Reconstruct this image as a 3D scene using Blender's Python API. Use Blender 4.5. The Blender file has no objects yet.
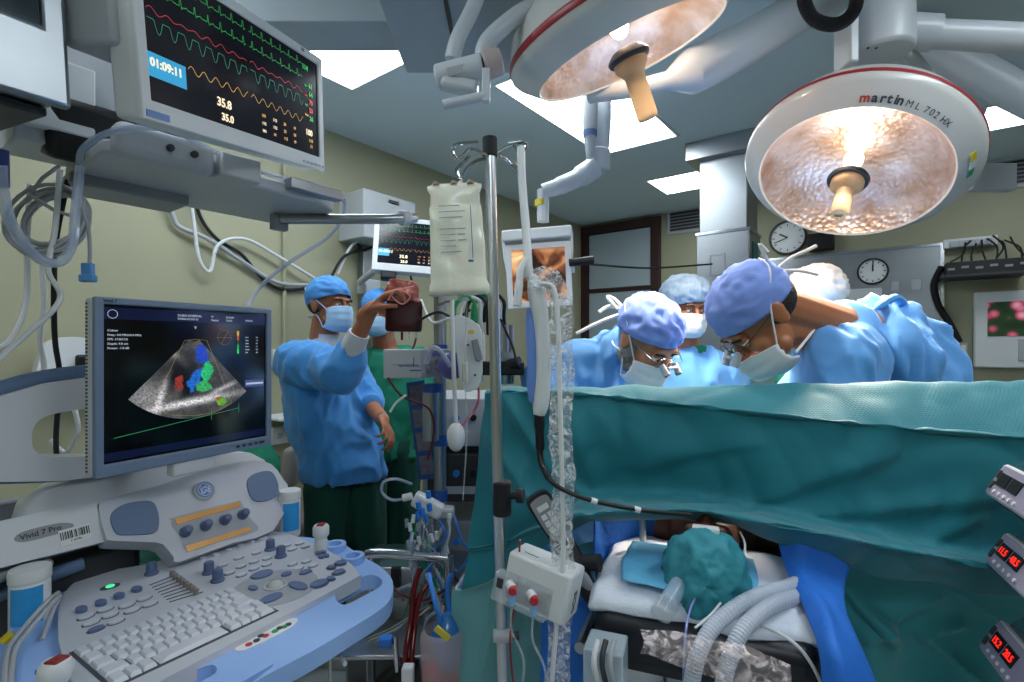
import bpy, math, random
import numpy as np
from mathutils import Matrix, Vector, noise
from mathutils.geometry import tessellate_polygon
random.seed(7)
V = Vector
F, CX, CY, EYE = 510.0, 512.0, 345.0, 1.45
CAM = V((0, 0, EYE))
SC = bpy.context.scene
COL = SC.collection
R = math.radians

def ray(u, v): return V(((u-CX)/F, 1, -(v-CY)/F))
def P(u, v, Y): return CAM + ray(u, v)*Y                     # point of the place at depth Y
def PZ(u, v, z):                                             # point of a horizontal plane
    r = ray(u, v); return CAM + r*((z-EYE)/r.z)
def PP(u, v, p0, n):                                         # point of any plane
    r = ray(u, v); return CAM + r*((p0-CAM).dot(n)/r.dot(n))
def frame(x, y, o):                                          # matrix with x and y axes, z = x cross y
    x = V(x).normalized(); z = x.cross(V(y)).normalized(); y = z.cross(x)
    m = Matrix.Identity(4)
    for i in range(3): m[i][0], m[i][1], m[i][2], m[i][3] = x[i], y[i], z[i], o[i]
    return m
def axis_frame(z, o, hint=(0, 0, 1)):
    z = V(z).normalized(); h = V(hint)
    if abs(z.dot(h)) > .95: h = V((1, 0, 0))
    x = h.cross(z).normalized(); y = z.cross(x)
    m = Matrix.Identity(4)
    for i in range(3): m[i][0], m[i][1], m[i][2], m[i][3] = x[i], y[i], z[i], o[i]
    return m

# ---------------------------------------------------------------- materials
def lin(c):
    if isinstance(c, str):
        c = [int(c[i:i+2], 16)/255 for i in (0, 2, 4)]
    return tuple((x/12.92 if x <= .04045 else ((x+.055)/1.055)**2.4) for x in c)+(1,)
MC = {}
def mat(name, col, rough=.5, metal=0, em=0, alpha=1, var=.08, vs=8, bump=0, bs=60, stretch=None, sheen=0, coat=0, spec=.5, sss=0, emc=None):
    if name in MC: return MC[name]
    m = bpy.data.materials.new(name); m.use_nodes = True; MC[name] = m
    nt = m.node_tree; N = nt.nodes; L = nt.links; b = N['Principled BSDF']
    c = lin(col)
    tc = N.new('ShaderNodeTexCoord'); mp = N.new('ShaderNodeMapping'); L.new(tc.outputs['Object'], mp.inputs[0])
    if stretch: mp.inputs['Scale'].default_value = stretch
    no = N.new('ShaderNodeTexNoise'); no.inputs['Scale'].default_value = vs; no.inputs['Detail'].default_value = 5
    L.new(mp.outputs[0], no.inputs['Vector'])
    mx = N.new('ShaderNodeMix'); mx.data_type = 'RGBA'
    lo = tuple(x*(1-var) for x in c[:3])+(1,); hi = tuple(min(1, x*(1+var)) for x in c[:3])+(1,)
    mx.inputs[6].default_value = lo; mx.inputs[7].default_value = hi
    L.new(no.outputs['Fac'], mx.inputs[0]); L.new(mx.outputs[2], b.inputs['Base Color'])
    b.inputs['Roughness'].default_value = rough; b.inputs['Metallic'].default_value = metal
    b.inputs['Specular IOR Level'].default_value = spec
    if sheen: b.inputs['Sheen Weight'].default_value = sheen
    if coat: b.inputs['Coat Weight'].default_value = coat
    if sss:
        b.inputs['Subsurface Weight'].default_value = sss; b.inputs['Subsurface Radius'].default_value = (.01, .004, .002)
    if em:
        b.inputs['Emission Color'].default_value = lin(emc) if emc else c; b.inputs['Emission Strength'].default_value = em
    b.inputs['Alpha'].default_value = alpha
    if bump:
        n2 = N.new('ShaderNodeTexNoise'); n2.inputs['Scale'].default_value = bs; n2.inputs['Detail'].default_value = 4
        L.new(mp.outputs[0], n2.inputs['Vector'])
        bp = N.new('ShaderNodeBump'); bp.inputs['Strength'].default_value = bump; bp.inputs['Distance'].default_value = .01
        L.new(n2.outputs['Fac'], bp.inputs['Height']); L.new(bp.outputs[0], b.inputs['Normal'])
    return m

# ---------------------------------------------------------------- mesh building
def spl(pts, n=8, closed=False):
    pts = [V(p) for p in pts]; out = []
    k = len(pts)
    for i in range(k if closed else k-1):
        if closed: a, b, c, d = pts[(i-1) % k], pts[i], pts[(i+1) % k], pts[(i+2) % k]
        else: a, b, c, d = pts[max(i-1, 0)], pts[i], pts[i+1], pts[min(i+2, k-1)]
        for j in range(n):
            t = j/n
            out.append(.5*((2*b)+(c-a)*t+(2*a-5*b+4*c-d)*t*t+(3*b-a-3*c+d)*t**3))
    if not closed: out.append(pts[-1].copy())
    return out
class MB:
    def __init__(s, M=None): s.v = []; s.f = []; s.M = M
    def add(s, vs, fs):
        o = len(s.v)
        s.v += [(s.M @ V(p)) if s.M else V(p) for p in vs]
        s.f += [tuple(o+i for i in f) for f in fs]; return s
    def box(s, c, d, M=None):
        c = V(c); x, y, z = d[0]/2, d[1]/2, d[2]/2
        vs = [V((a*x, b*y, e*z)) for a in (-1, 1) for b in (-1, 1) for e in (-1, 1)]
        vs = [c+(M @ p if M else p) for p in vs]
        return s.add(vs, [(0, 1, 3, 2), (4, 6, 7, 5), (0, 4, 5, 1), (2, 3, 7, 6), (0, 2, 6, 4), (1, 5, 7, 3)])
    def tube(s, pts, r, n=8, closed=False, cap=True):
        pts = [V(p) for p in pts]; k = len(pts); rs = r if isinstance(r, (list, tuple)) else [r]*k
        vs = []; T0 = None; nrm = None
        for i in range(k):
            if closed: T = pts[(i+1) % k]-pts[i-1]
            else: T = pts[min(i+1, k-1)]-pts[max(i-1, 0)]
            if T.length < 1e-9: T = V((0, 0, 1))
            T.normalize()
            if nrm is None:
                h = V((0, 0, 1)) if abs(T.z) < .9 else V((1, 0, 0)); nrm = h.cross(T).normalized()
            else:
                nrm = (nrm-T*nrm.dot(T))
                if nrm.length < 1e-6: nrm = T.orthogonal()
                nrm.normalize()
            bi = T.cross(nrm)
            for j in range(n):
                a = 2*math.pi*j/n; vs.append(pts[i]+(nrm*math.cos(a)+bi*math.sin(a))*rs[i])
        fs = []
        for i in range(k if closed else k-1):
            a, b = i*n, ((i+1) % k)*n
            for j in range(n): fs.append((a+j, a+(j+1) % n, b+(j+1) % n, b+j))
        if cap and not closed: fs += [tuple(range(n-1, -1, -1)), tuple(range((k-1)*n, k*n))]
        return s.add(vs, fs)
    def cyl(s, a, b, r, r2=None, n=20): return s.tube([a, b], [r, r if r2 is None else r2], n)
    def lathe(s, prof, M=None, n=32, cap=True, arc=None):
        M = M or Matrix.Identity(4); vs = []; k = len(prof)
        for (r, z) in prof:
            for j in range(n):
                a = 2*math.pi*j/n; vs.append(M @ V((r*math.cos(a), r*math.sin(a), z)))
        fs = [(i*n+j, i*n+(j+1) % n, (i+1)*n+(j+1) % n, (i+1)*n+j) for i in range(k-1) for j in range(n)]
        if cap: fs += [tuple(range(n-1, -1, -1)), tuple(range((k-1)*n, k*n))]
        return s.add(vs, fs)
    def prism(s, loops, h, M=None):                            # loops: outer then holes, 2D points; extruded along local z
        M = M or Matrix.Identity(4)
        if not isinstance(loops[0][0], (list, tuple, Vector)) : loops = [loops]
        if isinstance(loops[0], Vector): loops = [loops]
        loops = [[V((p[0], p[1], 0)) for p in l] for l in loops]
        flat = [p for l in loops for p in l]; n = len(flat)
        tri = tessellate_polygon(loops)
        vs = [M @ p for p in flat]+[M @ (p+V((0, 0, h))) for p in flat]
        fs = []
        for t in tri:
            a, b, c = (flat[i] for i in t)
            if (b-a).cross(c-a).z < 0: t = t[::-1]
            fs.append(tuple(t[::-1])); fs.append(tuple(i+n for i in t))
        o = 0
        for l in loops:
            k = len(l)
            ar = sum(l[i].x*l[(i+1) % k].y-l[(i+1) % k].x*l[i].y for i in range(k))
            hole = l is not loops[0]
            for i in range(k):
                a, b = o+i, o+(i+1) % k
                q = (a, b, b+n, a+n)
                if (ar > 0) == hole: q = q[::-1]
                fs.append(q)
            o += k
        return s.add(vs, fs)
    def grid(s, rows, wrap=False):
        m = len(rows[0]); vs = [p for r_ in rows for p in r_]; fs = []
        for i in range(len(rows)-1):
            for j in range(m if wrap else m-1):
                a, b = i*m+j, i*m+(j+1) % m
                fs.append((a, b, b+m, a+m))
        return s.add(vs, fs)
    def ball(s, c, r, M=None, n=16, k=10):
        if not isinstance(r, (tuple, list)): r = (r, r, r)
        c = V(c); vs = []
        def q(x, y, z):
            p = V((x*r[0], y*r[1], z*r[2])); return c+(M @ p if M else p)
        vs.append(q(0, 0, 1))
        for i in range(1, k):
            t = math.pi*i/k
            for j in range(n):
                a = 2*math.pi*j/n; vs.append(q(math.sin(t)*math.cos(a), math.sin(t)*math.sin(a), math.cos(t)))
        vs.append(q(0, 0, -1)); e = len(vs)-1; fs = []
        for j in range(n):
            fs.append((0, 1+j, 1+(j+1) % n)); fs.append((e, e-n+(j+1) % n, e-n+j))
        for i in range(k-2):
            for j in range(n):
                a = 1+i*n+j; b = 1+i*n+(j+1) % n; fs.append((a, a+n, b+n, b))
        return s.add(vs, fs)
    def cap(s, a, b, r0, r1, n=14):                            # tapered capsule
        a, b = V(a), V(b); d = b-a; L = max(d.length, 1e-6); T = d/L; pts = []; rs = []
        for t in (90, 60, 30): pts.append(a-T*r0*math.sin(R(t))); rs.append(max(r0*math.cos(R(t)), r0*.02))
        pts.append(a); rs.append(r0); pts.append(b); rs.append(r1)
        for t in (30, 60, 90): pts.append(b+T*r1*math.sin(R(t))); rs.append(max(r1*math.cos(R(t)), r1*.02))
        return s.tube(pts, rs, n)
    def build(s, name, m, parent=None, bevel=0, bseg=2, sub=0, smooth=40, solid=0, disp=None, keepw=False):
        me = bpy.data.meshes.new(name)
        vs = s.v
        if disp: vs = disp(vs)
        W = WM.get(parent.name) if parent else None
        if W is not None:
            Wi = W.inverted(); vs = [Wi @ p for p in vs]
        me.from_pydata([tuple(p) for p in vs], [], s.f); me.validate(); 
        o = bpy.data.objects.new(name, me); COL.objects.link(o)
        if m: me.materials.append(m)
        if parent: o.parent = parent
        WM[o.name] = W if W is not None else Matrix.Identity(4)
        if smooth:
            me.polygons.foreach_set('use_smooth', [True]*len(me.polygons))
            if smooth < 180: me.set_sharp_from_angle(angle=R(smooth))
        if solid:
            d = o.modifiers.new('thickness', 'SOLIDIFY'); d.thickness = solid; d.offset = -1
        if bevel:
            w = o.modifiers.new('wld', 'WELD'); w.merge_threshold = 1e-5
            d = o.modifiers.new('edges', 'BEVEL'); d.width = bevel; d.segments = bseg; d.limit_method = 'ANGLE'; d.angle_limit = R(40); d.harden_normals = False
        if sub:
            d = o.modifiers.new('sub', 'SUBSURF'); d.levels = d.render_levels = sub
        return o
WM = {}
def thing(name, label, cat, loc=(0, 0, 0), rz=0, group=None, M=None):
    o = bpy.data.objects.new(name, None); COL.objects.link(o); o.empty_display_size = .1
    W = M if M is not None else Matrix.Translation(V(loc)) @ Matrix.Rotation(rz, 4, 'Z')
    o.matrix_world = W; WM[o.name] = W
    o['label'] = label; o['category'] = cat
    if group: o['group'] = group
    return o
def tag(o, label, cat, group=None):                            # single-mesh thing; origin moved to its base
    me = o.data
    if len(me.vertices) and o.parent is None:
        c = np.empty(len(me.vertices)*3); me.vertices.foreach_get('co', c); c = c.reshape(-1, 3)
        b = V(((c[:, 0].min()+c[:, 0].max())/2, (c[:, 1].min()+c[:, 1].max())/2, c[:, 2].min()))
        me.transform(Matrix.Translation(-b)); o.location = b; WM[o.name] = Matrix.Translation(b)
    o['label'] = label; o['category'] = cat
    if group: o['group'] = group
    return o
def struct(o): o['kind'] = 'structure'; return o
def plabel(o, t): o['label'] = t; return o
def copyat(o, parent, M):                                      # copy sharing mesh; M world
    c = o.copy(); COL.objects.link(c); c.parent = parent
    W = WM[parent.name] if parent else Matrix.Identity(4)
    c.matrix_local = W.inverted() @ M; WM[c.name] = M
    return c
def text(s, size, M, m, parent, name='lettering', align='LEFT', bold=0, depth=.0004, shear=0, sx=1):
    cu = bpy.data.curves.new('t', 'FONT'); cu.body = s; cu.size = size; cu.extrude = depth; cu.align_x = align
    cu.offset = bold; cu.shear = shear; cu.resolution_u = 3
    to = bpy.data.objects.new('t', cu)
    me = bpy.data.meshes.new_from_object(to); me.name = name
    bpy.data.objects.remove(to); bpy.data.curves.remove(cu)
    if sx != 1: me.transform(Matrix.Diagonal((sx, 1, 1, 1)))
    me.materials.clear(); me.materials.append(m)
    W = WM[parent.name]
    me.transform(W.inverted() @ M)
    o = bpy.data.objects.new(name, me); COL.objects.link(o); o.parent = parent; WM[o.name] = W
    return o
def remesh(mb, voxel, smooth=4, fac=.5):                       # one continuous surface out of overlapping forms
    me = bpy.data.meshes.new('x'); me.from_pydata([tuple(p) for p in mb.v], [], mb.f)
    o = bpy.data.objects.new('x', me); COL.objects.link(o)
    d = o.modifiers.new('r', 'REMESH'); d.mode = 'VOXEL'; d.voxel_size = voxel; d.adaptivity = 0
    if smooth:
        d = o.modifiers.new('s', 'SMOOTH'); d.iterations = smooth; d.factor = fac
    dg = bpy.context.evaluated_depsgraph_get()
    e = bpy.data.meshes.new_from_object(o.evaluated_get(dg))
    n = len(e.vertices); co = np.empty(n*3, 'f'); e.vertices.foreach_get('co', co)
    nr = np.empty(n*3, 'f'); e.vertices.foreach_get('normal', nr)
    fs = [tuple(p.vertices) for p in e.polygons]
    bpy.data.objects.remove(o); bpy.data.meshes.remove(me); bpy.data.meshes.remove(e)
    out = MB(); out.v = [V(c) for c in co.reshape(-1, 3)]; out.f = fs; out.n = [V(c) for c in nr.reshape(-1, 3)]
    return out
def folds(mb, amp, fr=9, st=(1, 1, .3), seed=0, fine=.25, mask=None):      # cloth creases pushed along the normal
    o = V((seed*3.1, seed*1.7, seed*.9))
    for i, p in enumerate(mb.v):
        q = V((p.x*st[0], p.y*st[1], p.z*st[2]))*fr+o
        w = V((noise.noise(q*.6+V((5, 0, 0))), noise.noise(q*.6+V((0, 7, 0))), 0))*.9
        a = 1-abs(noise.noise(q+w))*3.2
        b = 1-abs(noise.noise((q+w)*2.3+V((9, 9, 9))))*3
        d = amp*(max(a, -.6)*.75+b*fine)
        if mask: d *= mask(p)
        mb.v[i] = p+mb.n[i]*d
    return mb
def patch(rows, nu=8, nv=8):                                   # smooth surface through a net of points
    A = [spl(r_, nu) for r_ in rows]
    C = [spl([A[i][j] for i in range(len(A))], nv) for j in range(len(A[0]))]
    return [[C[j][i] for j in range(len(C))] for i in range(len(C[0]))]

# ---------------------------------------------------------------- palette
M_wall = mat('wall_paint', 'a6a488', .55, var=.05, vs=3, bump=.03, bs=200)
M_ceil = mat('ceiling_paint', 'd3e4ec', .6, var=.03, vs=2)
M_floor = mat('vinyl_floor', 'a4acb0', .3, var=.1, vs=30)
M_white = mat('white_plastic', 'dcdfe0', .35, var=.03)
M_lgrey = mat('light_grey_plastic', 'b4b9be', .4, var=.04)
M_grey = mat('grey_plastic', '8d9197', .45, var=.05)
M_dgrey = mat('dark_grey_plastic', '34363a', .5, var=.08)
M_black = mat('black_plastic', '0c0d0f', .4, var=.1)
M_rubber = mat('black_rubber', '15161a', .7, var=.1)
M_steel = mat('brushed_steel', 'a8acb0', .3, 1, var=.1, vs=14, stretch=(1, 1, .06), bump=.02, bs=80)
M_pole = mat('satin_steel', 'd3d6d9', .3, 1, var=.08, vs=14, stretch=(1, 1, .06))
M_chrome = mat('polished_steel', 'b9bcc0', .16, 1, var=.06)
M_gown = mat('blue_gown_fabric', '3f8fd6', .75, var=.1, vs=30, bump=.12, bs=420, sheen=.2)
M_gown2 = mat('light_blue_gown_fabric', '5f9fe0', .75, var=.08, vs=30, bump=.12, bs=420, sheen=.2)
M_scrub = mat('green_scrub_fabric', '0b7a5e', .85, var=.12, vs=30, bump=.1, bs=400)
M_dscrub = mat('dark_green_trouser_fabric', '064638', .85, var=.12, vs=30, bump=.1, bs=400)
M_cap = mat('blue_cap_fabric', '4f95dc', .8, var=.08, vs=60, bump=.12, bs=400)
M_capl = mat('periwinkle_cap_fabric', '7c97df', .8, var=.06, vs=60, bump=.12, bs=400)
M_capw = mat('white_cap_fabric', 'eeeae6', .8, var=.04, vs=60, bump=.1, bs=300)
M_mask = mat('mask_fabric', 'e4e6ea', .8, var=.04, vs=80, bump=.06, bs=500)
M_maskb = mat('pale_blue_mask_fabric', 'a9cdea', .8, var=.04, vs=80, bump=.06, bs=500)
M_skin = mat('skin', 'a5694a', .5, var=.12, vs=40, sss=.08, bump=.04, bs=300)
M_skind = mat('tan_skin', '96593a', .5, var=.12, vs=40, sss=.08, bump=.04, bs=300)
M_hair = mat('dark_hair', '17110e', .6, var=.2, vs=120, bump=.3, bs=400)
M_beard = mat('grey_beard_hair', '8a837e', .8, var=.35, vs=220, bump=.5, bs=500)
M_eye = mat('eye_white', 'e6e2dc', .2)
M_iris = mat('brown_iris', '1d100a', .2)
M_cable = mat('grey_cable', 'a9adb2', .45, var=.04)
M_wcable = mat('white_cable', 'd5d8da', .4, var=.04)
def clear(name, col, alpha, rough=.15, bump=0, bs=30, sc=.6):
    m = mat(name, col, rough, alpha=alpha, var=.05, bump=bump, bs=bs, spec=sc); return m
M_film = clear('clear_film', 'dfe8ee', .22, .12, bump=1.2, bs=45, sc=1)
M_clear = clear('clear_plastic', 'd5dfe4', .28, .08)
M_tubec = clear('clear_tubing', 'b9c6dd', .5, .12)

# ---------------------------------------------------------------- room
TH = R(37.2)
MR = Matrix.Rotation(-TH, 4, 'Z')
RX = MR @ V((1, 0, 0)); RY = MR @ V((0, 1, 0))
XL, XR_, YB, YF_, HC = -2.86, 3.4, 5.11, -2.3, 2.8
def RF(x, y, z): return MR @ V((x, y, z))
def back(u, v): return PP(u, v, RF(0, YB, 0), RY)
def left(u, v): return PP(u, v, RF(XL, 0, 0), RX)
def bx(u, v): p = MR.inverted() @ back(u, v); return p.x, p.z
def lx(u, v): p = MR.inverted() @ left(u, v); return p.y, p.z
def wallbox(name, c, d, m):
    b = MB(MR); b.box(c, d); return struct(b.build(name, m, smooth=0))
mx, my = (XL+XR_)/2, (YB+YF_)/2
wallbox('floor', (mx, my, -.05), (XR_-XL+.4, YB-YF_+.4, .1), M_floor)
ceil = wallbox('ceiling', (mx, my, HC+.05), (XR_-XL+.4, YB-YF_+.4, .1), M_ceil)
wallbox('wall_left', (XL-.05, my, HC/2), (.1, YB-YF_+.2, HC), M_wall)
wallbox('wall_right', (XR_+.05, my, HC/2), (.1, YB-YF_+.2, HC), M_wall)
wallbox('wall_back', (mx, YB+.05, HC/2), (XR_-XL, .1, HC), M_wall)
wallbox('wall_front', (mx, YF_-.05, HC/2), (XR_-XL, .1, HC), M_wall)
M_base = mat('skirting_vinyl', '55605c', .5)
wallbox('baseboard_left', (XL+.006, my, .05), (.012, YB-YF_, .1), M_base)
wallbox('baseboard_back', (mx+.5, YB-.006, .05), (XR_-XL-1.1, .012, .1), M_base)

M_panel = mat('light_diffuser', 'f4fbff', .5, em=9.5, var=0, emc='eef8ff')
M_frame = mat('light_frame', 'd8dde0', .4)
M_off = mat('unlit_diffuser', 'd9dfe2', .5)
def clight(x0, x1, y0, y1, label, on=True):
    t = thing('ceiling_light', label, 'ceiling light', RF((x0+x1)/2, (y0+y1)/2, HC), -TH, None)
    b = MB(MR); w = .018
    b.box(((x0+x1)/2, y0+w/2, HC-.006), (x1-x0, w, .012)); b.box(((x0+x1)/2, y1-w/2, HC-.006), (x1-x0, w, .012))
    b.box((x0+w/2, (y0+y1)/2, HC-.006), (w, y1-y0-2*w, .012)); b.box((x1-w/2, (y0+y1)/2, HC-.006), (w, y1-y0-2*w, .012))
    b.build('frame', M_frame, t, smooth=0)
    b = MB(MR); b.box(((x0+x1)/2, (y0+y1)/2, HC-.004), (x1-x0-2*w, y1-y0-2*w, .006)); b.build('diffuser', M_panel if on else M_off, t, smooth=0)
clight(-1.68, -1.12, 2.03, 3.26, 'long lit ceiling panel between the two surgical lamps')
clight(-1.66, -1.1, 3.98, 4.46, 'small lit ceiling panel left of the steel ceiling column')
clight(-2.3, -1.72, .42, 1.64, 'lit ceiling panel beside the big vital signs monitor')
clight(.38, 1.0, 3.9, 4.36, 'lit ceiling panel at right behind the round surgical lamp')
clight(.5, 1.1, .7, 1.9, 'added fill light panel over the right side of the room, out of view')  # unseen panel, lit to add fill from the front right
clight(-1.68, -1.1, -1.0, .2, 'added fill light panel on the ceiling behind the viewer at left')  # unseen panel added to light the ultrasound machine
clight(.5, 1.1, -1.6, -.4, 'added fill light panel on the ceiling behind the viewer at right')  # unseen panel, switched on to raise the general fill

# air duct box hung under the ceiling
M_duct = mat('duct_paint', '9aa6ad', .5)
b = MB(); b.box((-1.35, 1.74, 2.65), (1.9, .17, .3)); struct(b.build('trim_1', M_duct, bevel=.004))
t = thing('ceiling_service_box', 'grey metal service box under the ceiling left of the surgical lamps', 'service box', (-.16, 1.66, 2.45))
b = MB(); b.box((-.2+.055, 1.66, 2.62), (.48, .4, .36)); b.build('housing', M_duct, t, bevel=.006)
b = MB(); b.box((-.19, 1.66, 2.436), (.012, .4, .008)); b.build('seam', M_dgrey, t)

# door
M_wood = mat('dark_door_frame', '3a1d1a', .45, var=.15, stretch=(1, 1, .1))
M_leaf = mat('door_laminate', 'a9b8be', .45, var=.03)
x0, x1 = -2.855, -1.95; zt = 2.77
d = MB(MR); y = YB-.03
d.box((x0+.045, y, zt/2), (.09, .07, zt)); d.box((x1-.045, y, zt/2), (.09, .07, zt)); d.box(((x0+x1)/2, y, zt-.045), (x1-x0-.18, .07, .09))
d.box(((x0+x1)/2, y, 2.045), (x1-x0-.18, .07, .03))
door = struct(d.build('door_1', M_wood, bevel=.003))
d = MB(MR); d.box(((x0+x1)/2, YB-.025, 1.015), (x1-x0-.186, .04, 2.02)); d.box(((x0+x1)/2, YB-.025, 2.37), (x1-x0-.186, .04, .6)); d.build('door_panel', M_leaf, door, bevel=.003)
d = MB(MR); d.cyl((x1-.17, YB-.05, 1.0), (x1-.17, YB-.09, 1.0), .012); d.cyl((x1-.17, YB-.09, 1.0), (x1-.29, YB-.09, 1.0), .009); d.build('door_handle', M_chrome, door)

# air vents
def vent(ua, va, ub, vb, label, nz=7):
    xa, za = bx(ua, va); xb, zb = bx(ub, vb)
    t = thing('air_vent', label, 'air vent', RF((xa+xb)/2, YB, zb), -TH)
    b = MB(MR); w = .025; cx_, cz = (xa+xb)/2, (za+zb)/2
    for zz in (za, zb): b.box((cx_, YB-.008, zz), (xb-xa+w, .016, w))
    for xx in (xa, xb): b.box((xx, YB-.008, cz), (w, .016, abs(za-zb)))
    b.build('frame', M_lgrey, t, bevel=.002)
    b = MB(MR); b.box((cx_, YB-.002, cz), (xb-xa, .004, za-zb)); b.build('backing', M_dgrey, t)
    for k in range(nz):
        zz = zb+(k+.5)*(za-zb)/nz
        b = MB(MR); b.box((cx_, YB-.009, zz), (xb-xa-w, .012, .008)); b.build('slat', M_grey, t)
vent(669, 212, 712, 228, 'wall vent grille beside the dark framed door')
vent(985, 163, 1040, 183, 'wall vent grille high at the right behind the round surgical lamp')

# clocks
M_face = mat('clock_face', 'f0f3f4', .4)
def clock(u, v, r, off, label, hands):
    p = back(u, v)-RY*off; t = thing('wall_clock', label, 'clock', p)
    A = frame(RX, (0, 0, 1), p)     # z towards room
    b = MB(); b.lathe([(r, -.0), (r*1.02, .02), (r, .035), (r*.9, .035), (r*.9, .02)], A, cap=False); b.build('rim', M_black, t)
    b = MB(); b.lathe([(r*.92, .0), (r*.92, .02)], A); b.build('face', M_face, t)
    for k in range(12):
        a = k*math.pi/6; b = MB(A); b.box((math.sin(a)*r*.74, math.cos(a)*r*.74, .0215), (.006, r*.14, .002), Matrix.Rotation(-a, 3, 'Z')); b.build('hour_mark', M_black, t)
    for (a, l, w) in hands:
        a = R(a); b = MB(A); b.box((math.sin(a)*l*r/2, math.cos(a)*l*r/2, .024), (w, l*r, .002), Matrix.Rotation(-a, 3, 'Z')); b.build('hand', M_black, t)
clock(788, 238, .15, .0, 'black rimmed wall clock above the steel wall panel', [(300, .5, .012), (250, .75, .008)])
clock(873, 272, .105, .03, 'small round clock mounted on the steel wall panel', [(0, .5, .01), (2, .75, .007)])
xa, za = bx(809, 236); xb, zb = bx(835, 250)
b = MB(MR); b.box(((xa+xb)/2, YB-.05, (za+zb)/2), (xb-xa, .1, za-zb)); tag(b.build('wall_speaker', M_black, bevel=.006), 'small black box on the wall between the clock and lamp', 'speaker')
# steel wall panel
xa, za = bx(760, 262); xb, zb = bx(942, 243); zt = 2.22
t = thing('steel_wall_panel', 'large stainless steel control panel on the back wall', 'wall panel', RF((xa+xb)/2, YB, .9), -TH)
M_sheet = mat('steel_sheet', 'a4a9ad', .34, 1, var=.12, vs=5, stretch=(.3, 1, 2), bump=.05, bs=4)
b = MB(MR); b.box(((xa+xb)/2, YB-.015, (zt+.9)/2), (xb-xa, .03, zt-.9)); b.build('sheet', M_sheet, t, bevel=.003)
b = MB(MR)
for xx in (xa, xb): b.box((xx, YB-.018, (zt+.9)/2), (.025, .036, zt-.9))
b.box(((xa+xb)/2, YB-.018, zt), (xb-xa+.025, .036, .025)); b.build('edge_trim', M_chrome, t, bevel=.002)
def wpanel(name, ua, va, ub, vb, th, m, par, off=.03):
    xa, za = bx(ua, va); xb, zb = bx(ub, vb); b = MB(MR); b.box(((xa+xb)/2, YB-off-th/2, (za+zb)/2), (abs(xb-xa), th, abs(za-zb))); return b.build(name, m, par, bevel=.002)
wpanel('switch_plate', 891, 282, 899, 291, .01, M_lgrey, t); wpanel('switch_plate', 911, 280, 921, 290, .01, M_lgrey, t)
wpanel('label_strip', 846, 290, 882, 304, .02, M_white, t)
wpanel('gas_outlet_box', 899, 302, 915, 325, .03, M_lgrey, t); wpanel('gas_outlet_box', 880, 306, 896, 330, .03, M_lgrey, t)
xq, zq = bx(852, 295)
text('OR 2 CONTROL'[:4], .03, frame(RX, (0, 0, 1), RF(xq, YB-.052, zq-.02)), M_dgrey, t) if False else None
# power strip, black recorder shelf, hose, sockets
xa, za = bx(943, 243); xb, zb = bx(997, 238)
t = thing('power_strip', 'white multi socket power strip on the wall above black recorder', 'power strip', RF(xa, YB, za-.05), -TH)
b = MB(MR); b.box(((xa+xb)/2, YB-.03, (za+zb)/2-.02), (xb-xa, .05, .07)); b.build('case', M_white, t, bevel=.006)
for k in range(5):
    b = MB(MR); b.box((xa+.06+k*(xb-xa-.12)/4, YB-.065, (za+zb)/2-.03), (.05, .03, .05)); b.build('plug', M_lgrey, t, bevel=.008)
xa, za = bx(938, 262); xb, zb = bx(1020, 276)
t = thing('video_recorder', 'black electronics box on a wall shelf under the power strip', 'recorder', RF((xa+xb)/2, YB, zb), -TH)
b = MB(MR); b.box(((xa+xb)/2, YB-.15, zb+.0), (xb-xa, .3, .02)); b.build('shelf', M_dgrey, t, bevel=.003)
b = MB(MR); b.box(((xa+xb)/2+.01, YB-.15, zb+.055), (xb-xa-.04, .26, .09)); b.build('case', M_black, t, bevel=.004)
for k in range(7): b = MB(MR); b.box((xa+.06+k*.075, YB-.282, zb+.05+.01*(k % 2)), (.04, .006, .016)); b.build('front_button', M_grey, t)
b = MB()
for k in range(9):
    p0 = RF(xa+.15+k*.03, YB-.09, za+.1+random.random()*.05); p1 = RF(xa+.05+k*.05+random.random()*.06, YB-.2, zb+.11)
    b.tube(spl([p0, (p0+p1)/2+V((random.uniform(-.05, .05), -.03, random.uniform(-.02, .05))), p1], 6), .006, 6)
b.build('cables', M_rubber, t)
tag(MB().tube(spl([back(941, 268)-RY*.1, back(934, 285)-RY*.06, back(938, 305)-RY*.05, back(950, 325)-RY*.05, back(959, 342)-RY*.03], 8), .022, 10).build('black_hose', M_rubber), 'thick black hose down the wall right of the steel panel', 'hose')
def socket(ua, va, ub, vb, label, n=2, blue=False):
    xa, za = bx(ua, va); xb, zb = bx(ub, vb)
    t = thing('wall_socket', label, 'socket', RF((xa+xb)/2, YB, zb), -TH)
    b = MB(MR); b.box(((xa+xb)/2, YB-.012, (za+zb)/2), (xb-xa, .024, za-zb)); b.build('plate', M_lgrey, t, bevel=.003)
    for k in range(n):
        b = MB(MR); b.box((xa+(k+.5)*(xb-xa)/n, YB-.028, (za+zb)/2), ((xb-xa)/n*.6, .012, (za-zb)*.6))
        b.build('insert', mat('blue_insert', '2b5fc4', .4) if (blue and k == 0) else M_white, t, bevel=.002)
socket(943, 343, 967, 355, 'wall socket strip with one blue insert below the black hose', 3, True)
socket(946, 356, 968, 367, 'wall socket plate directly under the socket with the blue insert', 2)
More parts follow.
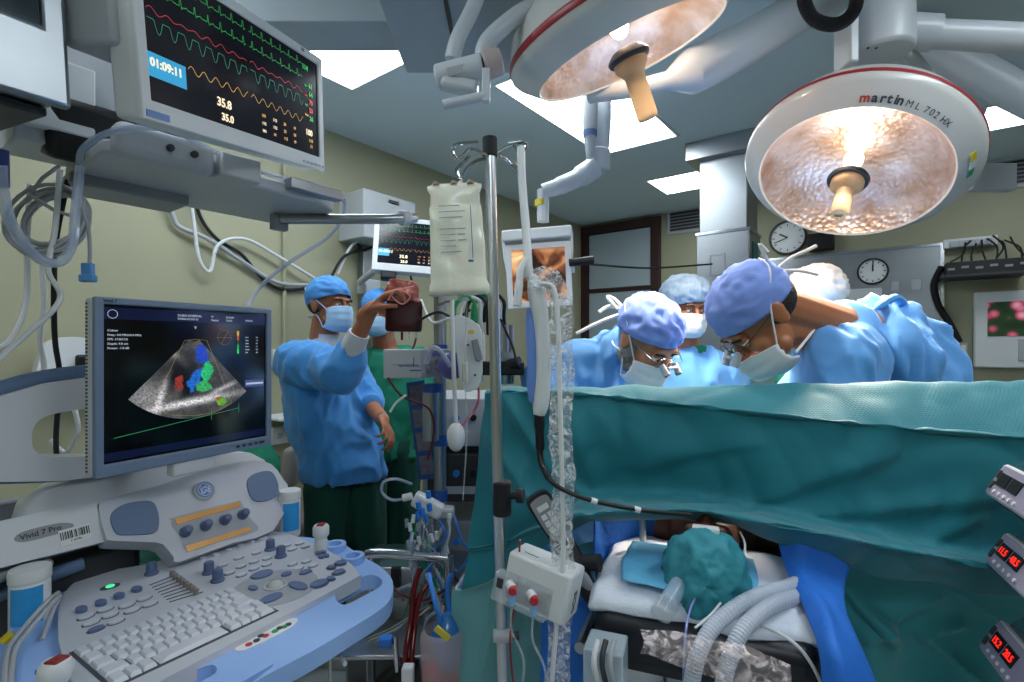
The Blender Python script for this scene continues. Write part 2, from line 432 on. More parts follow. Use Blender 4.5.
# wall screen with water lilies picture
A0 = MR.inverted() @ back(973, 293); xa, za = A0.x, A0.z; zb = (MR.inverted() @ back(973, 367)).z; xb = xa+.62
t = thing('wall_screen', 'white wall screen at right edge showing pink water lilies', 'screen', RF((xa+xb)/2, YB, zb), -TH)
b = MB(MR); b.box(((xa+xb)/2, YB-.04, (za+zb)/2), (xb-xa, .08, za-zb)); b.build('case', M_white, t, bevel=.01)
m = bpy.data.materials.new('water_lily_picture'); m.use_nodes = True; nt = m.node_tree; bs = nt.nodes['Principled BSDF']
vo = nt.nodes.new('ShaderNodeTexVoronoi'); vo.inputs['Scale'].default_value = 13; rp = nt.nodes.new('ShaderNodeValToRGB')
tcn = nt.nodes.new('ShaderNodeTexCoord'); nt.links.new(tcn.outputs['Object'], vo.inputs['Vector']); nt.links.new(vo.outputs['Distance'], rp.inputs[0])
e = rp.color_ramp.elements; e[0].color = lin('ffb3c8'); e[1].color = lin('0f2a14'); e[1].position = .8
x_ = rp.color_ramp.elements.new(.42); x_.color = lin('b53a5c'); x_ = rp.color_ramp.elements.new(.52); x_.color = lin('24401c')
nt.links.new(rp.outputs[0], bs.inputs['Base Color']); nt.links.new(rp.outputs[0], bs.inputs['Emission Color']); bs.inputs['Emission Strength'].default_value = .35
xs, zs = bx(986, 303); xe, ze = bx(1030, 336)
b = MB(MR); b.box(((xs+xb-.05)/2, YB-.082, (zs+ze)/2), (xb-.05-xs, .006, zs-ze)); b.build('picture', m, t)
xs, zs = bx(1016, 340); b = MB(MR); b.box((xs+.12, YB-.085, zs-.07), (.24, .012, .15)); b.build('control_plate', M_lgrey, t, bevel=.002)
# ---------------------------------------------------------------- left wall fittings
def LW(u, v, off=0): return left(u, v)+RX*off
ya, za = lx(345, 190); yb, zb = lx(378, 225)
t = thing('wall_junction_box', 'grey steel box fixed high on the left wall above the small vital signs monitor', 'box', RF(XL, (ya+yb)/2, 1.0), -TH)
b = MB(MR); b.box((XL+.13, (ya+yb)/2+.03, 2.26), (.26, .42, .3)); b.build('housing', M_lgrey, t, bevel=.008)
b = MB(MR); b.box((XL+.265, (ya+yb)/2+.05, 2.37), (.01, .08, .02)); b.build('lock', M_dgrey, t, bevel=.003)
b = MB(MR); b.box((XL+.03, (ya+yb)/2, 1.72), (.06, .07, .8)); b.build('rail', M_steel, t, bevel=.003)
b = MB(MR); b.box((XL+.07, (ya+yb)/2, 1.83), (.1, .12, .1)); b.build('bracket', M_lgrey, t, bevel=.01)
tag(MB().tube([LW(283, 120, .015), LW(283, 352, .015)], .012, 8).build('cable_conduit', M_wall), 'thin painted conduit running down the left wall', 'conduit')
def lsock(u, v, label):
    p = LW(u, v); t = thing('wall_socket', label, 'socket', p, -TH); b = MB(); b.box(p+RX*.015, (.03, .17, .1), MR.to_3x3()); b.build('plate', M_white, t, bevel=.004)
    for k in (-1, 1):
        b = MB(); b.box(p+RX*.033+RY*.04*k, (.01, .03, .03), MR.to_3x3()); b.build('insert', M_lgrey, t, bevel=.002)
lsock(285, 358, 'white wall socket on the left wall behind the person in blue'); lsock(284, 434, 'white wall socket low on the left wall beside the ultrasound screen')
p = LW(284, 414, .12); t = thing('wall_shelf', 'thin white shelf on the left wall beside the ultrasound screen', 'shelf', p, -TH)
b = MB(); b.box(p, (.24, .3, .015), MR.to_3x3()); b.build('board', M_white, t, bevel=.004)
b = MB(); b.tube([p-RX*.11-V((0, 0, .12)), p+RX*.05-V((0, 0, .01))], .008); b.build('bracket', M_steel, t)

# ---------------------------------------------------------------- shelf with the big monitor
SO = V((-.877, 1.1, 1.87)); 
def SF(a, d, z=0): return SO+RY*a-RX*d+V((0, 0, z))       # along, deep, up
SM = MR.to_3x3()
t = thing('monitor_shelf', 'pale grey equipment shelf on a ceiling arm, seen from below at upper left', 'shelf', SF(.3, .15), -TH)
b = MB(frame(RY, -RX, SO)); b.prism([(0.02, 0), (.5, 0), (.6, .06), (.62, .28), (.56, .36), (0.03, .36), (0, .33), (0, .03)], .035); b.build('board', M_lgrey, t, bevel=.008)
b = MB(); b.box(SF(.11, -.005, .03), (.06, .2, .075), SM); b.build('control_block', M_lgrey, t, bevel=.02, bseg=4)
for k in (.11, .16):
    b = MB(); b.cyl(SF(k, -.035, .03), SF(k, -.043, .03), .008); b.build('connector', M_dgrey, t)
b = MB(); b.box(SF(.27, -.012, .03), (.05, .1, .06), SM); b.build('side_block', M_lgrey, t, bevel=.006)
b = MB(); b.box(SF(.49, -.01, .03), (.04, .17, .03), SM); b.build('side_rail', M_steel, t, bevel=.003)
b = MB(); b.box(SF(.12, .3, -.012), (.14, .26, .03), SM); b.build('underside_box', M_grey, t, bevel=.006)
b = MB(); b.tube([SF(.5, .2, -.02), SF(.72, -.02, -.01), SF(.86, -.03, .02)], .016, 10); b.build('rail', M_steel, t)
b = MB(); b.cyl(SF(.8, -.02, .01), SF(.83, -.025, .015), .026); b.build('clamp', M_lgrey, t, bevel=.004)
b = MB(); b.box(SF(.5, .21, -.03), (.03, .05, .05), SM); b.build('rail_foot', M_grey, t, bevel=.004)
# arm column and power unit at the back of the shelf
b = MB(); b.box(SF(-.02, .24, .28), (.16, .2, .5), SM); b.build('power_column', M_lgrey, t, bevel=.006)
b = MB(); b.box(SF(-.06, .15, .14), (.04, .15, .16), SM); b.build('socket_plate', M_white, t, bevel=.004)
for k, z in ((-.015, .17), (.015, .17), (0, .19)):
    b = MB(); b.box(SF(-.06+k, .128, z-.03), (.004, .008, .014), SM); b.build('socket_hole', M_black, t)
b = MB(); b.cyl(SF(.0, .3, .5), V((SF(0, .3).x, SF(0, .3).y, HC)), .06); b.build('ceiling_arm', M_lgrey, t)
b = MB(); b.box(SF(.08, .24, .1), (.22, .3, .14), SM @ Matrix.Rotation(.3, 3, 'Y')); b.build('tilting_mount', M_black, t, bevel=.02)

def trace(MBo, A, pts, w, z):                                  # thin ribbon line lying in a screen plane
    n = len(pts); vs = []; fs = []
    for i, (x, y) in enumerate(pts):
        a = pts[max(i-1, 0)]; c = pts[min(i+1, n-1)]; dx, dy = c[0]-a[0], c[1]-a[1]; l = math.hypot(dx, dy) or 1
        nx, ny = -dy/l*w/2, dx/l*w/2
        vs += [A @ V((x+nx, y+ny, z)), A @ V((x-nx, y-ny, z))]
    fs = [(2*i, 2*i+1, 2*i+3, 2*i+2) for i in range(n-1)]
    MBo.add(vs, fs)
def emat(name, col, s=1.0): return mat(name, col, .4, em=s, var=0)
E_g, E_r, E_c, E_y, E_w, E_o, E_b = emat('green_trace', '2fa04a', .8), emat('red_trace', 'b0343c', .9), emat('teal_trace', '2f8f6a', .7), emat('amber_trace', 'c79a50', .9), emat('warm_digits', 'f0dcb8', .9), emat('orange_digits', 'd8a070', .8), emat('blue_box', '2a93bf', .7)
E_bg = mat('dark_screen', '0e0b16', .15, em=.15, var=.0, emc='1a1626')
E_bg2 = mat('dark_screen_bar', '121a3a', .15, em=.2, var=.0, emc='16204a')
def vitals(scr, A, w, h, seed, s=1, digits=True):               # screen centred on A, z out
    rnd = random.Random(seed)
    z = .0012
    def wave(f, n, x0, x1, y): return [(x0+(x1-x0)*i/n, y+f(i/n)) for i in range(n+1)]
    segs = ((-.49*w, -.02*w), (.0*w, .37*w))
    for k, (y, kind, m) in enumerate(((.41, 'e', E_g), (.28, 'e', E_g), (.14, 'a', E_r), (.05, 'p', E_c), (-.16, 's', E_y))):
        b = MB()
        for (x0, x1) in segs:
            if kind == 's' and x0 < -.1: x0 = -.33*w
            L = (x1-x0)/w
            if kind == 'e':
                def f(t, L=L): q = (t*L*16) % 1; return h*(.055 if abs(q-.3) < .05 else (-.015 if abs(q-.4) < .04 else .012*math.exp(-((q-.7)/.08)**2)))
                n = int(420*L)
            elif kind == 'a':
                def f(t, L=L): return h*.014*math.sin(t*L*16*6.28)+h*.008*math.sin(t*L*80)
                n = int(260*L)
            elif kind == 'p':
                def f(t, L=L): q = (t*L*16) % 1; return h*(.03 if q < .45 else .03-.09*math.sin((q-.45)/.55*math.pi))
                n = int(420*L)
            else:
                def f(t, L=L): return h*.028*math.sin(t*L*17*6.28)
                n = int(300*L)
            trace(b, A, wave(f, n, x0, x1, y*h), w*.0017, z)
        b.build('waveform', m, scr, smooth=0)
    b = MB(); b.box(A @ V((-.42*w, -.24*h, .001)), (.155*w, .17*h, .001), A.to_3x3()); b.build('time_box', E_b, scr, smooth=0)
    T = lambda s_, sz, x, y, m, al='LEFT', bo=0: text(s_, sz*h, A @ Matrix.Translation((x*w, y*h, .0018)), m, scr, 'reading', al, bo*h)
    T('01:09:11', .085, -.49, -.25, E_w, bo=.002)
    if digits:
        T('35.8', .1, -.2, -.35, E_w, bo=.002); T('35.0', .085, -.18, -.46, E_w, bo=.002)
        T('100', .085, .385, -.3, E_w, bo=.002); T('114', .07, .37, .37, E_g, bo=.002)
        for i, (s_, m) in enumerate((('61', E_g), ('64', E_g), ('70', E_r), ('53', E_r), ('26', E_g))): T(s_, .07, .42, .2-i*.085, m, bo=.002)
        T('110', .05, .41, -.37, E_y); T('31', .05, .42, -.43, E_y)
        for i in range(12):
            T(rnd.choice(['16', '101', '28', '19', '112', '14', '22']), .04, .06+(i % 4)*.075, -.3-(i//4)*.07, rnd.choice([E_w, E_o, E_y]))
        for i in range(4): T(rnd.choice(['ST I', 'ART', 'CVP', 'Resp']), .03, .385, .2-i*.1, [E_g, E_r, E_g, E_y][i])
def monitor(t, A, w, h, dep, bez, casem, scrm, bot=None):
    # A: centre of the front plane, z towards viewer
    bot = bot or bez
    o = [(-w/2, -h/2), (w/2, -h/2), (w/2, h/2), (-w/2, h/2)]
    i_ = [(-w/2+bez, -h/2+bot), (w/2-bez, -h/2+bot), (w/2-bez, h/2-bez), (-w/2+bez, h/2-bez)]
    b = MB(A); b.prism([o, i_], -.012); bz = b.build('bezel', casem, t, bevel=.003)
    b = MB(A); b.box((0, 0, -.012-dep/2), (w*.985, h*.985, dep)); b.build('back_cover', casem, t, bevel=.012, bseg=3)
    b = MB(A); b.box((0, (bot-bez)/2, -.008), (w-2*bez+.004, h-bez-bot+.004, .006)); s = b.build('screen', scrm, t, smooth=0)
    SA = A @ Matrix.Translation((0, (bot-bez)/2, -.005))
    return s, SA, w-2*bez, h-bez-bot
xa_ = V((.199, .966, .164)); up_ = V((.039, -.175, .984)); C_ = V((-.618, 1.186, .475*1.3))+V((0, 0, EYE))
k = 1.3; C_ = V((-.475*k, .912*k, 1.45+.475*k))
A = frame(xa_, up_, C_+xa_*.02)
t = thing('vital_signs_monitor', 'large white widescreen vital signs monitor above the shelf at upper left', 'monitor', C_-V((0, 0, .16)), 0)
s, SA, sw, sh = monitor(t, A, .605, .312, .06, .022, M_white, E_bg, .038)
vitals(s, SA, sw, sh, 3)
text('S/5 Monitor'[:3]+' ', .012, A @ Matrix.Translation((.2, .142, .001)), M_dgrey, t)
b = MB(A); b.box((-.27, -.143, .001), (.05, .012, .002)); b.build('badge', mat('blue_badge', '6f93c8', .4), t)
for k_ in range(6):
    b = MB(A); b.box((.2+k_*.019, -.143, .001), (.012, .006, .002)); b.build('button', M_lgrey, t)
b = MB(A); b.box((-.24, .02, -.1), (.14, .1, .12)); b.build('mount', M_lgrey, t, bevel=.01)

# small monitor on the left wall
C_ = V((-.489*1.12, 2.544*1.12, 1.45+.498*1.12)); A = frame((.93, .36, -.045), (-.05, .2, .97), C_)
A = frame((.975, .216, -.05), (-.01, .3, .95), C_)
t = thing('vital_signs_monitor', 'small white vital signs monitor on a wall arm behind the fluid bag', 'monitor', C_-V((0, 0, .17)), 0)
s, SA, sw, sh = monitor(t, A, .44, .335, .05, .028, M_white, E_bg, .045)
vitals(s, SA, sw, sh, 5)
b = MB(); p = A @ V((-.05, -.05, -.06)); q = RF(XL+.1, *(lambda a: (a[0], 1.85))(lx(350, 250)))
b.tube([p, p+V((-.15, .1, -.02)), q], .022, 10); b.build('wall_arm', M_lgrey, t)
b = MB(A); b.box((-.13, -.185, -.03), (.08, .05, .05)); b.build('plug_block', M_black, t, bevel=.008)

# ---------------------------------------------------------------- cables on and below the left side
def cable(pts, r, m, label, name='cable', cat='cable', n=8, seg=8): return tag(MB().tube(spl(pts, seg), r, n).build(name, m), label, cat)
cable([P(80, 168, 1.12), P(84, 148, 1.06), P(118, 130, 1.08), P(170, 130, 1.16), P(215, 152, 1.26), P(270, 175, 1.42), P(325, 188, 1.62), P(345, 205, 1.8), P(330, 235, 1.9), P(290, 262, 1.9), P(262, 285, 1.9), P(245, 310, 1.85)], .007, M_tubec, 'clear oxygen tube draped along the shelf front edge and hanging down', 'oxygen_tube', 'tube')
cable([P(0, 165, .82), P(2, 190, .84), P(12, 225, .88), P(38, 258, .95), P(60, 262, 1.0), P(72, 245, 1.02), P(76, 205, 1.05), P(80, 168, 1.08)], .009, M_tubec, 'thick clear tube looping below the steel box at far left', 'oxygen_tube', 'tube')
b = MB(); b.cyl(P(0, 150, .82), P(1, 186, .84), .011); tag(b.build('tube_connector', mat('navy_plastic', '1a2c6a', .4)), 'navy connector on the clear tube under the steel box', 'connector')
b = MB(); b.tube
rnd = random.Random(4)
cc = P(50, 220, 1.12)
pts = []
for i in range(7*14):
    a = i/14*2*math.pi; rr = .075+.012*math.sin(i*.31)+.008*math.sin(i*.13)
    pts.append(cc+V((rr*math.cos(a)*1.0, .02*math.sin(a)+.0035*(i/14-3), rr*math.sin(a)*.92)))
pts = [P(60, 165, 1.15), P(30, 195, 1.13)]+pts+[P(78, 200, 1.1), P(88, 225, 1.1), P(90, 255, 1.1), P(89, 265, 1.1)]
tag(MB().tube(spl(pts, 2), .004, 8).build('coiled_cable', M_cable), 'coiled grey cable bundle hanging below the shelf', 'cable')
b = MB(); A = frame((1, .2, 0), (0, 0, 1), P(88, 270, 1.1)); b.M = A; b.box((0, 0, 0), (.022, .03, .014)); b.box((0, -.018, 0), (.03, .016, .016)); tag(b.build('cable_plug', mat('sky_plastic', '5d9fe0', .4), bevel=.003), 'light blue plug on the end of the coiled cable', 'plug')
cable([P(60, 170, 1.12), P(55, 230, 1.1), P(48, 270, 1.08), P(60, 300, 1.05), P(20, 340, 1.0), P(-20, 375, .95)], .0055, M_wcable, 'white cable curving from the shelf down past the left frame edge')
cable([P(30, 185, 1.2), P(27, 240, 1.2), P(26, 300, 1.2), P(10, 340, 1.15), P(-15, 352, 1.1)], .006, M_wcable, 'white cable hanging straight down left of the coil')
cable([P(68, 180, 1.25), P(56, 240, 1.25), P(54, 290, 1.25), P(55, 340, 1.3), P(60, 380, 1.35), P(56, 440, 1.35), P(60, 500, 1.35)], .006, M_rubber, 'black cable hanging behind the ultrasound screen')
cable([P(40, 250, 1.3), P(44, 300, 1.3), P(40, 340, 1.3), P(44, 370, 1.32), P(34, 400, 1.32)], .006, M_wcable, 'white cable twisting down behind the ultrasound machine handle')
cable([P(72, 400, 1.4), P(78, 430, 1.4), P(66, 452, 1.4), P(50, 440, 1.38)], .006, M_wcable, 'white cable looping inside the ultrasound machine handle')
cable([LW(160, 190, .03), LW(170, 215, .03), LW(178, 228, .03), LW(205, 240, .04), LW(240, 262, .03), LW(275, 283, .03), LW(310, 285, .03)], .011, M_cable, 'grey cable sagging on the left wall below the shelf')
cable([LW(186, 185, .05), LW(188, 210, .05), LW(190, 226, .05), LW(195, 260, .05), LW(206, 272, .05), LW(214, 246, .05), LW(240, 240, .05), LW(275, 258, .05), LW(318, 284, .05)], .009, M_wcable, 'white cable looping on the left wall below the shelf')
cable([LW(190, 190, .02), LW(200, 220, .02), LW(216, 240, .02), LW(240, 255, .02), LW(262, 280, .02), LW(285, 290, .02), LW(320, 286, .02)], .009, M_rubber, 'black cable on the left wall below the shelf')
cable([LW(345, 225, .1), LW(352, 245, .06), LW(372, 262, .05), LW(380, 268, .08)], .009, M_rubber, 'black cable from the wall box to the small monitor')
cable([LW(330, 275, .08), LW(345, 245, .1), LW(370, 243, .1), LW(378, 250, .15)], .009, M_wcable, 'white cable arching beside the wall bracket')
cable([LW(322, 282, .08), LW(335, 258, .1), LW(360, 250, .1), LW(376, 240, .15)], .009, M_rubber, 'black cable arching beside the wall bracket')
cable([P(396, 268, 2.8), P(395, 285, 2.8), P(404, 292, 2.8), P(412, 284, 2.85), P(408, 268, 2.85)], .006, M_rubber, 'short black cable loop under the small monitor')
cable([LW(284, 370, .03), LW(282, 385, .04), LW(276, 400, .05)], .004, mat('yellow_cable', 'c9b94a', .5), 'thin yellow wire below the wall socket')

t = thing('scope_holder', 'white rounded holder with a black insert on the left wall behind the ultrasound screen', 'holder', LW(66, 385, .1), -TH)
c_ = LW(66, 366, .1); HA0 = frame(RY, (0, 0, 1), c_)
b = MB(HA0); b.prism([[(p.x, p.y) for p in spl([V(q) for q in ((-.1, -.1, 0), (-.11, .04, 0), (-.07, .11, 0), (.03, .12, 0), (.1, .06, 0), (.12, -.1, 0))], 5, True)]], .08, Matrix.Translation((0, 0, -.04))); b.build('shell', M_white, t, bevel=.012, bseg=3)
b = MB(HA0); b.box((.05, .0, .045), (.1, .1, .03)); b.build('black_insert', M_black, t, bevel=.01)
b = MB(HA0); b.box((.06, .01, .063), (.04, .03, .01)); b.build('button', M_lgrey, t, bevel=.003)
# stainless boxed device at top left
t = thing('steel_cabinet', 'polished steel cabinet with dark window at the top left corner', 'cabinet', P(20, 110, .8))
A = frame((.42, .9, .06), (0, -.05, 1), P(73, 110, .92))   # face plane, origin at lower right corner
b = MB(A)
w_, h_ = .55, .42
b.prism([[(-w_, .0), (0, 0), (0, h_), (-w_, h_)], [(-w_+.06, .13), (-.035, .13), (-.035, h_-.03), (-w_+.06, h_-.03)]], -.02)
b.build('door', M_sheet, t, bevel=.008, bseg=3)
b = MB(A); b.box((-w_/2, h_/2, -.23), (w_-.01, h_-.01, .42)); b.build('body', M_sheet, t, bevel=.02, bseg=3)
b = MB(A); b.box((-w_/2+.012, .13+.13, -.012), (w_-.1, .26, .01)); b.build('window', mat('smoked_glass', '24343a', .08), t)
b = MB(A); b.box((-w_/2-.06, .13+.12, -.004), (.2, .14, .012)); b.build('display_unit', M_black, t, bevel=.01)
b = MB(A); b.box((-w_/2, -.004, -.23), (w_-.04, .016, .38)); b.build('underside', M_dgrey, t, bevel=.004)

# ---------------------------------------------------------------- surgical lamps
M_refl = None
def lampglass():
    m = bpy.data.materials.new('lamp_reflector'); m.use_nodes = True; nt = m.node_tree; N = nt.nodes; L = nt.links; b = N['Principled BSDF']
    tc = N.new('ShaderNodeTexCoord'); vo = N.new('ShaderNodeTexVoronoi'); vo.inputs['Scale'].default_value = 55
    no = N.new('ShaderNodeTexNoise'); no.inputs['Scale'].default_value = 9; no.inputs['Detail'].default_value = 4
    L.new(tc.outputs['Object'], vo.inputs['Vector']); L.new(tc.outputs['Object'], no.inputs['Vector'])
    r = N.new('ShaderNodeValToRGB'); L.new(no.outputs['Fac'], r.inputs[0]); r.color_ramp.elements[0].color = lin('b89c86'); r.color_ramp.elements[1].color = lin('e2dfe6')
    r.color_ramp.elements[0].position = .35; r.color_ramp.elements[1].position = .65
    L.new(r.outputs[0], b.inputs['Base Color']); b.inputs['Metallic'].default_value = .85; b.inputs['Roughness'].default_value = .36
    bp = N.new('ShaderNodeBump'); bp.inputs['Strength'].default_value = .3; bp.inputs['Distance'].default_value = .01
    L.new(vo.outputs['Distance'], bp.inputs['Height']); L.new(bp.outputs[0], b.inputs['Normal']); return m
M_refl = lampglass()
M_lamp = mat('lamp_enamel', 'd3d3cf', .3, var=.03, coat=.3)
M_beige = mat('beige_handle', 'd9b184', .45, var=.05)
M_redl = mat('red_band', '9c1f2b', .35)
M_bulb = mat('lamp_bulb', 'ffe3c0', .3, em=25, var=0, emc='ffd9ad')
M_lens = clear('lamp_cover_glass', 'fff4e8', .08, .05)
def lamp(C, n, rad, label, hl, up=(0, 0, 1), hr=.026, tiltd=None):
    t = thing('surgical_lamp', label, 'surgical lamp', C)
    A = axis_frame(n, C, up)
    r1, r2 = rad*.80, rad
    b = MB(A); b.lathe([(r1, .0), (r1*1.02, .006), (r2*.97, -.042), (r2, -.058), (r2, -.07)], cap=False, n=64); b.build('rim', M_lamp, t, smooth=60)
    b = MB(A); b.lathe([(r2*1.003, -.068), (r2*1.006, -.078), (r2*.99, -.09)], cap=False, n=64); b.build('red_band', M_redl, t)
    b = MB(A); b.lathe([(r2*.99, -.09), (r2*.9, -.15), (r2*.7, -.21), (r2*.35, -.24), (.001, -.25)], cap=False, n=64); b.build('housing', M_lamp, t, smooth=60)
    b = MB(A); b.lathe([(r1*1.0, -.0), (r1*.92, -.045), (r1*.75, -.095), (r1*.5, -.13), (r1*.16, -.14), (.001, -.14)], cap=False, n=64); b.build('reflector', M_refl, t, smooth=60)
    b = MB(A); b.lathe([(r1*1.0, .002), (r1*.5, .012), (.001, .014)], cap=False, n=48); b.build('cover_glass', M_lens, t, smooth=60)
    b = MB(A); b.lathe([(.045, -.01), (.06, .004), (.064, .012), (.06, .022), (.04, .024)], n=32); b.build('handle_collar', M_dgrey, t)
    b = MB(A); b.lathe([(.05, .022), (.05, .04), (.036, .058), (hr, .066), (hr*1.05, hl-.01), (hr*.9, hl), (hr*.5, hl), (hr*.5, hl-.01)], n=32); b.build('handle', M_beige, t, smooth=50)
    b = MB(A); b.ball((0, .0, -.085), (.03, .03, .04)); b.build('bulb', M_bulb, t)
    q_ = bpy.data.lights.new('lamp_glow', 'POINT'); q_.energy = 2.2; q_.color = (1, .85, .7); q_.shadow_soft_size = .03; qo = bpy.data.objects.new('lamp_glow', q_); COL.objects.link(qo); qo.location = A @ V((0, .1, -.045))
    L = bpy.data.lights.new('surgical_spot', 'SPOT'); L.energy = 150; L.color = (1, .86, .7); L.spot_size = R(62); L.spot_blend = .5; L.shadow_soft_size = .14
    return t, A, L
tA, A1, L1 = lamp(V((.348, 1.539, 2.329)), V((.365, .167, -.916)), .35, 'tilted surgical lamp at top centre seen almost edge-on with long beige handle', .2, hr=.03)
tB, A2, L2 = lamp(V((1.16, 1.757, 2.026)), V((-.423, -.343, -.839)), .35, 'round surgical lamp at upper right facing the viewer with glowing reflector', .17)
for A_, L in ((A1, L1), (A2, L2)):
    o = bpy.data.objects.new('surgical_spot', L); COL.objects.link(o)
    o.matrix_world = A_ @ Matrix.Translation((0, 0, .06)) @ Matrix.Rotation(math.pi, 4, 'X')
# lettering on the rim of the right lamp, following the ring
def ringtext(s, t, A, rad, zz, a0, size, m, slope, bold=0, gap=1.0):
    a = a0
    for ch in s:
        if ch != ' ':
            rr = rad*.845; z = zz
            # rim cone: x tangent, y inward-forward
            ca, sa = math.cos(a), math.sin(a)
            pos = V((rr*ca, rr*sa, z)); tang = V((sa, -ca, 0)); up = V((ca, sa, -slope)).normalized()
            M = A @ frame(tang, up, pos)
            # make sure the letter faces outwards (front)
            text(ch, size, M @ Matrix.Translation((0, 0, .0015)), m, t, 'lettering', 'CENTER', bold)
        a -= {'m': 1.35, 'i': .5, 'r': .75, 't': .7, ' ': .45, 'M': 1.25, '0': .85}.get(ch, .92)*size*.66*gap/(rad*.9)
loc = A2.inverted() @ PP(866, 92, A2.translation, A2.to_3x3() @ V((0, 0, 1)))
a0 = math.atan2(loc.y, loc.x)
M_txt = mat('dark_print', '3a3f48', .5, var=0); M_txtr = mat('red_print', 'c0392f', .5, var=0)
ringtext('m', tB, A2, .35, -.003, a0, .036, M_txtr, .9, .0012)
ringtext('artin', tB, A2, .35, -.003, a0-.082, .036, M_txt, .9, .0012)
ringtext('ML 702 HX', tB, A2, .35, -.003, a0-.082-.30, .026, M_txt, .9, 0, 1.15)
for k, (da, m) in enumerate(((1.32, mat('yellow_sticker', 'd8c43a', .5)), (1.52, mat('green_sticker', '2f9a66', .5)), (1.42, M_white))):
    a = a0-da; b = MB(A2 @ Matrix.Rotation(a, 4, 'Z') @ Matrix.Translation((.318, 0, -.022)) @ Matrix.Rotation(R(53), 4, 'Y')); b.box((0, 0, 0), (.02, .032, .003)); b.build('sticker', m, tB)
# fixing hub of the left lamp on its near rim
hp = A1 @ V((0, 0, 0)); q = P(592, 8, 1.30)
b = MB(); b.cyl(q+V((0, .03, .02)), q-V((0, .02, .03)), .05, .045, 28); b.cyl(q-V((0, .02, .03)), q-V((0, .024, .036)), .028, .026, 24); b.build('pivot_hub', M_lamp, tA, bevel=.006)

# lamp arms
M_arm = mat('arm_enamel', 'c4cad0', .35, var=.03, coat=.2)
t = thing('curved_boom', 'white curved tubular arm with joint holding the left surgical lamp', 'boom', P(470, 80, 1.4))
b = MB(); b.tube(spl([P(493, -60, 1.45), P(476, 0, 1.42), P(458, 38, 1.4), P(452, 60, 1.4)], 8), .021, 14); b.build('upper_tube', M_arm, t)
b = MB(); b.tube(spl([P(600, -40, 1.45), P(555, -4, 1.42), P(520, 14, 1.4), P(493, 36, 1.38), P(484, 50, 1.38), P(484, 62, 1.38)], 8), .024, 14); b.build('lower_tube', M_arm, t)
b = MB(); b.cyl(P(437, 78, 1.4), P(484, 66, 1.38), .034, n=28); b.build('joint', M_arm, t, bevel=.006)
b = MB(); b.cyl(P(484, 66, 1.38), P(502, 61, 1.38), .038, .034, n=28); b.build('joint_cap', mat('pinkish_enamel', 'b9a9a6', .4), t, bevel=.006)
b = MB(); b.tube([P(486, 72, 1.36), P(486, 97, 1.36)], .012, 10); b.box(P(486, 86, 1.36), (.022, .022, .09)); b.build('hand_bracket', M_arm, t, bevel=.004)
b = MB(); b.tube([P(443, 105, 1.36), P(486, 96, 1.36)], .013, 12); b.build('hand_bar', M_arm, t)
b = MB(); b.box(P(460, 86, 1.39), (.1, .05, .035), Matrix.Rotation(R(12), 3, 'Y')); b.build('joint_body', M_arm, t, bevel=.01)
b = MB(); A = frame((1, 0, .25), (0, -.3, 1), P(460, 69, 1.357)); b.M = A; b.box((0, 0, 0), (.07, .02, .002)); b.build('data_plate', M_lgrey, t)
t = thing('ceiling_boom', 'broad grey arm running from the left lamp up to the ceiling hub at top', 'boom', P(760, 20, 1.9))
b = MB(); a_ = P(690, 72, 1.75); c_ = P(835, -8, 2.0)
b.tube(spl([P(590, 95, 1.9), a_, c_, P(900, -40, 2.0)], 6), [.03]*6+[.075]*7+[.07]*6, 16); b.build('tube', M_arm, t)
t = thing('ceiling_boom', 'long white horizontal arm from the ceiling hub towards the right frame edge', 'boom', P(960, 30, 1.7))
hub = P(884, 12, 1.75)
b = MB(); b.tube([P(893, 32, 1.75), P(1100, 42, 1.6)], .045, 24); b.build('tube', M_arm, t)
b = MB(); b.tube([P(893, 30, 1.75), P(935, 33, 1.72)], .056, 24); b.build('sleeve', M_arm, t)
t = thing('ceiling_boom', 'white sloping arm passing behind the right surgical lamp down to the right edge', 'boom', P(980, 70, 2.0))
b = MB(); b.tube([P(900, 38, 2.1), P(925, 45, 2.1), P(1060, 115, 1.9)], [.07, .075, .06], 18); b.build('tube', M_arm, t)
t = thing('lamp_hub', 'white ceiling hub with joint above the right surgical lamp', 'lamp hub', P(880, 60, 1.75))
b = MB(); h0 = P(881, 55, 1.72); b.tube([h0+V((0, 0, .0)), h0+V((0, 0, .22))], [.095, .095], 40); b.build('drum', M_arm, t, bevel=.012)
b = MB(); b.tube([h0+V((0, 0, .22)), V((h0.x, h0.y, HC))], .06, 24); b.build('ceiling_pipe', M_arm, t)
b = MB(); b.box(P(846, 40, 1.7), (.03, .09, .19)); b.build('side_plate', M_arm, t, bevel=.006)
for (u, v) in ((868, 56), (876, 50)):
    b = MB(); b.ball(V((P(u, v, 1.68).x, P(u, v, 1.68).y, h0.z)), (.005, .005, .003)); b.build('screw', M_dgrey, t)
b = MB(); b.tube(spl([P(892, 45, 1.72), P(905, 52, 1.75), P(920, 65, 1.85), P(935, 85, 1.95)], 6), .02, 12); b.build('lamp_link', M_arm, t)
# corrugated hose
pts = spl([P(806, -30, 1.45), P(804, 0, 1.45), P(815, 20, 1.45), P(838, 24, 1.45), P(855, 8, 1.45), P(858, -30, 1.45)], 26)
tag(MB().tube(pts, [.0155+.0035*(i % 2) for i in range(len(pts))], 14).build('corrugated_hose', M_rubber, smooth=0), 'dark corrugated hose loop at the top beside the ceiling hub', 'hose')
# control box behind the right lamp
b = MB(); b.box(P(990, 178, 2.3), (.2, .05, .12)); tag(b.build('lamp_control_box', M_lgrey, bevel=.006), 'small grey control box poking out behind the right surgical lamp', 'control box')

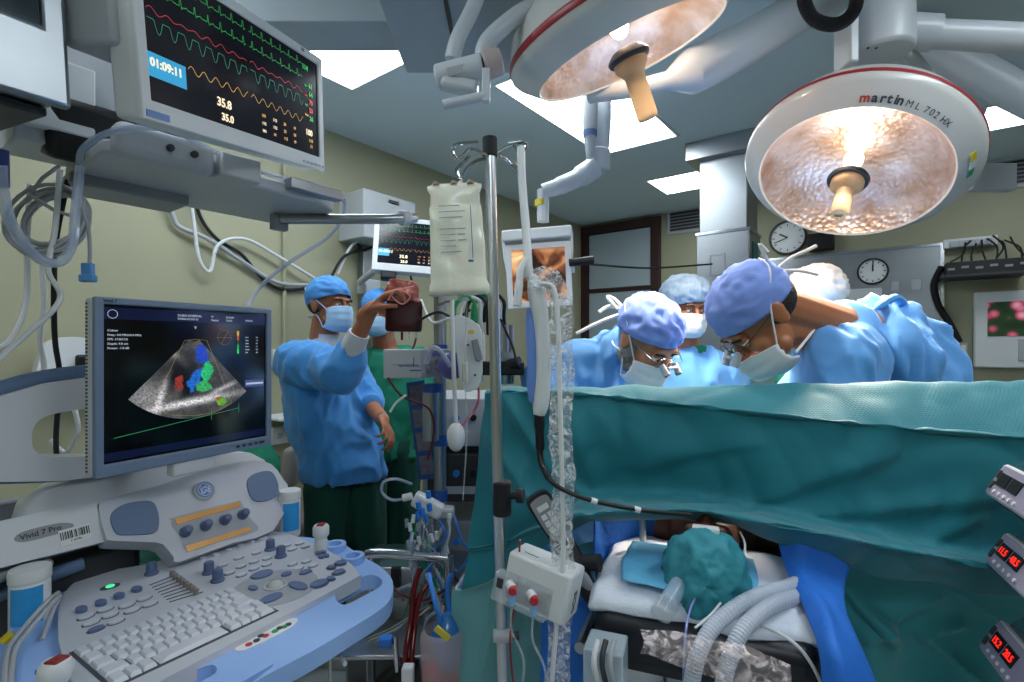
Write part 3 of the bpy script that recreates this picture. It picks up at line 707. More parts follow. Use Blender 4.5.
# ---------------------------------------------------------------- steel ceiling column
t = thing('ceiling_column', 'square stainless steel ceiling column left of the right surgical lamp', 'column', P(735, 400, 3.2))
cc = P(735, 345, 3.36); x_c, y_c = cc.x, cc.y+.1
Mc = MR.to_3x3()
b = MB(); b.box((x_c, y_c, 2.74), (.44, .44, .12), Mc); b.build('flange', M_sheet, t, bevel=.004)
b = MB(); b.box((x_c, y_c, 2.44), (.3, .3, .5), Mc); b.build('upper_shaft', M_sheet, t, bevel=.006)
b = MB(); b.box((x_c, y_c, 1.75), (.33, .33, .88), Mc); b.build('lower_shaft', M_sheet, t, bevel=.006)
b = MB(); b.box((x_c, y_c, 2.19), (.345, .345, .02), Mc); b.build('collar', M_chrome, t, bevel=.003)
f0 = V((x_c, y_c, 0))-RY*.168
b = MB(frame(RX, (0, 0, 1), f0+V((0, 0, 1.98))-RX*.03)); b.prism([[(-.05, -.07), (.05, -.07), (.05, .07), (-.05, .07)], [(-.04, -.06), (.04, -.06), (.04, .06), (-.04, .06)]], .004); b.box((0, -.09, .003), (.1, .01, .006)); b.build('hatch', M_steel, t)
b = MB(); b.box(V((x_c, y_c, 2.02))+RX*.168, (.006, .14, .2), Mc); b.build('gas_label', mat('teal_label', '2c6b62', .5), t)
# console shelf with knobs low on the column
t = thing('gas_console', 'pale teal medical panel with knobs behind the bending surgeon at right', 'console', P(775, 382, 2.6))
A = frame((1, 0, 0), (0, .1, 1), P(772, 368, 2.5))
b = MB(A); b.box((0, 0, -.08), (.34, .2, .16)); b.build('case', mat('pale_teal_enamel', '8fb9b4', .4), t, bevel=.006)
rnd = random.Random(2)
for i in range(6):
    b = MB(A); b.cyl((-.13+i*.05, .04, 0), (-.13+i*.05, .04, .015), .009, n=12); b.build('knob', M_dgrey, t)
for x, c in ((-.11, 'c5d13c'), (-.06, '2a86c9')):
    b = MB(A); b.box((x, -.02, .002), (.045, .045, .006)); b.build('outlet_plate', mat('plate_'+{'c5d13c': 'yellow', '2a86c9': 'blue'}[c], c, .4), t)
    b = MB(A); b.cyl((x, -.02, .004), (x, -.02, .012), .011, n=14); b.build('outlet', M_dgrey, t)
# wire between display and column
tag(MB().tube(spl([P(575, 262, 2.5), P(600, 265, 2.6), P(650, 268, 2.9), P(700, 265, 3.2), P(712, 264, 3.25)], 6), .006, 6).build('thin_cable', M_rubber), 'thin black cable strung between the ceiling display and the steel column', 'cable')

# ---------------------------------------------------------------- ceiling display with warm picture
t = thing('surgical_display', 'white ceiling hung display showing a warm orange surgical picture', 'display', P(540, 310, 2.5))
A = frame((.988, -.149, .048), (-.047, .012, 1), V((.164*.8, 3.125*.8, 1.45+.43*.8)))
m = bpy.data.materials.new('surgical_picture'); m.use_nodes = True; nt = m.node_tree; bs = nt.nodes['Principled BSDF']; N = nt.nodes
tc = N.new('ShaderNodeTexCoord'); wv = N.new('ShaderNodeTexNoise'); wv.inputs['Scale'].default_value = 7; wv.inputs['Distortion'].default_value = 1.2
rp = N.new('ShaderNodeValToRGB'); nt.links.new(tc.outputs['Object'], wv.inputs['Vector']); nt.links.new(wv.outputs['Fac'], rp.inputs[0])
e = rp.color_ramp.elements; e[0].position = .36; e[0].color = lin('24130d'); e[1].position = .72; e[1].color = lin('ffe2ac')
x_ = e.new(.47); x_.color = lin('6b3a24'); x_ = e.new(.58); x_.color = lin('c58a56')
nt.links.new(rp.outputs[0], bs.inputs['Base Color']); nt.links.new(rp.outputs[0], bs.inputs['Emission Color']); bs.inputs['Emission Strength'].default_value = .7; bs.inputs['Roughness'].default_value = .2
monitor(t, A, .32, .315, .05, .028, M_white, m, .03)
b = MB(A); b.box((.0, .2, -.03), (.345, .055, .11)); b.build('yoke', M_white, t, bevel=.008)
for s_ in (-1, 1):
    b = MB(A); b.tube([(s_*.168, .2, -.0), (s_*.165, .1, -.01), (s_*.155, .03, -.02)], .009, 8); b.build('yoke_arm', M_white, t)
b = MB(A); b.cyl((.155, .03, -.02), (.175, .03, -.02), .03, n=20); b.build('pivot', M_white, t, bevel=.004)
b = MB(A); b.cyl((.15, .045, .02), (.27, .05, .02), .019, .021, n=20); b.build('grip', M_black, t, bevel=.003)
t2 = thing('display_boom', 'white jointed ceiling arm holding the surgical display', 'boom', P(545, 200, 2.5))
Yd = 2.56
b = MB(); b.tube([P(543, 222, Yd), P(543, 190, Yd)], .03, 18); b.build('lower_post', M_arm, t2)
b = MB(); b.tube([P(541, 200, Yd), P(541, 206, Yd)], .032, 18); b.build('yellow_label', mat('yellow_sticker', 'd8c43a', .5), t2)
b = MB(); b.tube(spl([P(543, 192, Yd), P(560, 186, Yd), P(580, 177, Yd+.03), P(594, 168, Yd+.05)], 6), [.04]*6+[.045]*6+[.055]*7, 18); b.build('spring_arm', M_arm, t2)
b = MB(); b.tube([P(598, 172, Yd+.06), P(598, 150, Yd+.06)], .062, 24); b.build('elbow', M_arm, t2, bevel=.01)
b = MB(); b.tube([P(598, 156, Yd+.06), P(600, 120, Yd+.07), V((P(600, 90, Yd+.08).x, Yd+.08, HC))], [.055, .058, .06], 24); b.build('upper_post', M_arm, t2)
b = MB(); b.tube([P(590, 158, Yd-.02), P(590, 130, Yd-.02), P(590, 95, Yd-.02)], [.018, .035, .04], 18); b.build('cable_duct', M_lgrey, t2)
b = MB(); b.tube([P(590, 131, Yd-.02), P(590, 137, Yd-.02)], [.036, .034], 18); b.build('blue_ring', mat('dusk_blue', '5e77a6', .5), t2)
# ---------------------------------------------------------------- ultrasound machine
UO = V((-.65, 1.08, 0)); UM = Matrix.Translation(UO) @ Matrix.Rotation(R(58), 4, 'Z'); UI = UM.inverted()
U3 = UM.to_3x3()
M_ugrey = mat('cool_grey_casing', 'bfc3cd', .42, var=.03)
M_ulight = mat('pale_grey_casing', 'd2d5da', .4, var=.03)
M_ublue = mat('light_blue_casing', '93b6ec', .38, var=.03)
M_uslate = mat('slate_blue_plastic', '5d7496', .5, var=.05)
M_knob = mat('slate_knob', '55658a', .45, var=.05)
M_key = mat('grey_key', 'ccd0da', .45, var=.03)
M_keyb = mat('blue_key', '5c6e96', .4)
M_brass = mat('amber_display', 'b98a4e', .25, .3, em=.08, emc='d8a060')
us = thing('ultrasound_machine', 'large grey and light blue ultrasound machine with screen and keyboard at lower left', 'ultrasound machine', M=UM)
def c3(x, y): return x*.390625, 440+y*.390625
def UL(u, v, z): p = UI @ PZ(u, v, z); return (p.x, p.y)
def UF(z): return UM @ Matrix.Translation((0, 0, z))
def rnd_poly(pts, n=4): return [(p.x, p.y) for p in spl([V((a, b, 0)) for a, b in pts], n, True)]
ZP, ZB = .93, .918
# blue rim
outer = [UL(*c3(x, y), ZB) for x, y in ((1000, 350), (1006, 385), (985, 425), (900, 480), (800, 540), (700, 592), (640, 625))]
outer += [(-.06, -.335), (-.2, -.33), (-.31, -.27), (-.34, -.15), (-.33, .0), (-.28, .14), (-.22, .24), (-.1, .3), (.1, .26), (.26, .23)]
outer += [UL(*c3(x, y), ZB) for x, y in ((850, 258), (930, 300), (965, 318))]
hole1 = [UL(*c3(x, y), ZB) for x, y in ((860, 392), (885, 372), (940, 346), (972, 352), (976, 372), (925, 402), (885, 421), (864, 414))]
hole2 = [UL(*c3(x, y), ZB) for x, y in ((430, 622), (490, 592), (545, 575), (552, 596), (500, 625), (450, 655), (425, 650))]
b = MB(UF(ZB-.034)); b.prism([rnd_poly(outer, 3), rnd_poly(hole1, 3), rnd_poly(hole2, 3)], .034)
rim = b.build('handle_rim', M_ublue, us, bevel=.01, bseg=4)
# grey control panel
pan = [UL(*c3(x, y), ZP) for x, y in ((915, 348), (905, 322), (850, 290), (780, 255), (700, 235))]
pan = [UL(*c3(x, y), ZP) for x, y in ((905, 356), (917, 344), (900, 318), (850, 288), (780, 255), (700, 233))] + [(.17, .23), (.0, .25)] + [UL(*c3(x, y), ZP) for x, y in ((260, 335), (205, 355), (165, 390), (150, 440), (150, 510), (165, 565))] + [(-.27, -.17), (-.265, -.235), (-.22, -.248)] + [UL(*c3(x, y), ZP) for x, y in ((420, 612), (660, 486))]
b = MB(UF(ZP-.03)); b.prism([rnd_poly(pan, 2)], .03); panel = b.build('control_panel', M_ugrey, us, bevel=.006, bseg=3)
def onp(x, y, z=ZP): a = UL(*c3(x, y), z); return a
def flat(name, x, y, rx, ry, h, m, par, z=ZP, rot=0, n=20, bev=.0015):
    a = onp(x, y); ring = [(rx*math.cos(2*math.pi*i/n), ry*1.45*math.sin(2*math.pi*i/n)) for i in range(n)]
    b = MB(UF(z) @ Matrix.Translation((a[0], a[1], -.002)) @ Matrix.Rotation(rot, 4, 'Z')); b.prism([ring], h+.002); return b.build(name, m, par, bevel=bev)
# ovals
M_ring = mat('button_surround', '4c5266', .5)
def oval(x, y, blue=False, s=1):
    flat('button_surround', x, y, .0145*s, .0075*s, .0008, M_ring, panel, bev=0)
    flat('button', x, y, .0125*s, .006*s, .004, M_keyb if blue else M_key, panel)
for x, y in ((270, 435), (325, 425), (370, 407), (220, 454), (282, 450), (338, 438), (384, 422), (233, 470), (297, 466)): oval(x, y)
oval(246, 486, True)
for x, y in ((208, 438), (258, 421), (305, 403), (350, 386)): flat('button', x, y, .009, .009, .007, M_keyb, panel)
flat('button_surround', 282, 376, .018, .009, .001, M_ring, panel, bev=0)
flat('power_light', 282, 376, .008, .005, .003, mat('green_lamp', '3fd08a', .3, em=1.2), panel)
for x, y in ((569, 322), (587, 342), (611, 303), (617, 325), (618, 347), (650, 331), (650, 313), (656, 290), (683, 320), (684, 304), (733, 271), (748, 281), (767, 266), (782, 274), (749, 319), (765, 330), (784, 312), (801, 323)): oval(x, y, False, .85)
for x, y in ((520, 305), (553, 295), (585, 283), (615, 272), (644, 261)): flat('button', x, y, .007, .005, .005, M_key, panel)
flat('button', 671, 252, .013, .007, .003, M_key, panel)
for x, y, rx, ry in ((671, 347, .024, .013), (694, 408, .024, .01), (763, 376, .013, .019), (816, 370, .02, .01), (648, 382, .008, .009), (733, 346, .012, .007), (781, 341, .014, .007), (867, 340, .014, .007), (846, 357, .008, .006), (848, 328, .008, .006), (871, 317, .012, .008)):
    flat('button_surround', x, y, rx+.003, ry+.003, .0008, M_ring, panel, bev=0); flat('button', x, y, rx, ry, .005, M_keyb, panel)
for dx, dy in ((-10, -3), (10, 3), (-3, 6), (3, -6)): flat('arrow_button', 825+dx, 296+dy, .006, .006, .006, M_keyb, panel)
flat('ring_plate', 706, 376, .085, .06, .0012, mat('ring_grey', 'a4a7ae', .4), panel, n=40)
a = onp(705, 375); b = MB(UF(ZP)); b.ball((a[0], a[1], -.004), .019); b.build('trackball', mat('trackball', 'c3c2bd', .25, coat=.5), panel)
b = MB(UF(ZP)); b.lathe([(.019, .0), (.024, .0), (.024, .004), (.019, .004)], Matrix.Translation((a[0], a[1], 0)), cap=False); b.build('trackball_ring', M_lgrey, panel)
for x, y in ((388, 343), (535, 341), (557, 361), (692, 281), (719, 299)):
    a = onp(x, y); b = MB(UF(ZP)); b.lathe([(.014, -.001), (.014, .004), (.011, .006), (.0105, .024), (.008, .027), (.001, .027)], Matrix.Translation((a[0], a[1], 0)), n=20); b.build('knob', M_knob, panel, bevel=.001)
# slider bank
s0 = V(onp(385, 358)+(0,)); 
for k in range(8):
    f0 = c3(383+k*7.2, 372+k*6.2); f1 = c3(457+k*9, 343+k*6.6)
    p0 = UL(*f0, ZP); p1 = UL(*f1, ZP)
    b = MB(UF(ZP)); b.tube([(p0[0], p0[1], 0), (p1[0], p1[1], 0)], .0014, 6); b.build('slider_slot', M_dgrey, panel)
    t_ = .78; a = (p0[0]+(p1[0]-p0[0])*t_, p0[1]+(p1[1]-p0[1])*t_)
    d = V((p1[0]-p0[0], p1[1]-p0[1], 0)).normalized()
    b = MB(UF(ZP) @ frame(d, V((0, 0, 1)), (a[0], a[1], .006))); b.box((0, 0, 0), (.009, .014, .011)); b.build('slider_cap', mat('taupe_cap', '8f8782', .5), panel, bevel=.002)
# keyboard
kc = [UL(*c3(186, 545), ZP), UL(*c3(590, 383), ZP), UL(*c3(684, 448), ZP), (-.245, -.19)]
K0 = V((kc[0][0], kc[0][1], 0)); kx = V((kc[1][0]-kc[0][0], kc[1][1]-kc[0][1], 0)); kd = V((kc[2][0]-kc[1][0], kc[2][1]-kc[1][1], 0))
KW, KD = kx.length, kd.length; kx.normalize(); kd.normalize()
KM = UF(ZP) @ frame(kx, -kd, K0)
b = MB(KM); b.box((KW/2, -KD/2, .0005), (KW+.008, KD+.008, .001)); kb = b.build('keyboard', mat('keyboard_well', '4a4e58', .6), us)
def keymesh(w, d):
    b = MB(); a0, a1 = .47, .38
    vs = [(-w*.48, -d*.48, 0), (w*.48, -d*.48, 0), (w*.48, d*.48, 0), (-w*.48, d*.48, 0), (-w*.36, -d*.33, .0065), (w*.36, -d*.33, .0065), (w*.36, d*.4, .0065), (-w*.36, d*.4, .0065)]
    return vs, [(3, 2, 1, 0), (4, 5, 6, 7), (0, 1, 5, 4), (1, 2, 6, 5), (2, 3, 7, 6), (3, 0, 4, 7)]
rows = [[1]*15, [1.4]+[1]*12+[1.6], [1.7]+[1]*11+[2.3], [2.2]+[1]*10+[1.8, 1], [1.3, 1, 1.2, 6.6, 1.2, 1, 1, 1.7]]
protos = {}
for ri, rw in enumerate(rows):
    tot = sum(rw); x = 0; d = KD/5
    for wk in rw:
        w_ = KW*wk/tot; key = (round(w_, 4),)
        Mk = KM @ Matrix.Translation((x+w_/2, -(ri+.5)*d, .0012))
        if key not in protos:
            vs, fs = keymesh(w_, d); b = MB(); b.add(vs, fs); o = b.build('key', M_key, kb, bevel=.0012)
            me = o.data; me.transform(WM[kb.name]); protos[key] = o; o.matrix_local = WM[kb.name].inverted() @ Mk; WM[o.name] = Mk
        else: copyat(protos[key], kb, Mk)
        x += w_
# label strip on the rim
sp = [UL(*c3(x, y), ZB) for x, y in ((612, 520), (745, 458), (752, 476), (625, 540))]
b = MB(UF(ZB-.001)); b.prism([rnd_poly(sp, 3)], .0022); st = b.build('label_strip', M_white, us)
for x, y, c in ((637, 525, 'b8324a'), (657, 515, '333a4a'), (668, 503, '333a4a'), (680, 503, 'b8324a'), (704, 491, '2e9a6a'), (716, 483, '333a4a'), (728, 480, '2e9a6a'), (738, 474, '333a4a')):
    a = UL(*c3(x, y), ZB); b = MB(UF(ZB+.001)); b.lathe([(.006, 0), (.006, .001)], Matrix.Translation((a[0], a[1], 0)), n=12); b.build('symbol', mat('symbol_'+{'b': 'red', '3': 'dark', '2': 'green'}[c[0]], c, .5), st)

# raised speaker panel
n_ = V((0, -.84, .54)); FP = UM @ V((0, .17, .96)); FN = U3 @ n_
FA = frame(U3 @ V((1, 0, 0)), U3 @ V((0, .54, .84)), FP)     # z = toward user
FI = FA.inverted()
if (FA.to_3x3() @ V((0, 0, 1))).dot(FN) < 0: print('face flipped')
def FU(x, y, off=0): p = FI @ PP(*c3(x, y), FP+FN*off, FN); return (p.x, p.y)
face = [FU(x, y) for x, y in ((253, 175), (275, 150), (400, 118), (560, 66), (650, 52), (695, 62), (722, 95), (742, 140), (700, 232), (600, 262), (460, 312), (445, 300), (425, 275), (400, 262), (290, 258), (270, 245))]
b = MB(FA @ Matrix.Translation((0, 0, -.05))); b.prism([rnd_poly(face, 2)], .05); fpan = b.build('speaker_panel', M_ugrey, us, bevel=.012, bseg=4)
def oncap(name, pts, h, m, n=4, bev=.002, par=None): b = MB(FA @ Matrix.Translation((0, 0, -.001))); b.prism([rnd_poly([FU(x, y) for x, y in pts], n)], h+.001); return b.build(name, m, par or fpan, bevel=bev)
oncap('speaker_cover', ((282, 205), (292, 180), (330, 162), (385, 158), (403, 185), (405, 222), (390, 240), (330, 244), (297, 240)), .004, M_uslate)
oncap('speaker_cover', ((632, 118), (638, 95), (668, 82), (695, 84), (711, 115), (705, 145), (672, 158), (645, 152)), .004, M_uslate)
oncap('display_recess', ((440, 205), (445, 198), (600, 158), (618, 162), (640, 200), (660, 232), (560, 262), (480, 285), (462, 250), (440, 222)), .0005, mat('recess_grey', '9fa3aa', .45), 3, 0)
oncap('amber_display', ((446, 203), (612, 158), (614, 170), (452, 217)), .002, M_brass, 1, 0)
oncap('amber_display', ((474, 272), (640, 222), (642, 233), (480, 287)), .002, M_brass, 1, 0)
for x, y in ((478, 232), (530, 216), (579, 202), (625, 188)):
    a = FU(x, y, .01); b = MB(FA); b.lathe([(.0135, 0), (.0135, .004), (.011, .006), (.010, .022), (.007, .025), (.001, .025)], Matrix.Translation((a[0], a[1], 0)), n=20); b.build('knob', M_knob, fpan, bevel=.001)
# round badge
a = FU(521, 130); BM = FA @ Matrix.Translation((a[0], a[1], .0))
b = MB(BM); b.lathe([(.026, 0), (.026, .006), (.022, .009), (.02, .007), (.001, .007)], n=36); bd = b.build('badge', M_lgrey, fpan)
b = MB(BM); b.lathe([(.0205, .006), (.0205, .0085), (.001, .0085)], n=36); b.build('badge_disc', mat('badge_blue', '5f84c6', .35), fpan)
M_silver = mat('silver_print', 'd6dce4', .3)
b = MB(BM)
rp_ = [V((.0165*math.cos(i/24*6.283), .0165*math.sin(i/24*6.283), .009)) for i in range(24)]
b.tube(rp_, .0009, 6, closed=True); b.build('badge_ring', M_silver, fpan)
text('GE', .021, BM @ Matrix.Translation((0, -.0075, .0085)), M_silver, fpan, 'badge_lettering', 'CENTER', .0004, shear=.35)
for k in range(4):
    a_ = k*math.pi/2+.5; b = MB(BM); b.tube([(math.cos(a_+j*.18)*(.0115+.0022*math.sin(j*.9)), math.sin(a_+j*.18)*(.0115+.0022*math.sin(j*.9)), .009) for j in range(6)], .0008, 6); b.build('badge_swirl', M_silver, fpan)
# cowling behind the panel, below the screen
cw = [(-.14, .21), (.02, .2), (.2, .2), (.31, .19), (.33, .26), (.3, .42), (.1, .48), (-.1, .46), (-.2, .4), (-.22, .3)]
rows_ = []
prof = [(.97, 1.03), (1.0, 1.06), (.96, 1.11), (.84, 1.135), (.5, 1.15), (.02, 1.155)]
cx0 = sum(p[0] for p in cw)/len(cw); cy0 = sum(p[1] for p in cw)/len(cw)
ring = rnd_poly(cw, 5)
b = MB(UM); b.grid([[V((cx0+(x-cx0)*s_, max(cy0+(y-cy0)*s_, .2+(z-.96)*.65), z)) for x, y in ring] for s_, z in prof], wrap=True); b.build('cowling', M_ulight, us, smooth=60)
# monitor
MA = frame((.454, .891, 0), (0, 0, 1), V((-.751, 1.215, 1.363))); 
M_bez = mat('slate_bezel', '7486a0', .45, var=.03)
wM, hM = .41, .372
b = MB(MA); o_ = [(-wM/2, -hM/2), (wM/2, -hM/2), (wM/2, hM/2), (-wM/2, hM/2)]; q_ = .0145
i_ = [(-wM/2+q_+.002, -hM/2+.026), (wM/2-q_, -hM/2+.026), (wM/2-q_, hM/2-q_), (-wM/2+q_+.002, hM/2-q_)]
b.prism([o_, i_], -.014); mon = b.build('monitor_bezel', M_bez, us, bevel=.003)
b = MB(MA); b.box((0, 0, -.03), (wM-.004, hM-.004, .036)); b.box((0, 0, -.06), (wM*.8, hM*.8, .04)); b.build('monitor_case', M_ulight, us, bevel=.006, bseg=3)
b = MB(MA)
for k in range(46): b.box((-wM/2+.0015, -hM/2+.012+k*.0077, -.037), (.002, .0034, .006))
v_ = b.build('cooling_slots', M_dgrey, us); v_['kind'] = 'stuff'
b = MB(MA); b.box((0, .006, -.01), (wM-.028, hM-.038, .006)); scr = b.build('screen', mat('black_screen', '05060a', .12, em=.02, var=0), us, smooth=0)
SA = MA @ Matrix.Translation((.001, .006, -.007)); W_, H_ = wM-.031, hM-.0405
b = MB(SA); b.box((0, H_*.445, .0008), (W_, H_*.075, .001)); b.build('menu_band', E_bg2, scr, smooth=0)
b = MB(SA); b.box((0, -H_*.46, .0008), (W_, H_*.05, .001)); b.build('menu_band', E_bg2, scr, smooth=0)
E_t = emat('pale_text', 'b4bcc8', .55); E_dim = emat('dim_trace', '8f7a48', .4); E_gr = emat('line_green', '2f8f5a', .6)
# screen fractions from the photo: x 0..1, y 0..1
def sx(x, y, z=.0015): return V(((x-.5)*W_, (.5-y)*H_, z))
def st_(s_, size, x, y, m=None, al='LEFT'): return text(s_, size*H_, SA @ Matrix.Translation(sx(x, y)), m or E_t, scr, 'screen_text', al)
st_('DUBAI HOSPITAL', .022, .39, .055); st_('DUBAI-ECHO 01', .02, .39, .078); st_('Patient', .02, .6, .078); st_('S7', .018, .6, .052); st_('06/12/09', .018, .7, .052); st_('TIs 0.2', .018, .7, .076); st_('09:41:22', .018, .84, .07)
for i, s_ in enumerate(('Colour', 'Freq.: 4.0 MHz/4.4 MHz', 'FPS: 17.0/17.0', 'Depth: 9.0 cm', 'Power: -1.0 dB')): st_(s_, .02, .02, .17+i*.028)
for i in range(6): st_(['Flow', 'Gain', 'Scale', 'Filter', 'Power', 'PRF'][i], .014, .84, .2+i*.024); st_(['3.0', '-12', '64', '1.1', '0.0', '4.0'][i], .014, .92, .2+i*.024)
st_('V', .03, .49, .14); 
b = MB(SA @ Matrix.Translation(sx(.045, .06))); b.tube([(.009*math.cos(i/16*6.28), .009*math.sin(i/16*6.28), 0) for i in range(16)], .0006, 5, closed=True); b.build('screen_emblem', E_t, scr)
# sector image
sm = bpy.data.materials.new('ultrasound_sector'); sm.use_nodes = True; nt = sm.node_tree; N = nt.nodes; L = nt.links; bs = N['Principled BSDF']
at = N.new('ShaderNodeVertexColor'); at.layer_name = 'scan'; tc = N.new('ShaderNodeTexCoord'); n1 = N.new('ShaderNodeTexNoise'); n1.inputs['Scale'].default_value = 260; n1.inputs['Detail'].default_value = 3
L.new(tc.outputs['Object'], n1.inputs['Vector']); mr = N.new('ShaderNodeMapRange'); mr.inputs[1].default_value = .3; mr.inputs[2].default_value = .7; mr.inputs[3].default_value = .35; mr.inputs[4].default_value = 1.6
L.new(n1.outputs['Fac'], mr.inputs[0]); vm = N.new('ShaderNodeVectorMath'); vm.operation = 'SCALE'; L.new(at.outputs['Color'], vm.inputs[0]); L.new(mr.outputs[0], vm.inputs['Scale'])
L.new(vm.outputs[0], bs.inputs['Emission Color']); bs.inputs['Emission Strength'].default_value = .8; bs.inputs['Base Color'].default_value = (.01, .01, .01, 1); bs.inputs['Roughness'].default_value = .3
ap = (.475, .03); half = R(43)
b = MB(SA); rows_ = []; cols_ = []
NA, NR = 70, 60
apx, apy = .49, .18; Rn, Rf = .05, .60
def blob(x, y, cx_, cy_, rx, ry, rot=0):
    c, s = math.cos(rot), math.sin(rot); dx, dy = x-cx_, y-cy_; a_ = (dx*c+dy*s)/rx; b_ = (-dx*s+dy*c)/ry; return math.exp(-(a_*a_+b_*b_))
for i in range(NR+1):
    row = []
    for j in range(NA+1):
        a_ = -half*1.04+2*half*1.02*j/NA; rr = Rn+(Rf-Rn)*i/NR
        x = apx+math.sin(a_)*rr*.66/.66*.95*.92; y = apy+math.cos(a_)*rr
        row.append(sx(x, y, .0016))
        nz = noise.noise(V((x*14, y*14, 2)))*.5+.5
        g = .035+.13*nz*nz
        g += .9*blob(x, y, .46, .665, .26, .022, -.12)+.5*blob(x, y, .68, .58, .1, .015, -.45)+.55*blob(x, y, .29, .62, .018, .12, .25)+.5*blob(x, y, .33, .3, .06, .02, .5)+.5*blob(x, y, .62, .26, .05, .02, -.4)+.25*blob(x, y, .22, .6, .1, .1)
        g -= .1*blob(x, y, .42, .5, .12, .12)
        c = [g*.9, g*.88, g*.9]
        j2 = noise.noise(V((x*22, y*22, 7)))*.35
        def put(k, col):
            if k+j2 > .6:
                for q in range(3): c[q] = col[q]
        put(blob(x, y, .54, .32, .055, .1, .1), (.01, .06, .55)); put(blob(x, y, .5, .5, .05, .12, .5), (.01, .14, .6))
        put(blob(x, y, .575, .45, .05, .1, .2), (.02, .5, .16)); put(blob(x, y, .55, .56, .07, .05), (.04, .42, .12)); put(blob(x, y, .4, .53, .04, .06), (.3, .03, .02))
        put(blob(x, y, .67, .68, .05, .035), (.12, .4, .03)); put(blob(x, y, .64, .66, .02, .02), (.4, .1, .01))
        cols_.append([max(0, q) for q in c]+[1])
    rows_.append(row)
b.grid(rows_); so = b.build('scan_picture', sm, scr, smooth=0)
ca = so.data.color_attributes.new('scan', 'FLOAT_COLOR', 'POINT')
for i, c in enumerate(cols_): ca.data[i].color = c
b = MB()
trace(b, SA, [tuple(sx(x, y)[:2]) for x, y in ((.43, .225), (.5, .215), (.57, .222), (.74, .7))], .0011, .002)
trace(b, SA, [tuple(sx(x, y)[:2]) for x, y in ((.43, .225), (.24, .68), (.35, .74), (.5, .765), (.62, .755), (.74, .7))], .0011, .002); b.build('colour_box', E_dim, scr, smooth=0)
b = MB(); trace(b, SA, [tuple(sx(x, y)[:2]) for x, y in ((.05, .845), (.6, .77), (.79, .745))], .0011, .002)
for x, y in ((.79, .745), (.6, .77)): trace(b, SA, [tuple(sx(x, y-.035)[:2]), tuple(sx(x, y+.035)[:2])], .001, .002)
b.build('ecg_line', E_gr, scr, smooth=0)
b = MB(SA @ Matrix.Translation(sx(.69, .2))); b.tube([(.018*math.cos(i/20*6.28), .018*math.sin(i/20*6.28), 0) for i in range(20)], .0004, 4, closed=True); b.tube([(-.02, 0, 0), (.02, 0, 0)], .0004, 4); b.tube([(-.008, -.014, 0), (.008, .014, 0)], .0005, 4); b.build('dial', E_dim, scr)
for i, c in enumerate(('c8a028', 'b05020', '204030', '1f9a4a', '35c060')):
    b = MB(SA @ Matrix.Translation(sx(.785, .165+i*.035))); b.box((0, 0, 0), (.005, H_*.035, .0008)); b.build('colour_scale', emat('scale_%s' % ('amber', 'rust', 'murk', 'leaf', 'mint')[i], c, .7), scr)
b = MB(SA @ Matrix.Translation(sx(.91, .56))); b.box((0, 0, 0), (.055, .018, .0006)); b.build('info_box', emat('info_blue', '4a5690', .4), scr)
b = MB(SA @ Matrix.Translation(sx(.91, .562))); b.box((0, 0, .0004), (.05, .005, .0006)); b.build('info_bar', E_t, scr)
text('Vivid 7', .009, MA @ Matrix.Translation((-wM/2+.014, hM/2-.0105, .0003)), M_dgrey, mon, bold=.0002)
for k in range(5):
    b = MB(MA); b.box((wM/2-.1+k*.017, -hM/2+.013, .001), (.007 if k < 4 else .014, .006, .003)); b.build('monitor_button', M_dgrey, mon)
b = MB(); b.cyl(MA @ V((0, -hM/2-.03, -.05)), MA @ V((0, -hM/2+.03, -.05)), .03, n=24); b.box(MA @ V((.0, -hM/2-.012, -.02)), (.1, .04, .03), MA.to_3x3() @ Matrix.Rotation(math.pi/2, 3, 'X') @ Matrix.Rotation(-math.pi/2, 3, 'X')); b.build('monitor_neck', M_ulight, us, bevel=.004)
# side arm panel with the model lettering
SP = UM @ V((-.3, .22, 1.0)); SN = U3 @ V((0, -.93, .37)); SPA = frame(U3 @ V((1, 0, 0)), U3 @ V((0, .37, .93)), SP); SPI = SPA.inverted()
def SU(u, v): p = SPI @ PP(u, v, SP, SN); return (p.x, p.y)
sp_ = [SU(*p) for p in ((-60, 540), (0, 521), (50, 510), (96, 502), (99, 515), (103, 530), (107, 541), (60, 553), (0, 568), (-60, 585))]
b = MB(SPA @ Matrix.Translation((0, 0, -.03))); b.prism([sp_], .03); sidep = b.build('side_panel', M_ulight, us, bevel=.008, bseg=3)
ov = [SU(*p) for p in ((14, 540), (20, 533), (40, 527), (60, 523), (73, 524), (70, 530), (50, 536), (25, 542))]
b = MB(SPA @ Matrix.Translation((0, 0, -.001))); b.prism([rnd_poly(ov, 3)], .002); b.build('name_plate', M_grey, sidep)
p0, p1 = SU(20, 540.5), SU(66, 528); tx = V((p1[0]-p0[0], p1[1]-p0[1], 0)); Lx = tx.length
tm = SPA @ frame(tx, V((-tx.y, tx.x, 0)), (p0[0], p0[1], .0012)); text('Vivid 7 Pro', Lx/5.0, tm, M_dgrey, sidep, bold=.0003)
p0, p1 = SU(61, 539), SU(89, 531); tx = V((p1[0]-p0[0], p1[1]-p0[1], 0)); Lx = tx.length
bm = SPA @ frame(tx, V((-tx.y, tx.x, 0)), (p0[0], p0[1], .0005)); b = MB(bm); b.box((Lx/2, .0, .0005), (Lx*1.12, .034, .001)); bl = b.build('barcode_label', M_white, sidep)
b = MB(bm); rnd = random.Random(9); x = 0
while x < Lx: w_ = rnd.choice([.0008, .0016, .0024]); b.box((x, .004, .0014), (w_, .016, .0006)); x += w_+rnd.choice([.0012, .002])
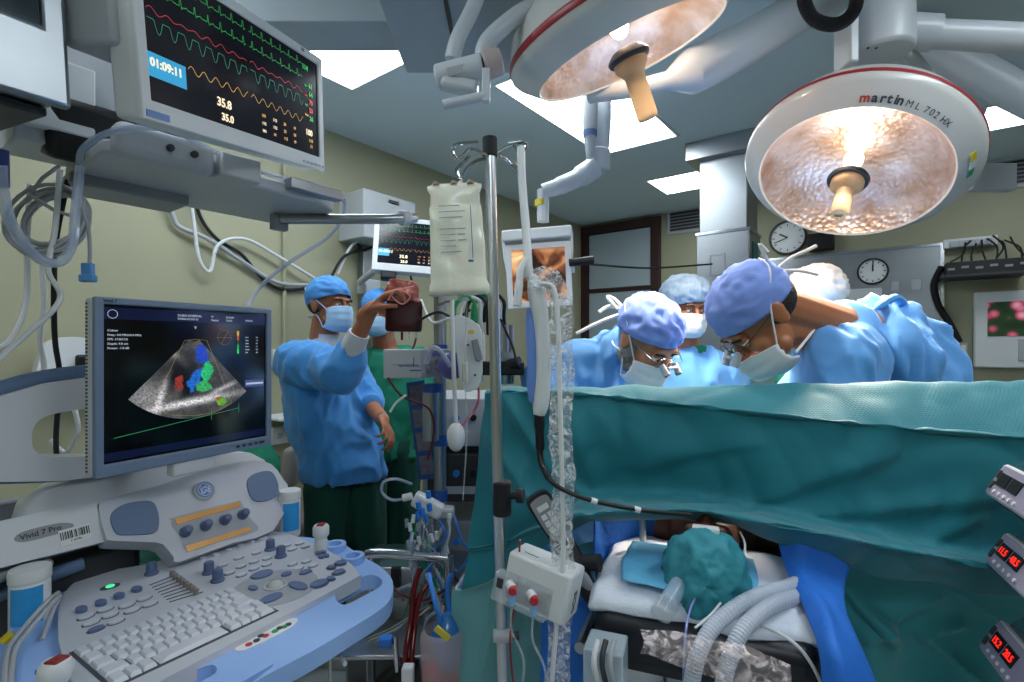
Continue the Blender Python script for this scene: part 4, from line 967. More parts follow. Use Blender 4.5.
bb = b.build('barcode', M_dgrey, sidep); text('7 0196', .007, bm @ Matrix.Translation((Lx*.3, -.0115, .0012)), M_dgrey, sidep)
# tray behind the side panel and the loop handle
b = MB(UM); b.box((-.33, .33, 1.0), (.3, .2, .02)); b.box((-.33, .44, 1.05), (.3, .03, .11)); b.build('tray', M_grey, us, bevel=.008)
HP_ = UM @ V((-.1, .32, 1.2)); HN = U3 @ V((0, -1, 0)); HA = frame(U3 @ V((1, 0, 0)), V((0, 0, 1)), HP_); HI = HA.inverted()
def HU(u, v): p = HI @ PP(u, v, HP_, HN); return (p.x, p.y)
lo = [HU(*p) for p in ((-50, 412), (0, 394), (40, 383), (90, 376), (130, 374), (135, 470), (100, 474), (60, 479), (0, 480), (-50, 478))]
hi_ = [HU(*p) for p in ((27, 440), (30, 424), (45, 414), (80, 408), (118, 405), (118, 452), (80, 455), (45, 455), (31, 450))]
b = MB(HA @ Matrix.Translation((0, 0, -.03))); b.prism([lo, rnd_poly(hi_, 4)], .06); b.build('loop_handle', M_ulight, us, bevel=.015, bseg=4)
# dark blue-grey edging strip on top and bottom of the loop
b = MB(HA); b.tube(spl([HU(*p)+(0,) for p in ((-50, 407), (0, 391), (40, 380), (90, 373), (120, 372))], 5), .02, 10); b.build('handle_edge', M_uslate, us)
b = MB(HA); b.tube(spl([HU(*p)+(0,) for p in ((-50, 474), (0, 476), (50, 475), (100, 471))], 5), .016, 10); b.build('handle_edge', M_uslate, us)
# lower body, base plate and wheels
b = MB(UM); b.box((.02, .2, .62), (.36, .4, .52)); b.build('body', M_ulight, us, bevel=.03, bseg=4)
b = MB(UM); b.box((.02, .1, .82), (.3, .35, .12)); b.build('console_support', M_grey, us, bevel=.02)
b = MB(UM); b.box((-.17, .36, .84), (.34, .16, .3)); b.build('shade_block', M_dgrey, us, bevel=.02)  # dark block added to stand for the shade below the side panel
b = MB(UM); b.tube([(-.4, .3, .93), (-.12, .27, .97)], .014, 10); b.build('rear_strut', M_uslate, us)
fp = rnd_poly([(-.26, -.28), (.3, -.28), (.34, -.1), (.3, .5), (-.26, .5), (-.3, -.1)], 4)
b = MB(UF(.16)); b.prism([fp], .2); b.build('base', M_ulight, us, bevel=.05, bseg=5)
for x in (-.22, .26):
    for y in (-.18, .42):
        b = MB(UM); b.cyl((x-.02, y, .08), (x+.02, y, .08), .08, n=24); b.tube([(x, y, .08), (x, y, .17)], .015); b.build('wheel', M_dgrey, us)
# cup holders along the right side
for (u, v) in ((335, 541), (353, 553)):
    a = UL(u, v+8, .92); b = MB(UF(.88)); b.prism([[(a[0]+.028*math.cos(i/20*6.28), a[1]+.028*math.sin(i/20*6.28)) for i in range(20)], [(a[0]+.017*math.cos(i/14*6.28), a[1]+.017*math.sin(i/14*6.28)) for i in range(14)]], .055); b.build('probe_cup', M_ublue, us, bevel=.004)

# things standing on the machine
M_lblue = mat('label_blue', '2f9bdc', .4, var=.15, vs=40)
def canister(base, ax, L, r, label, lab=(.15, .75)):
    t = thing('wipe_canister', label, 'canister', base, group=None); A = axis_frame(ax, base)
    b = MB(A); b.lathe([(r*.96, 0), (r, .004), (r, L*.8), (r*.97, L*.81)], n=36); b.build('tub', M_white, t)
    b = MB(A); b.lathe([(r*1.04, L*.8), (r*1.05, L*.83), (r*1.05, L*.97), (r*1.0, L), (r*.5, L*1.01), (r*.001, L*1.01)], n=36); b.build('lid', M_white, t, bevel=.001)
    for a0, a1 in ((-.2, 1.3), (1.9, 3.6)):
        b = MB(A); rows_ = []
        for z in (L*lab[0], L*lab[1]): rows_.append([V((r*1.012*math.cos(a0+(a1-a0)*i/12-2.2), r*1.012*math.sin(a0+(a1-a0)*i/12-2.2), z)) for i in range(13)])
        b.grid(rows_); b.build('label', M_lblue, t, smooth=180)
    return t
canister(UM @ V((.31, .19, .915)), (0, 0, 1), .125, .03, 'white wipe tub with blue label standing on the far corner of the ultrasound console') if False else None
p = PZ(290, 535, .905); canister(p, (0, 0, 1), .13, .028, 'white and blue wipe tub standing between the console knobs and the white probe')
p = PZ(30, 628, .9); canister(p, (0, 0, 1), .118, .031, 'white and blue wipe tub at the left end of the console beside the keyboard')
p = PP(78, 507, UM @ V((-.25, .3, 1.06)), U3 @ V((0, -1, 0))); canister(p, -(U3 @ V((1, .25, -.05))), -.15, .032, 'white lidded blue wipe tub lying in the tray behind the side panel') if False else None
q = UM @ V((-.41, .3, 1.052)); canister(q, U3 @ V((1, .05, .02)), .15, .036, 'blue labelled wipe tub lying on its side in the tray behind the side panel')
b = MB(); q0 = UM @ V((-.52, .3, 1.05)); b.M = axis_frame(U3 @ V((1, .05, .02)), q0); b.lathe([(.034, 0), (.036, .002), (.036, .07), (.031, .07), (.031, .01)], n=30, cap=False); tag(b.build('dark_bottle_mouth', M_dgrey), 'dark open cup lying at the left end of the tray', 'cup')
# probe with red top in the cup, two probes at lower left
def probe(base, ax, s, label, hint=(0, 0, 1)):
    t = thing('ultrasound_probe', label, 'probe', base); A = axis_frame(ax, base, hint)
    b = MB(A); b.lathe([(.011*s, -.03*s), (.014*s, 0), (.0165*s, .03*s), (.017*s, .05*s), (.015*s, .058*s), (.015*s, .06*s), (.021*s, .068*s), (.021*s, .088*s), (.017*s, .094*s), (.001, .094*s)], n=28); b.build('body', M_white, t, smooth=50)
    b = MB(A); b.box((0, 0, .094*s), (.026*s, .019*s, .006*s)); b.build('lens', mat('dark_red_lens', '8a1f1c', .35), t, bevel=.002)
    return t, A
tp, PA = probe(PZ(321, 560, .905), (0, 0, 1), .95, 'white probe with red tip standing in the cup at the right of the console')
tp, PA = probe(PZ(48, 728, .90), (.05, .1, 1), .98, 'white probe with red tip at lower left below the keyboard corner')
b = MB(PA); b.box((0, -.022, .078), (.014, .004, .006)); b.build('emblem', mat('badge_blue', '5f84c6', .35), tp)
probe(PZ(68, 752, .90), (.05, .1, 1), .8, 'smaller white red tipped probe at the very bottom left edge')
cable([PZ(10, 700, .93), PZ(14, 655, .93), PZ(28, 632, .95), PZ(50, 606, .97), PZ(60, 596, .96), PZ(52, 612, .94), PZ(42, 640, .92)], .004, M_cable, 'pair of grey probe cables bent around the tub at lower left')
cable([PZ(4, 700, .93), PZ(8, 652, .93), PZ(24, 628, .95), PZ(46, 603, .97), PZ(58, 593, .96)], .0045, M_cable, 'thick grey probe cable beside the tub at lower left')
b = MB(); b.tube([PZ(3, 642, .935), PZ(12, 634, .945)], .008); tag(b.build('cable_tag', mat('yellow_tape', 'c7b21e', .5)), 'yellow tape around the probe cables at lower left', 'tape')
cable([PZ(345, 664, .88), P(331, 640, 1.25), P(330, 700, 1.25), P(334, 760, 1.25)], .004, M_cable, 'thin grey cable hanging below the light blue console rim')
# ---------------------------------------------------------------- anaesthesia drape
def drapemat(name, col, sc=1, lum=1):
    m = mat(name, col, .62, var=.1, vs=5, sheen=.25)
    nt = m.node_tree; N = nt.nodes; L = nt.links; b = N['Principled BSDF']
    tc = N.new('ShaderNodeTexCoord'); mp = N.new('ShaderNodeMapping'); mp.inputs['Rotation'].default_value = (.2, R(45), .3); L.new(tc.outputs['Object'], mp.inputs[0])
    w1 = N.new('ShaderNodeTexWave'); w1.inputs['Scale'].default_value = 60*sc; w1.bands_direction = 'X'; w2 = N.new('ShaderNodeTexWave'); w2.inputs['Scale'].default_value = 60*sc; w2.bands_direction = 'Z'
    L.new(mp.outputs[0], w1.inputs['Vector']); L.new(mp.outputs[0], w2.inputs['Vector'])
    mu = N.new('ShaderNodeMath'); mu.operation = 'MAXIMUM'; L.new(w1.outputs['Fac'], mu.inputs[0]); L.new(w2.outputs['Fac'], mu.inputs[1])
    n3 = N.new('ShaderNodeTexNoise'); n3.inputs['Scale'].default_value = 14; n3.inputs['Detail'].default_value = 5; L.new(tc.outputs['Object'], n3.inputs['Vector'])
    ad = N.new('ShaderNodeMath'); ad.operation = 'MULTIPLY_ADD'; L.new(n3.outputs['Fac'], ad.inputs[0]); ad.inputs[1].default_value = 3.5; L.new(mu.outputs[0], ad.inputs[2])
    bp = N.new('ShaderNodeBump'); bp.inputs['Strength'].default_value = .16; bp.inputs['Distance'].default_value = .004
    L.new(ad.outputs[0], bp.inputs['Height']); L.new(bp.outputs[0], b.inputs['Normal']); return m
M_drape = drapemat('teal_drape_fabric', '067784')
M_drape2 = drapemat('pale_teal_drape_fabric', '6aa9ad')
M_bsheet = mat('blue_sheet_fabric', '1f6fd0', .7, var=.1, vs=20, bump=.25, bs=60)
def cloth(rows, nu, nv, amp, fr, st=(1, 1, .4), seed=0, creases=()):
    G = patch(rows, nu, nv)
    for (a, c, w_, am) in creases:                             # raised fold lines between two points of the cloth
        a, c = V(a), V(c); ab = V((c.x-a.x, c.z-a.z)); L2_ = ab.length_squared
        for row in G:
            for j, p in enumerate(row):
                q = V((p.x-a.x, p.z-a.z)); t_ = max(0, min(1, q.dot(ab)/L2_)); d = (q-ab*t_).length; s_ = q.x*ab.y-q.y*ab.x
                k_ = math.exp(-(d/(w_*(.45 if s_ > 0 else 1.6)))**2)*math.sin(math.pi*min(1, .15+t_*.85))**.5
                row[j] = p+V((0, -am*k_, 0))
    n, m = len(G), len(G[0]); out = []
    o = V((seed, seed*2.3, seed*.7))
    for i in range(n):
        row = []
        for j in range(m):
            p = G[i][j]
            a = G[i][min(j+1, m-1)]-G[i][max(j-1, 0)]; c = G[min(i+1, n-1)][j]-G[max(i-1, 0)][j]
            nn = a.cross(c)
            nn = nn.normalized() if nn.length > 1e-9 else V((0, -1, 0))
            q = V((p.x*st[0], p.y*st[1], p.z*st[2]))*fr+o
            w = noise.noise(q*.5)*1.3
            d = (1-abs(noise.noise(q+V((w, w, 0))))*3.2)*.7+(1-abs(noise.noise(q*2.1+V((w, 3, w))))*3)*.22
            row.append(p+nn*amp*d)
        out.append(row)
    return out
#         u: top back , front edge, upper, middle, ridge, hem
cols = [
 ((487, 392, 1.36), (485, 394, 1.34), (480, 440, 1.34), (474, 500, 1.33), (467, 550, 1.31), (461, 591, 1.30)),
 ((505, 389, 1.35), (503, 392, 1.32), (500, 440, 1.30), (498, 500, 1.30), (496, 545, 1.29), (494, 578, 1.29)),
 ((540, 388, 1.34), (540, 392, 1.29), (535, 440, 1.30), (530, 500, 1.25), (532, 530, 1.24), (530, 556, 1.24)),
 ((590, 387, 1.32), (590, 394, 1.25), (585, 440, 1.24), (585, 490, 1.22), (585, 513, 1.12), (590, 523, 1.14)),
 ((640, 386, 1.30), (640, 399, 1.21), (640, 445, 1.20), (640, 490, 1.18), (645, 510, 1.08), (650, 520, 1.11)),
 ((700, 385, 1.27), (700, 405, 1.17), (700, 450, 1.17), (700, 494, 1.14), (700, 510, 1.05), (708, 521, 1.08)),
 ((760, 384, 1.22), (760, 411, 1.12), (760, 455, 1.12), (760, 504, 1.09), (758, 521, 1.02), (764, 536, 1.05)),
 ((820, 384, 1.18), (820, 417, 1.09), (820, 460, 1.09), (820, 515, 1.06), (818, 532, .99), (830, 562, 1.03)),
 ((880, 383, 1.14), (880, 423, 1.06), (880, 470, 1.06), (880, 528, 1.03), (880, 545, .97), (885, 577, 1.01)),
 ((950, 382, 1.11), (950, 429, 1.03), (950, 480, 1.03), (950, 540, 1.0), (950, 558, .95), (950, 588, .99)),
 ((1030, 381, 1.08), (1030, 434, 1.0), (1030, 490, 1.0), (1030, 552, .98), (1030, 572, .93), (1030, 600, .97)),
 ((1110, 380, 1.06), (1110, 440, .98), (1110, 500, .98), (1110, 565, .95), (1110, 585, .91), (1110, 612, .95))]
def lerp3(a, b_, f): return tuple(a[i]*(1-f)+b_[i]*f for i in range(3))
cols2 = []
for c in cols:
    k = 1 if c[0][0] > 560 else .35
    top = lerp3(c[1], c[2], .12)
    u3 = (c[3][0], c[3][1], c[3][2]+.035*k); pre = (c[4][0], c[4][1]-5, c[4][2]+.045*k); rid = (c[4][0], c[4][1], c[4][2]-.012*k); post = (c[4][0]+1, c[4][1]+4, c[4][2]-.004*k)
    cols2.append((c[0], c[1], top, c[2], u3, pre, rid, post, c[5]))
rows_ = [[P(*c[k]) for c in cols2] for k in range(9)]
# back side of the screen hangs down as well
back_ = [[P(*c[0])+V((.0, .02, -.14)) for c in cols], [P(*c[0])+V((0, .02, -.03)) for c in cols]]
G = cloth(back_+rows_, 16, 14, .0075, 6.5, (1, 1, .8), 3, [(P(500, 396, 1.3), P(554, 480, 1.28), .014, .022), (P(487, 440, 1.33), P(545, 520, 1.28), .012, .014), (P(552, 470, 1.28), P(600, 516, 1.2), .012, .016),
    (P(520, 470, 1.28), P(500, 560, 1.3), .012, .012), (P(560, 420, 1.28), P(600, 500, 1.22), .02, .012), (P(840, 520, 1.06), P(1020, 500, 1.0), .02, .012), (P(640, 470, 1.19), P(760, 440, 1.14), .025, .01), (P(780, 500, 1.1), P(900, 450, 1.06), .022, .01), (P(930, 560, 1.0), P(1000, 520, 1.0), .014, .01)])
b = MB(); b.grid(G); dr = b.build('surgical_drape', M_drape, smooth=180, solid=.0015); tag(dr, 'big teal surgical drape hung as a screen in front of the surgeons', 'drape')
# twisting crease near the left edge
G = cloth([[P(452, 590, 1.37), P(480, 585, 1.36), P(520, 565, 1.33), P(560, 548, 1.32), P(596, 540, 1.32)],
           [P(450, 630, 1.37), P(478, 630, 1.33), P(518, 620, 1.34), P(556, 610, 1.33), P(592, 600, 1.34)],
           [P(446, 690, 1.38), P(475, 700, 1.34), P(510, 700, 1.33), P(545, 690, 1.35), P(572, 680, 1.36)],
           [P(446, 760, 1.4), P(475, 770, 1.36), P(510, 770, 1.35), P(540, 760, 1.37), P(560, 760, 1.38)]], 10, 10, .012, 6, (1, 1, .5), 8, [(P(500, 590, 1.35), P(478, 680, 1.34), .014, .02), (P(540, 570, 1.33), P(520, 680, 1.34), .014, .02)])
b = MB(); b.grid(G); tag(b.build('hanging_drape', M_drape2, smooth=180, solid=.0015), 'pale teal drape hanging below the left end of the big drape', 'drape')
G = cloth([[P(800, 545, 1.08), P(850, 560, 1.08), P(900, 568, 1.06), P(960, 578, 1.04), P(1030, 590, 1.02), P(1110, 600, 1.0)],
           [P(812, 590, 1.12), P(860, 600, 1.1), P(905, 610, 1.10), P(960, 620, 1.08), P(1030, 640, 1.05), P(1110, 650, 1.0)],
           [P(842, 640, 1.12), P(875, 650, 1.08), P(915, 665, 1.12), P(965, 670, 1.08), P(1030, 690, 1.06), P(1110, 700, 1.0)],
           [P(870, 720, 1.1), P(890, 740, 1.1), P(920, 750, 1.1), P(965, 760, 1.08), P(1030, 760, 1.06), P(1110, 760, 1.0)]], 14, 14, .012, 5, (1, 1, .7), 11, [(P(866, 632, 1.1), P(935, 590, 1.1), .016, .025), (P(850, 600, 1.1), P(900, 650, 1.1), .012, .03), (P(920, 636, 1.1), P(1000, 700, 1.08), .012, .025), (P(900, 640, 1.1), P(960, 620, 1.1), .014, .02), (P(960, 600, 1.05), P(1030, 640, 1.04), .016, .018)])
b = MB(); b.grid(G); tag(b.build('lower_drape', drapemat('lightened_teal_drape_fabric', '2a9098'), smooth=180, solid=.0015), 'shaded teal drape with lightened colour below the hem at lower right beside the pumps', 'drape')  # drape colour lightened here to offset the shade it hangs in
# blue sheets inside the opening
G = cloth([[P(596, 508, 1.22), P(620, 505, 1.27), P(660, 505, 1.32), P(720, 510, 1.36), P(780, 515, 1.33), P(840, 530, 1.2)],
           [P(596, 550, 1.2), P(620, 545, 1.26), P(660, 540, 1.32), P(720, 540, 1.36), P(780, 550, 1.33), P(835, 570, 1.2)],
           [P(600, 600, 1.2), P(625, 585, 1.25), P(660, 580, 1.32), P(720, 570, 1.36), P(780, 580, 1.33), P(835, 610, 1.2)]], 8, 8, .01, 7, (1, 1, .4), 5)
b = MB(); b.grid(G); tag(b.build('blue_sheet', M_bsheet, smooth=180, solid=.0012), 'blue inner sheet behind the patient head under the teal drape', 'sheet')
G = cloth([[P(775, 528, 1.05), P(805, 538, 1.02), P(850, 566, 1.0)],
           [P(782, 560, 1.03), P(812, 570, .99), P(845, 585, .98)],
           [P(800, 600, .93), P(825, 605, .88), P(846, 610, .9)],
           [P(815, 645, .84), P(838, 650, .81), P(864, 650, .84)],
           [P(826, 720, .8), P(856, 720, .78), P(892, 720, .82)]], 8, 8, .009, 9, (1, 1, .5), 6)
b = MB(); b.grid(G); tag(b.build('blue_sheet', M_bsheet, smooth=180, solid=.0012), 'bright blue sheet hanging right of the patient head down to the bottom', 'sheet')
G = cloth([[P(540, 600, 1.15), P(575, 590, 1.14), P(603, 590, 1.13)], [P(540, 640, 1.15), P(575, 635, 1.12), P(612, 630, 1.1)], [P(540, 720, 1.15), P(575, 720, 1.12), P(620, 720, 1.1)]], 10, 10, .01, 7, (1, 1, .5), 9)
b = MB(); b.grid(G); tag(b.build('blue_sheet', M_bsheet, smooth=180, solid=.0012), 'deep blue sheet below the white transducer box', 'sheet')
t = thing('drape_frame', 'thin steel frame rods holding up the drape inside the opening', 'frame', P(643, 600, 1.2))
b = MB(); b.tube([P(642, 515, 1.2), P(646, 600, 1.2)], .008, 10); b.build('rod', M_steel, t)

# ---------------------------------------------------------------- operating table and patient
TD = V((.35, .94, 0)).normalized(); TX = V((.94, -.35, 0)).normalized(); T0 = V((.366, .92, 0))
TM = Matrix.Identity(4)
for i in range(3): TM[i][0], TM[i][1], TM[i][3] = TX[i], TD[i], T0[i]
ang = math.atan2(TX.y, TX.x)
t = thing('operating_table', 'black padded operating table under the drape', 'table', V((T0.x+TD.x*.5, T0.y+TD.y*.5, 0)), ang)
M_vinyl = mat('black_vinyl', '10141f', .4, var=.1, bump=.05)
b = MB(TM); b.box((-.025, .12, .885), (.39, .28, .11)); b.build('head_pad', M_vinyl, t, bevel=.03, bseg=4)
b = MB(TM); b.box((0, .74, .87), (.5, .92, .09)); b.build('mattress', M_vinyl, t, bevel=.03, bseg=4)
b = MB(TM); b.box((0, .7, .8), (.5, 1.0, .05)); b.box((-.2, .12, .815), (.03, .3, .03)); b.box((.2, .12, .815), (.03, .3, .03)); b.build('table_frame', M_steel, t, bevel=.005)
b = MB(TM); b.box((0, .6, .42), (.24, .3, .74)); b.build('column', M_steel, t, bevel=.01)
b = MB(TM); b.box((0, .6, .05), (.4, .8, .1)); b.build('base', M_steel, t, bevel=.02)
b = MB(TM)
b.tube([(-.24, -.03, .87), (-.24, .4, .87)], .012); b.build('side_rail', M_steel, t)
b = MB(TM); b.tube([(.24, -.03, .87), (.24, .4, .87)], .012); b.build('side_rail', M_steel, t)
# absorbent pad
pad = []
for i in range(37):
    row = []
    for j in range(21):
        x = -.225+.39*i/36; y = -.0+.34*j/20
        e = min(i, 36-i)/36*2; f = min(j, 20-j)/20*2
        z = .945+.03*min(1, (e*f)**.4*1.3)+.008*noise.noise(V((x*14, y*14, 1)))
        if j < 3: z -= (3-j)*.004
        x2 = x+.012*noise.noise(V((x*8, y*8, 4))); y2 = y+.016*noise.noise(V((x*11, y*11, 9)))
        row.append(TM @ V((x2, y2, z)))
    pad.append(row)
b = MB(); b.grid(pad); o = b.build('absorbent_pad', mat('pad_white', 'dfe6f2', .8, bump=.2, bs=80), smooth=180, solid=.012); tag(o, 'puffy white absorbent pad under the patient head', 'pad')
b = MB(); G = cloth([[TM @ V((-.17, .03, .985)), TM @ V((-.08, .01, .99)), TM @ V((.0, .005, .992)), TM @ V((.06, .012, .985))], [TM @ V((-.18, .1, .995)), TM @ V((-.08, .09, 1.0)), TM @ V((.02, .09, 1.0)), TM @ V((.08, .1, .99))], [TM @ V((-.17, .2, 1.0)), TM @ V((-.08, .2, 1.0)), TM @ V((.02, .2, 1.0)), TM @ V((.08, .2, .995))]], 8, 8, .004, 14, seed=2)
b.grid(G); tag(b.build('blue_head_cloth', mat('pale_blue_cloth', '5fb0d8', .7, bump=.2), smooth=180, solid=.002), 'pale blue cloth between the patient head and the white pad', 'cloth')
# patient: continuous body lying on the back, crown towards the viewer
def headprims(b, M, s=1, neck=True, ears=True, jaw=1.0):
    def E(c, r): 
        b.ball(M @ (V(c)*s), tuple(x*s for x in r), M.to_3x3().normalized(), 20, 14)
    def C(a, c, r0, r1): b.cap(M @ (V(a)*s), M @ (V(c)*s), r0*s, r1*s)
    E((0, .015, .035), (.076, .095, .085)); E((0, -.028, -.04), (.059*jaw, .062, .075)); E((0, -.055, -.098), (.028, .026, .022))
    C((0, -.087, .006), (0, -.108, -.03), .009, .013); C((-.034, -.079, .022), (.034, -.079, .022), .014, .014)
    for k in (-1, 1):
        E((k*.035, -.062, -.03), (.027, .025, .026)); C((k*.012, -.098, -.033), (k*.012, -.09, -.034), .008, .008)
        if ears: E((k*.079, .012, -.008), (.009, .02, .032)); E((k*.084, .02, .004), (.006, .016, .022))
    E((0, -.086, -.063), (.025, .013, .007)); E((0, -.084, -.074), (.022, .012, .007)); C((-.045, -.03, -.075), (0, -.06, -.1), .022, .024); C((.045, -.03, -.075), (0, -.06, -.1), .022, .024)
    if neck: C((0, .03, -.06), (0, .045, -.19), .054, .06)
def eyes(M, par, s=1, LIDM=M_skin):
    for k in (-1, 1):
        b = MB(); b.ball(M @ (V((k*.031, -.0795, .001))*s), .0118*s, None, 14, 10); e = b.build('eye', M_eye, par)
        b = MB(); b.ball(M @ (V((k*.031, -.0855, .0))*s), (.0068*s, .0066*s, .0068*s), None, 12, 8); b.build('iris', M_iris, par)
        b = MB(); b.ball(M @ (V((k*.031, -.078, .0085))*s), (.0155*s, .0145*s, .0085*s), M.to_3x3().normalized(), 14, 10); b.build('eyelid', LIDM, par)
        b = MB(); b.tube(spl([M @ (V((k*.014, -.092, .017))*s), M @ (V((k*.032, -.098, .025))*s), M @ (V((k*.052, -.084, .019))*s)], 5), [.003*s]*5+[.0038*s]*5+[.002*s], 6); b.build('eyebrow', M_hair, par)
def headgrid(M, s, z0f, grow, top=None, puff=0, wr=.003, seed=0, nth=72, nph=26, cut=0, scale=(1, 1, 1)):
    # shell over the skull, lower boundary height z0f(theta), theta 0 = forehead
    c = V((0, .015, .035)); rad = V((.076+grow, .095+grow, .085+grow)); rows_ = []
    for i in range(nph+1):
        row = []
        for j in range(nth):
            th = 2*math.pi*j/nth; zb = z0f(th)
            ph0 = math.acos(max(-1, min(1, (zb-c.z)/rad.z)))
            ph = ph0*(i/nph)
            d = V((math.sin(th)*math.sin(ph), -math.cos(th)*math.sin(ph), math.cos(ph)))
            k = 1+puff*math.sin(min(1, i/nph*1.05)*math.pi)**.7
            nz = (1-abs(noise.noise(V((d.x*2.6+seed, d.y*2.6, d.z*3.2))))*3)*wr+(1-abs(noise.noise(V((d.x*6, d.y*6+seed, d.z*6))))*3)*wr*.4
            p = c+V((d.x*rad.x*scale[0], d.y*rad.y*scale[1], d.z*rad.z*scale[2]))*k+d*nz
            row.append(M @ (p*s))
        rows_.append(row)
    return rows_
def shell(rows_, name, m, par, solid=.0015, sm=180):
    b = MB(); b.grid(rows_, wrap=True); return b.build(name, m, par, smooth=sm, solid=solid)
def maskon(M, s, m, par, ztop=.0, zbot=-.118, az=1.25, out=.012, straps=True, sag=0, low=True):
    rows_ = []
    for i in range(15):
        v = i/14; z = ztop+(zbot-ztop)*v; row = []
        for j in range(29):
            a = -az+2*az*j/28; ed = abs(a/az)
            ry = .095+out+.012*math.sin(v*math.pi)-.03*max(0, v-.7)/.3+sag*v
            rx = .072+out*.6
            x = math.sin(a)*rx; y = -.012-math.cos(a)*(ry-.01)
            y -= .016*math.exp(-(a/.22)**2)*(1-v)**.6
            y += .0018*math.sin(v*math.pi*7)
            zz = z-(.5-v)*ed**3*.035
            row.append(M @ (V((x, y, zz))*s))
        rows_.append(row)
    b = MB(); b.grid(rows_); o = b.build('face_mask', m, par, smooth=180, solid=.0012)
    if straps:
        for k, j in ((-1, 0), (1, 28)):
            p = rows_[0][j]; q = rows_[14][j]
            b = MB(); b.tube(spl([p, M @ (V((k*.087, .02, .03))*s), M @ (V((k*.07, .09, .07))*s), M @ (V((k*.01, .118, .085))*s)], 6), .0022*s, 6); b.build('mask_tie', m, par)
            if not low: continue
            b = MB(); b.tube(spl([q, M @ (V((k*.075, .0, -.055))*s), M @ (V((k*.07, .055, -.06))*s), M @ (V((k*.01, .098, -.065))*s)], 6), .0022*s, 6); b.build('mask_tie', m, par)
    return o
def hmat(C, f, up):                                            # head frame: face direction f, crown direction up
    f = V(f).normalized(); up = V(up); x = (-f).cross(up).normalized(); up = x.cross(-f).normalized()
    m = Matrix.Identity(4)
    for i in range(3): m[i][0], m[i][1], m[i][2], m[i][3] = x[i], -f[i], up[i], C[i]
    return m
pt = thing('patient', 'patient lying on the table with head wrapped in a translucent teal cap', 'person', TM @ V((0, .5, .93)), ang)
PMh = hmat(TM @ V((-.015, .115, 1.008)), TD*.15+V((0, 0, 1)), -TD+V((0, 0, .1)))
b = MB(); headprims(b, PMh, .86)
for a, c, r0, r1 in (((-.14, .42, .98), (.14, .42, .98), .06, .06), ((0, .4, .99), (0, .75, .98), .11, .11), ((-.06, .75, .96), (-.07, 1.12, .95), .07, .04), ((.06, .75, .96), (.07, 1.12, .95), .07, .04), ((-.18, .42, .97), (-.2, .7, .96), .04, .03), ((.18, .42, .97), (.2, .7, .96), .04, .03), ((-.2, .7, .96), (-.17, .88, .96), .03, .022), ((.2, .7, .96), (.17, .88, .96), .03, .022), ((0, .2, 1.0), (0, .4, .99), .05, .07)): b.cap(TM @ V(a), TM @ V(c), r0, r1)
r_ = remesh(b, .006, 3); r_.build('body', mat('dark_brown_skin', '5a3626', .5, var=.12), pt, smooth=180)
shell(headgrid(PMh, .86, lambda th: .06-.07*(1-math.cos(th))/2*1.3, .012, puff=.07, wr=.007, seed=4), 'cap', mat('teal_gauze_cap', '2f8f9e', .6, var=.35, vs=14, bump=.5, bs=30, alpha=.9), pt)
b = MB(); b.box(PMh @ V((.0, -.075, .05)), (.05, .012, .03), PMh.to_3x3()); b.build('tape', M_white, pt, bevel=.003)
G = cloth([[TM @ V((-.3, .36, .98)), TM @ V((-.14, .36, 1.07)), TM @ V((.14, .36, 1.07)), TM @ V((.3, .36, .98))], [TM @ V((-.34, .8, .9)), TM @ V((-.13, .8, 1.11)), TM @ V((.13, .8, 1.11)), TM @ V((.34, .8, .9))], [TM @ V((-.34, 1.2, .85)), TM @ V((-.13, 1.2, 1.03)), TM @ V((.13, 1.2, 1.03)), TM @ V((.34, 1.2, .85))]], 8, 8, .008, 6, seed=4)
b = MB(); b.grid(G); tag(b.build('body_drape', M_drape, smooth=180, solid=.002), 'teal sheet covering the patient body behind the screen drape', 'drape')

def crinkle(name, col, a, r_, lo, hi, sc_=40):
    m = clear(name, col, a, r_, bump=1.5, bs=60, sc=1); nt = m.node_tree; N = nt.nodes; vz = N.new('ShaderNodeTexNoise'); vz.inputs['Scale'].default_value = sc_; vz.inputs['Detail'].default_value = 3; vz.inputs['Distortion'].default_value = 1.5
    tcx = N.new('ShaderNodeTexCoord'); nt.links.new(tcx.outputs['Object'], vz.inputs['Vector']); mrx = N.new('ShaderNodeMapRange'); mrx.inputs[1].default_value = .42; mrx.inputs[2].default_value = .66; mrx.inputs[3].default_value = lo; mrx.inputs[4].default_value = hi
    nt.links.new(vz.outputs['Fac'], mrx.inputs[0]); nt.links.new(mrx.outputs[0], N['Principled BSDF'].inputs['Alpha']); return m
# airway things over the head
M_corr = clear('frosted_hose', 'ccd4e2', .72, .3)
def hose(pts, r, label):
    pts = spl(pts, 22); rs = [r*(1+.09*(i % 2)) for i in range(len(pts))]
    return tag(MB().tube(pts, rs, 14).build('breathing_hose', M_corr, smooth=0), label, 'hose')
hose([P(812, 578, 1.0), P(790, 586, .97), P(752, 598, .92), P(718, 622, .87), P(699, 652, .84), P(691, 690, .83), P(690, 740, .83)], .0125, 'frosted corrugated breathing hose, left one of the pair bending down over the table edge')
hose([P(818, 590, 1.0), P(800, 596, .96), P(770, 606, .9), P(743, 630, .85), P(729, 660, .83), P(723, 690, .82), P(722, 740, .82)], .0125, 'frosted corrugated breathing hose, right one of the pair bending down over the table edge')
t = thing('airway_connector', 'clear plastic cylinder connector lying left of the patient head', 'connector', P(680, 590, .98))
a_, c_ = P(694, 560, 1.0), P(668, 603, .93)
b = MB(); b.cyl(a_, c_, .017, .017, 24); b.build('barrel', clear('milky_plastic', 'b4cbe2', .55), t)
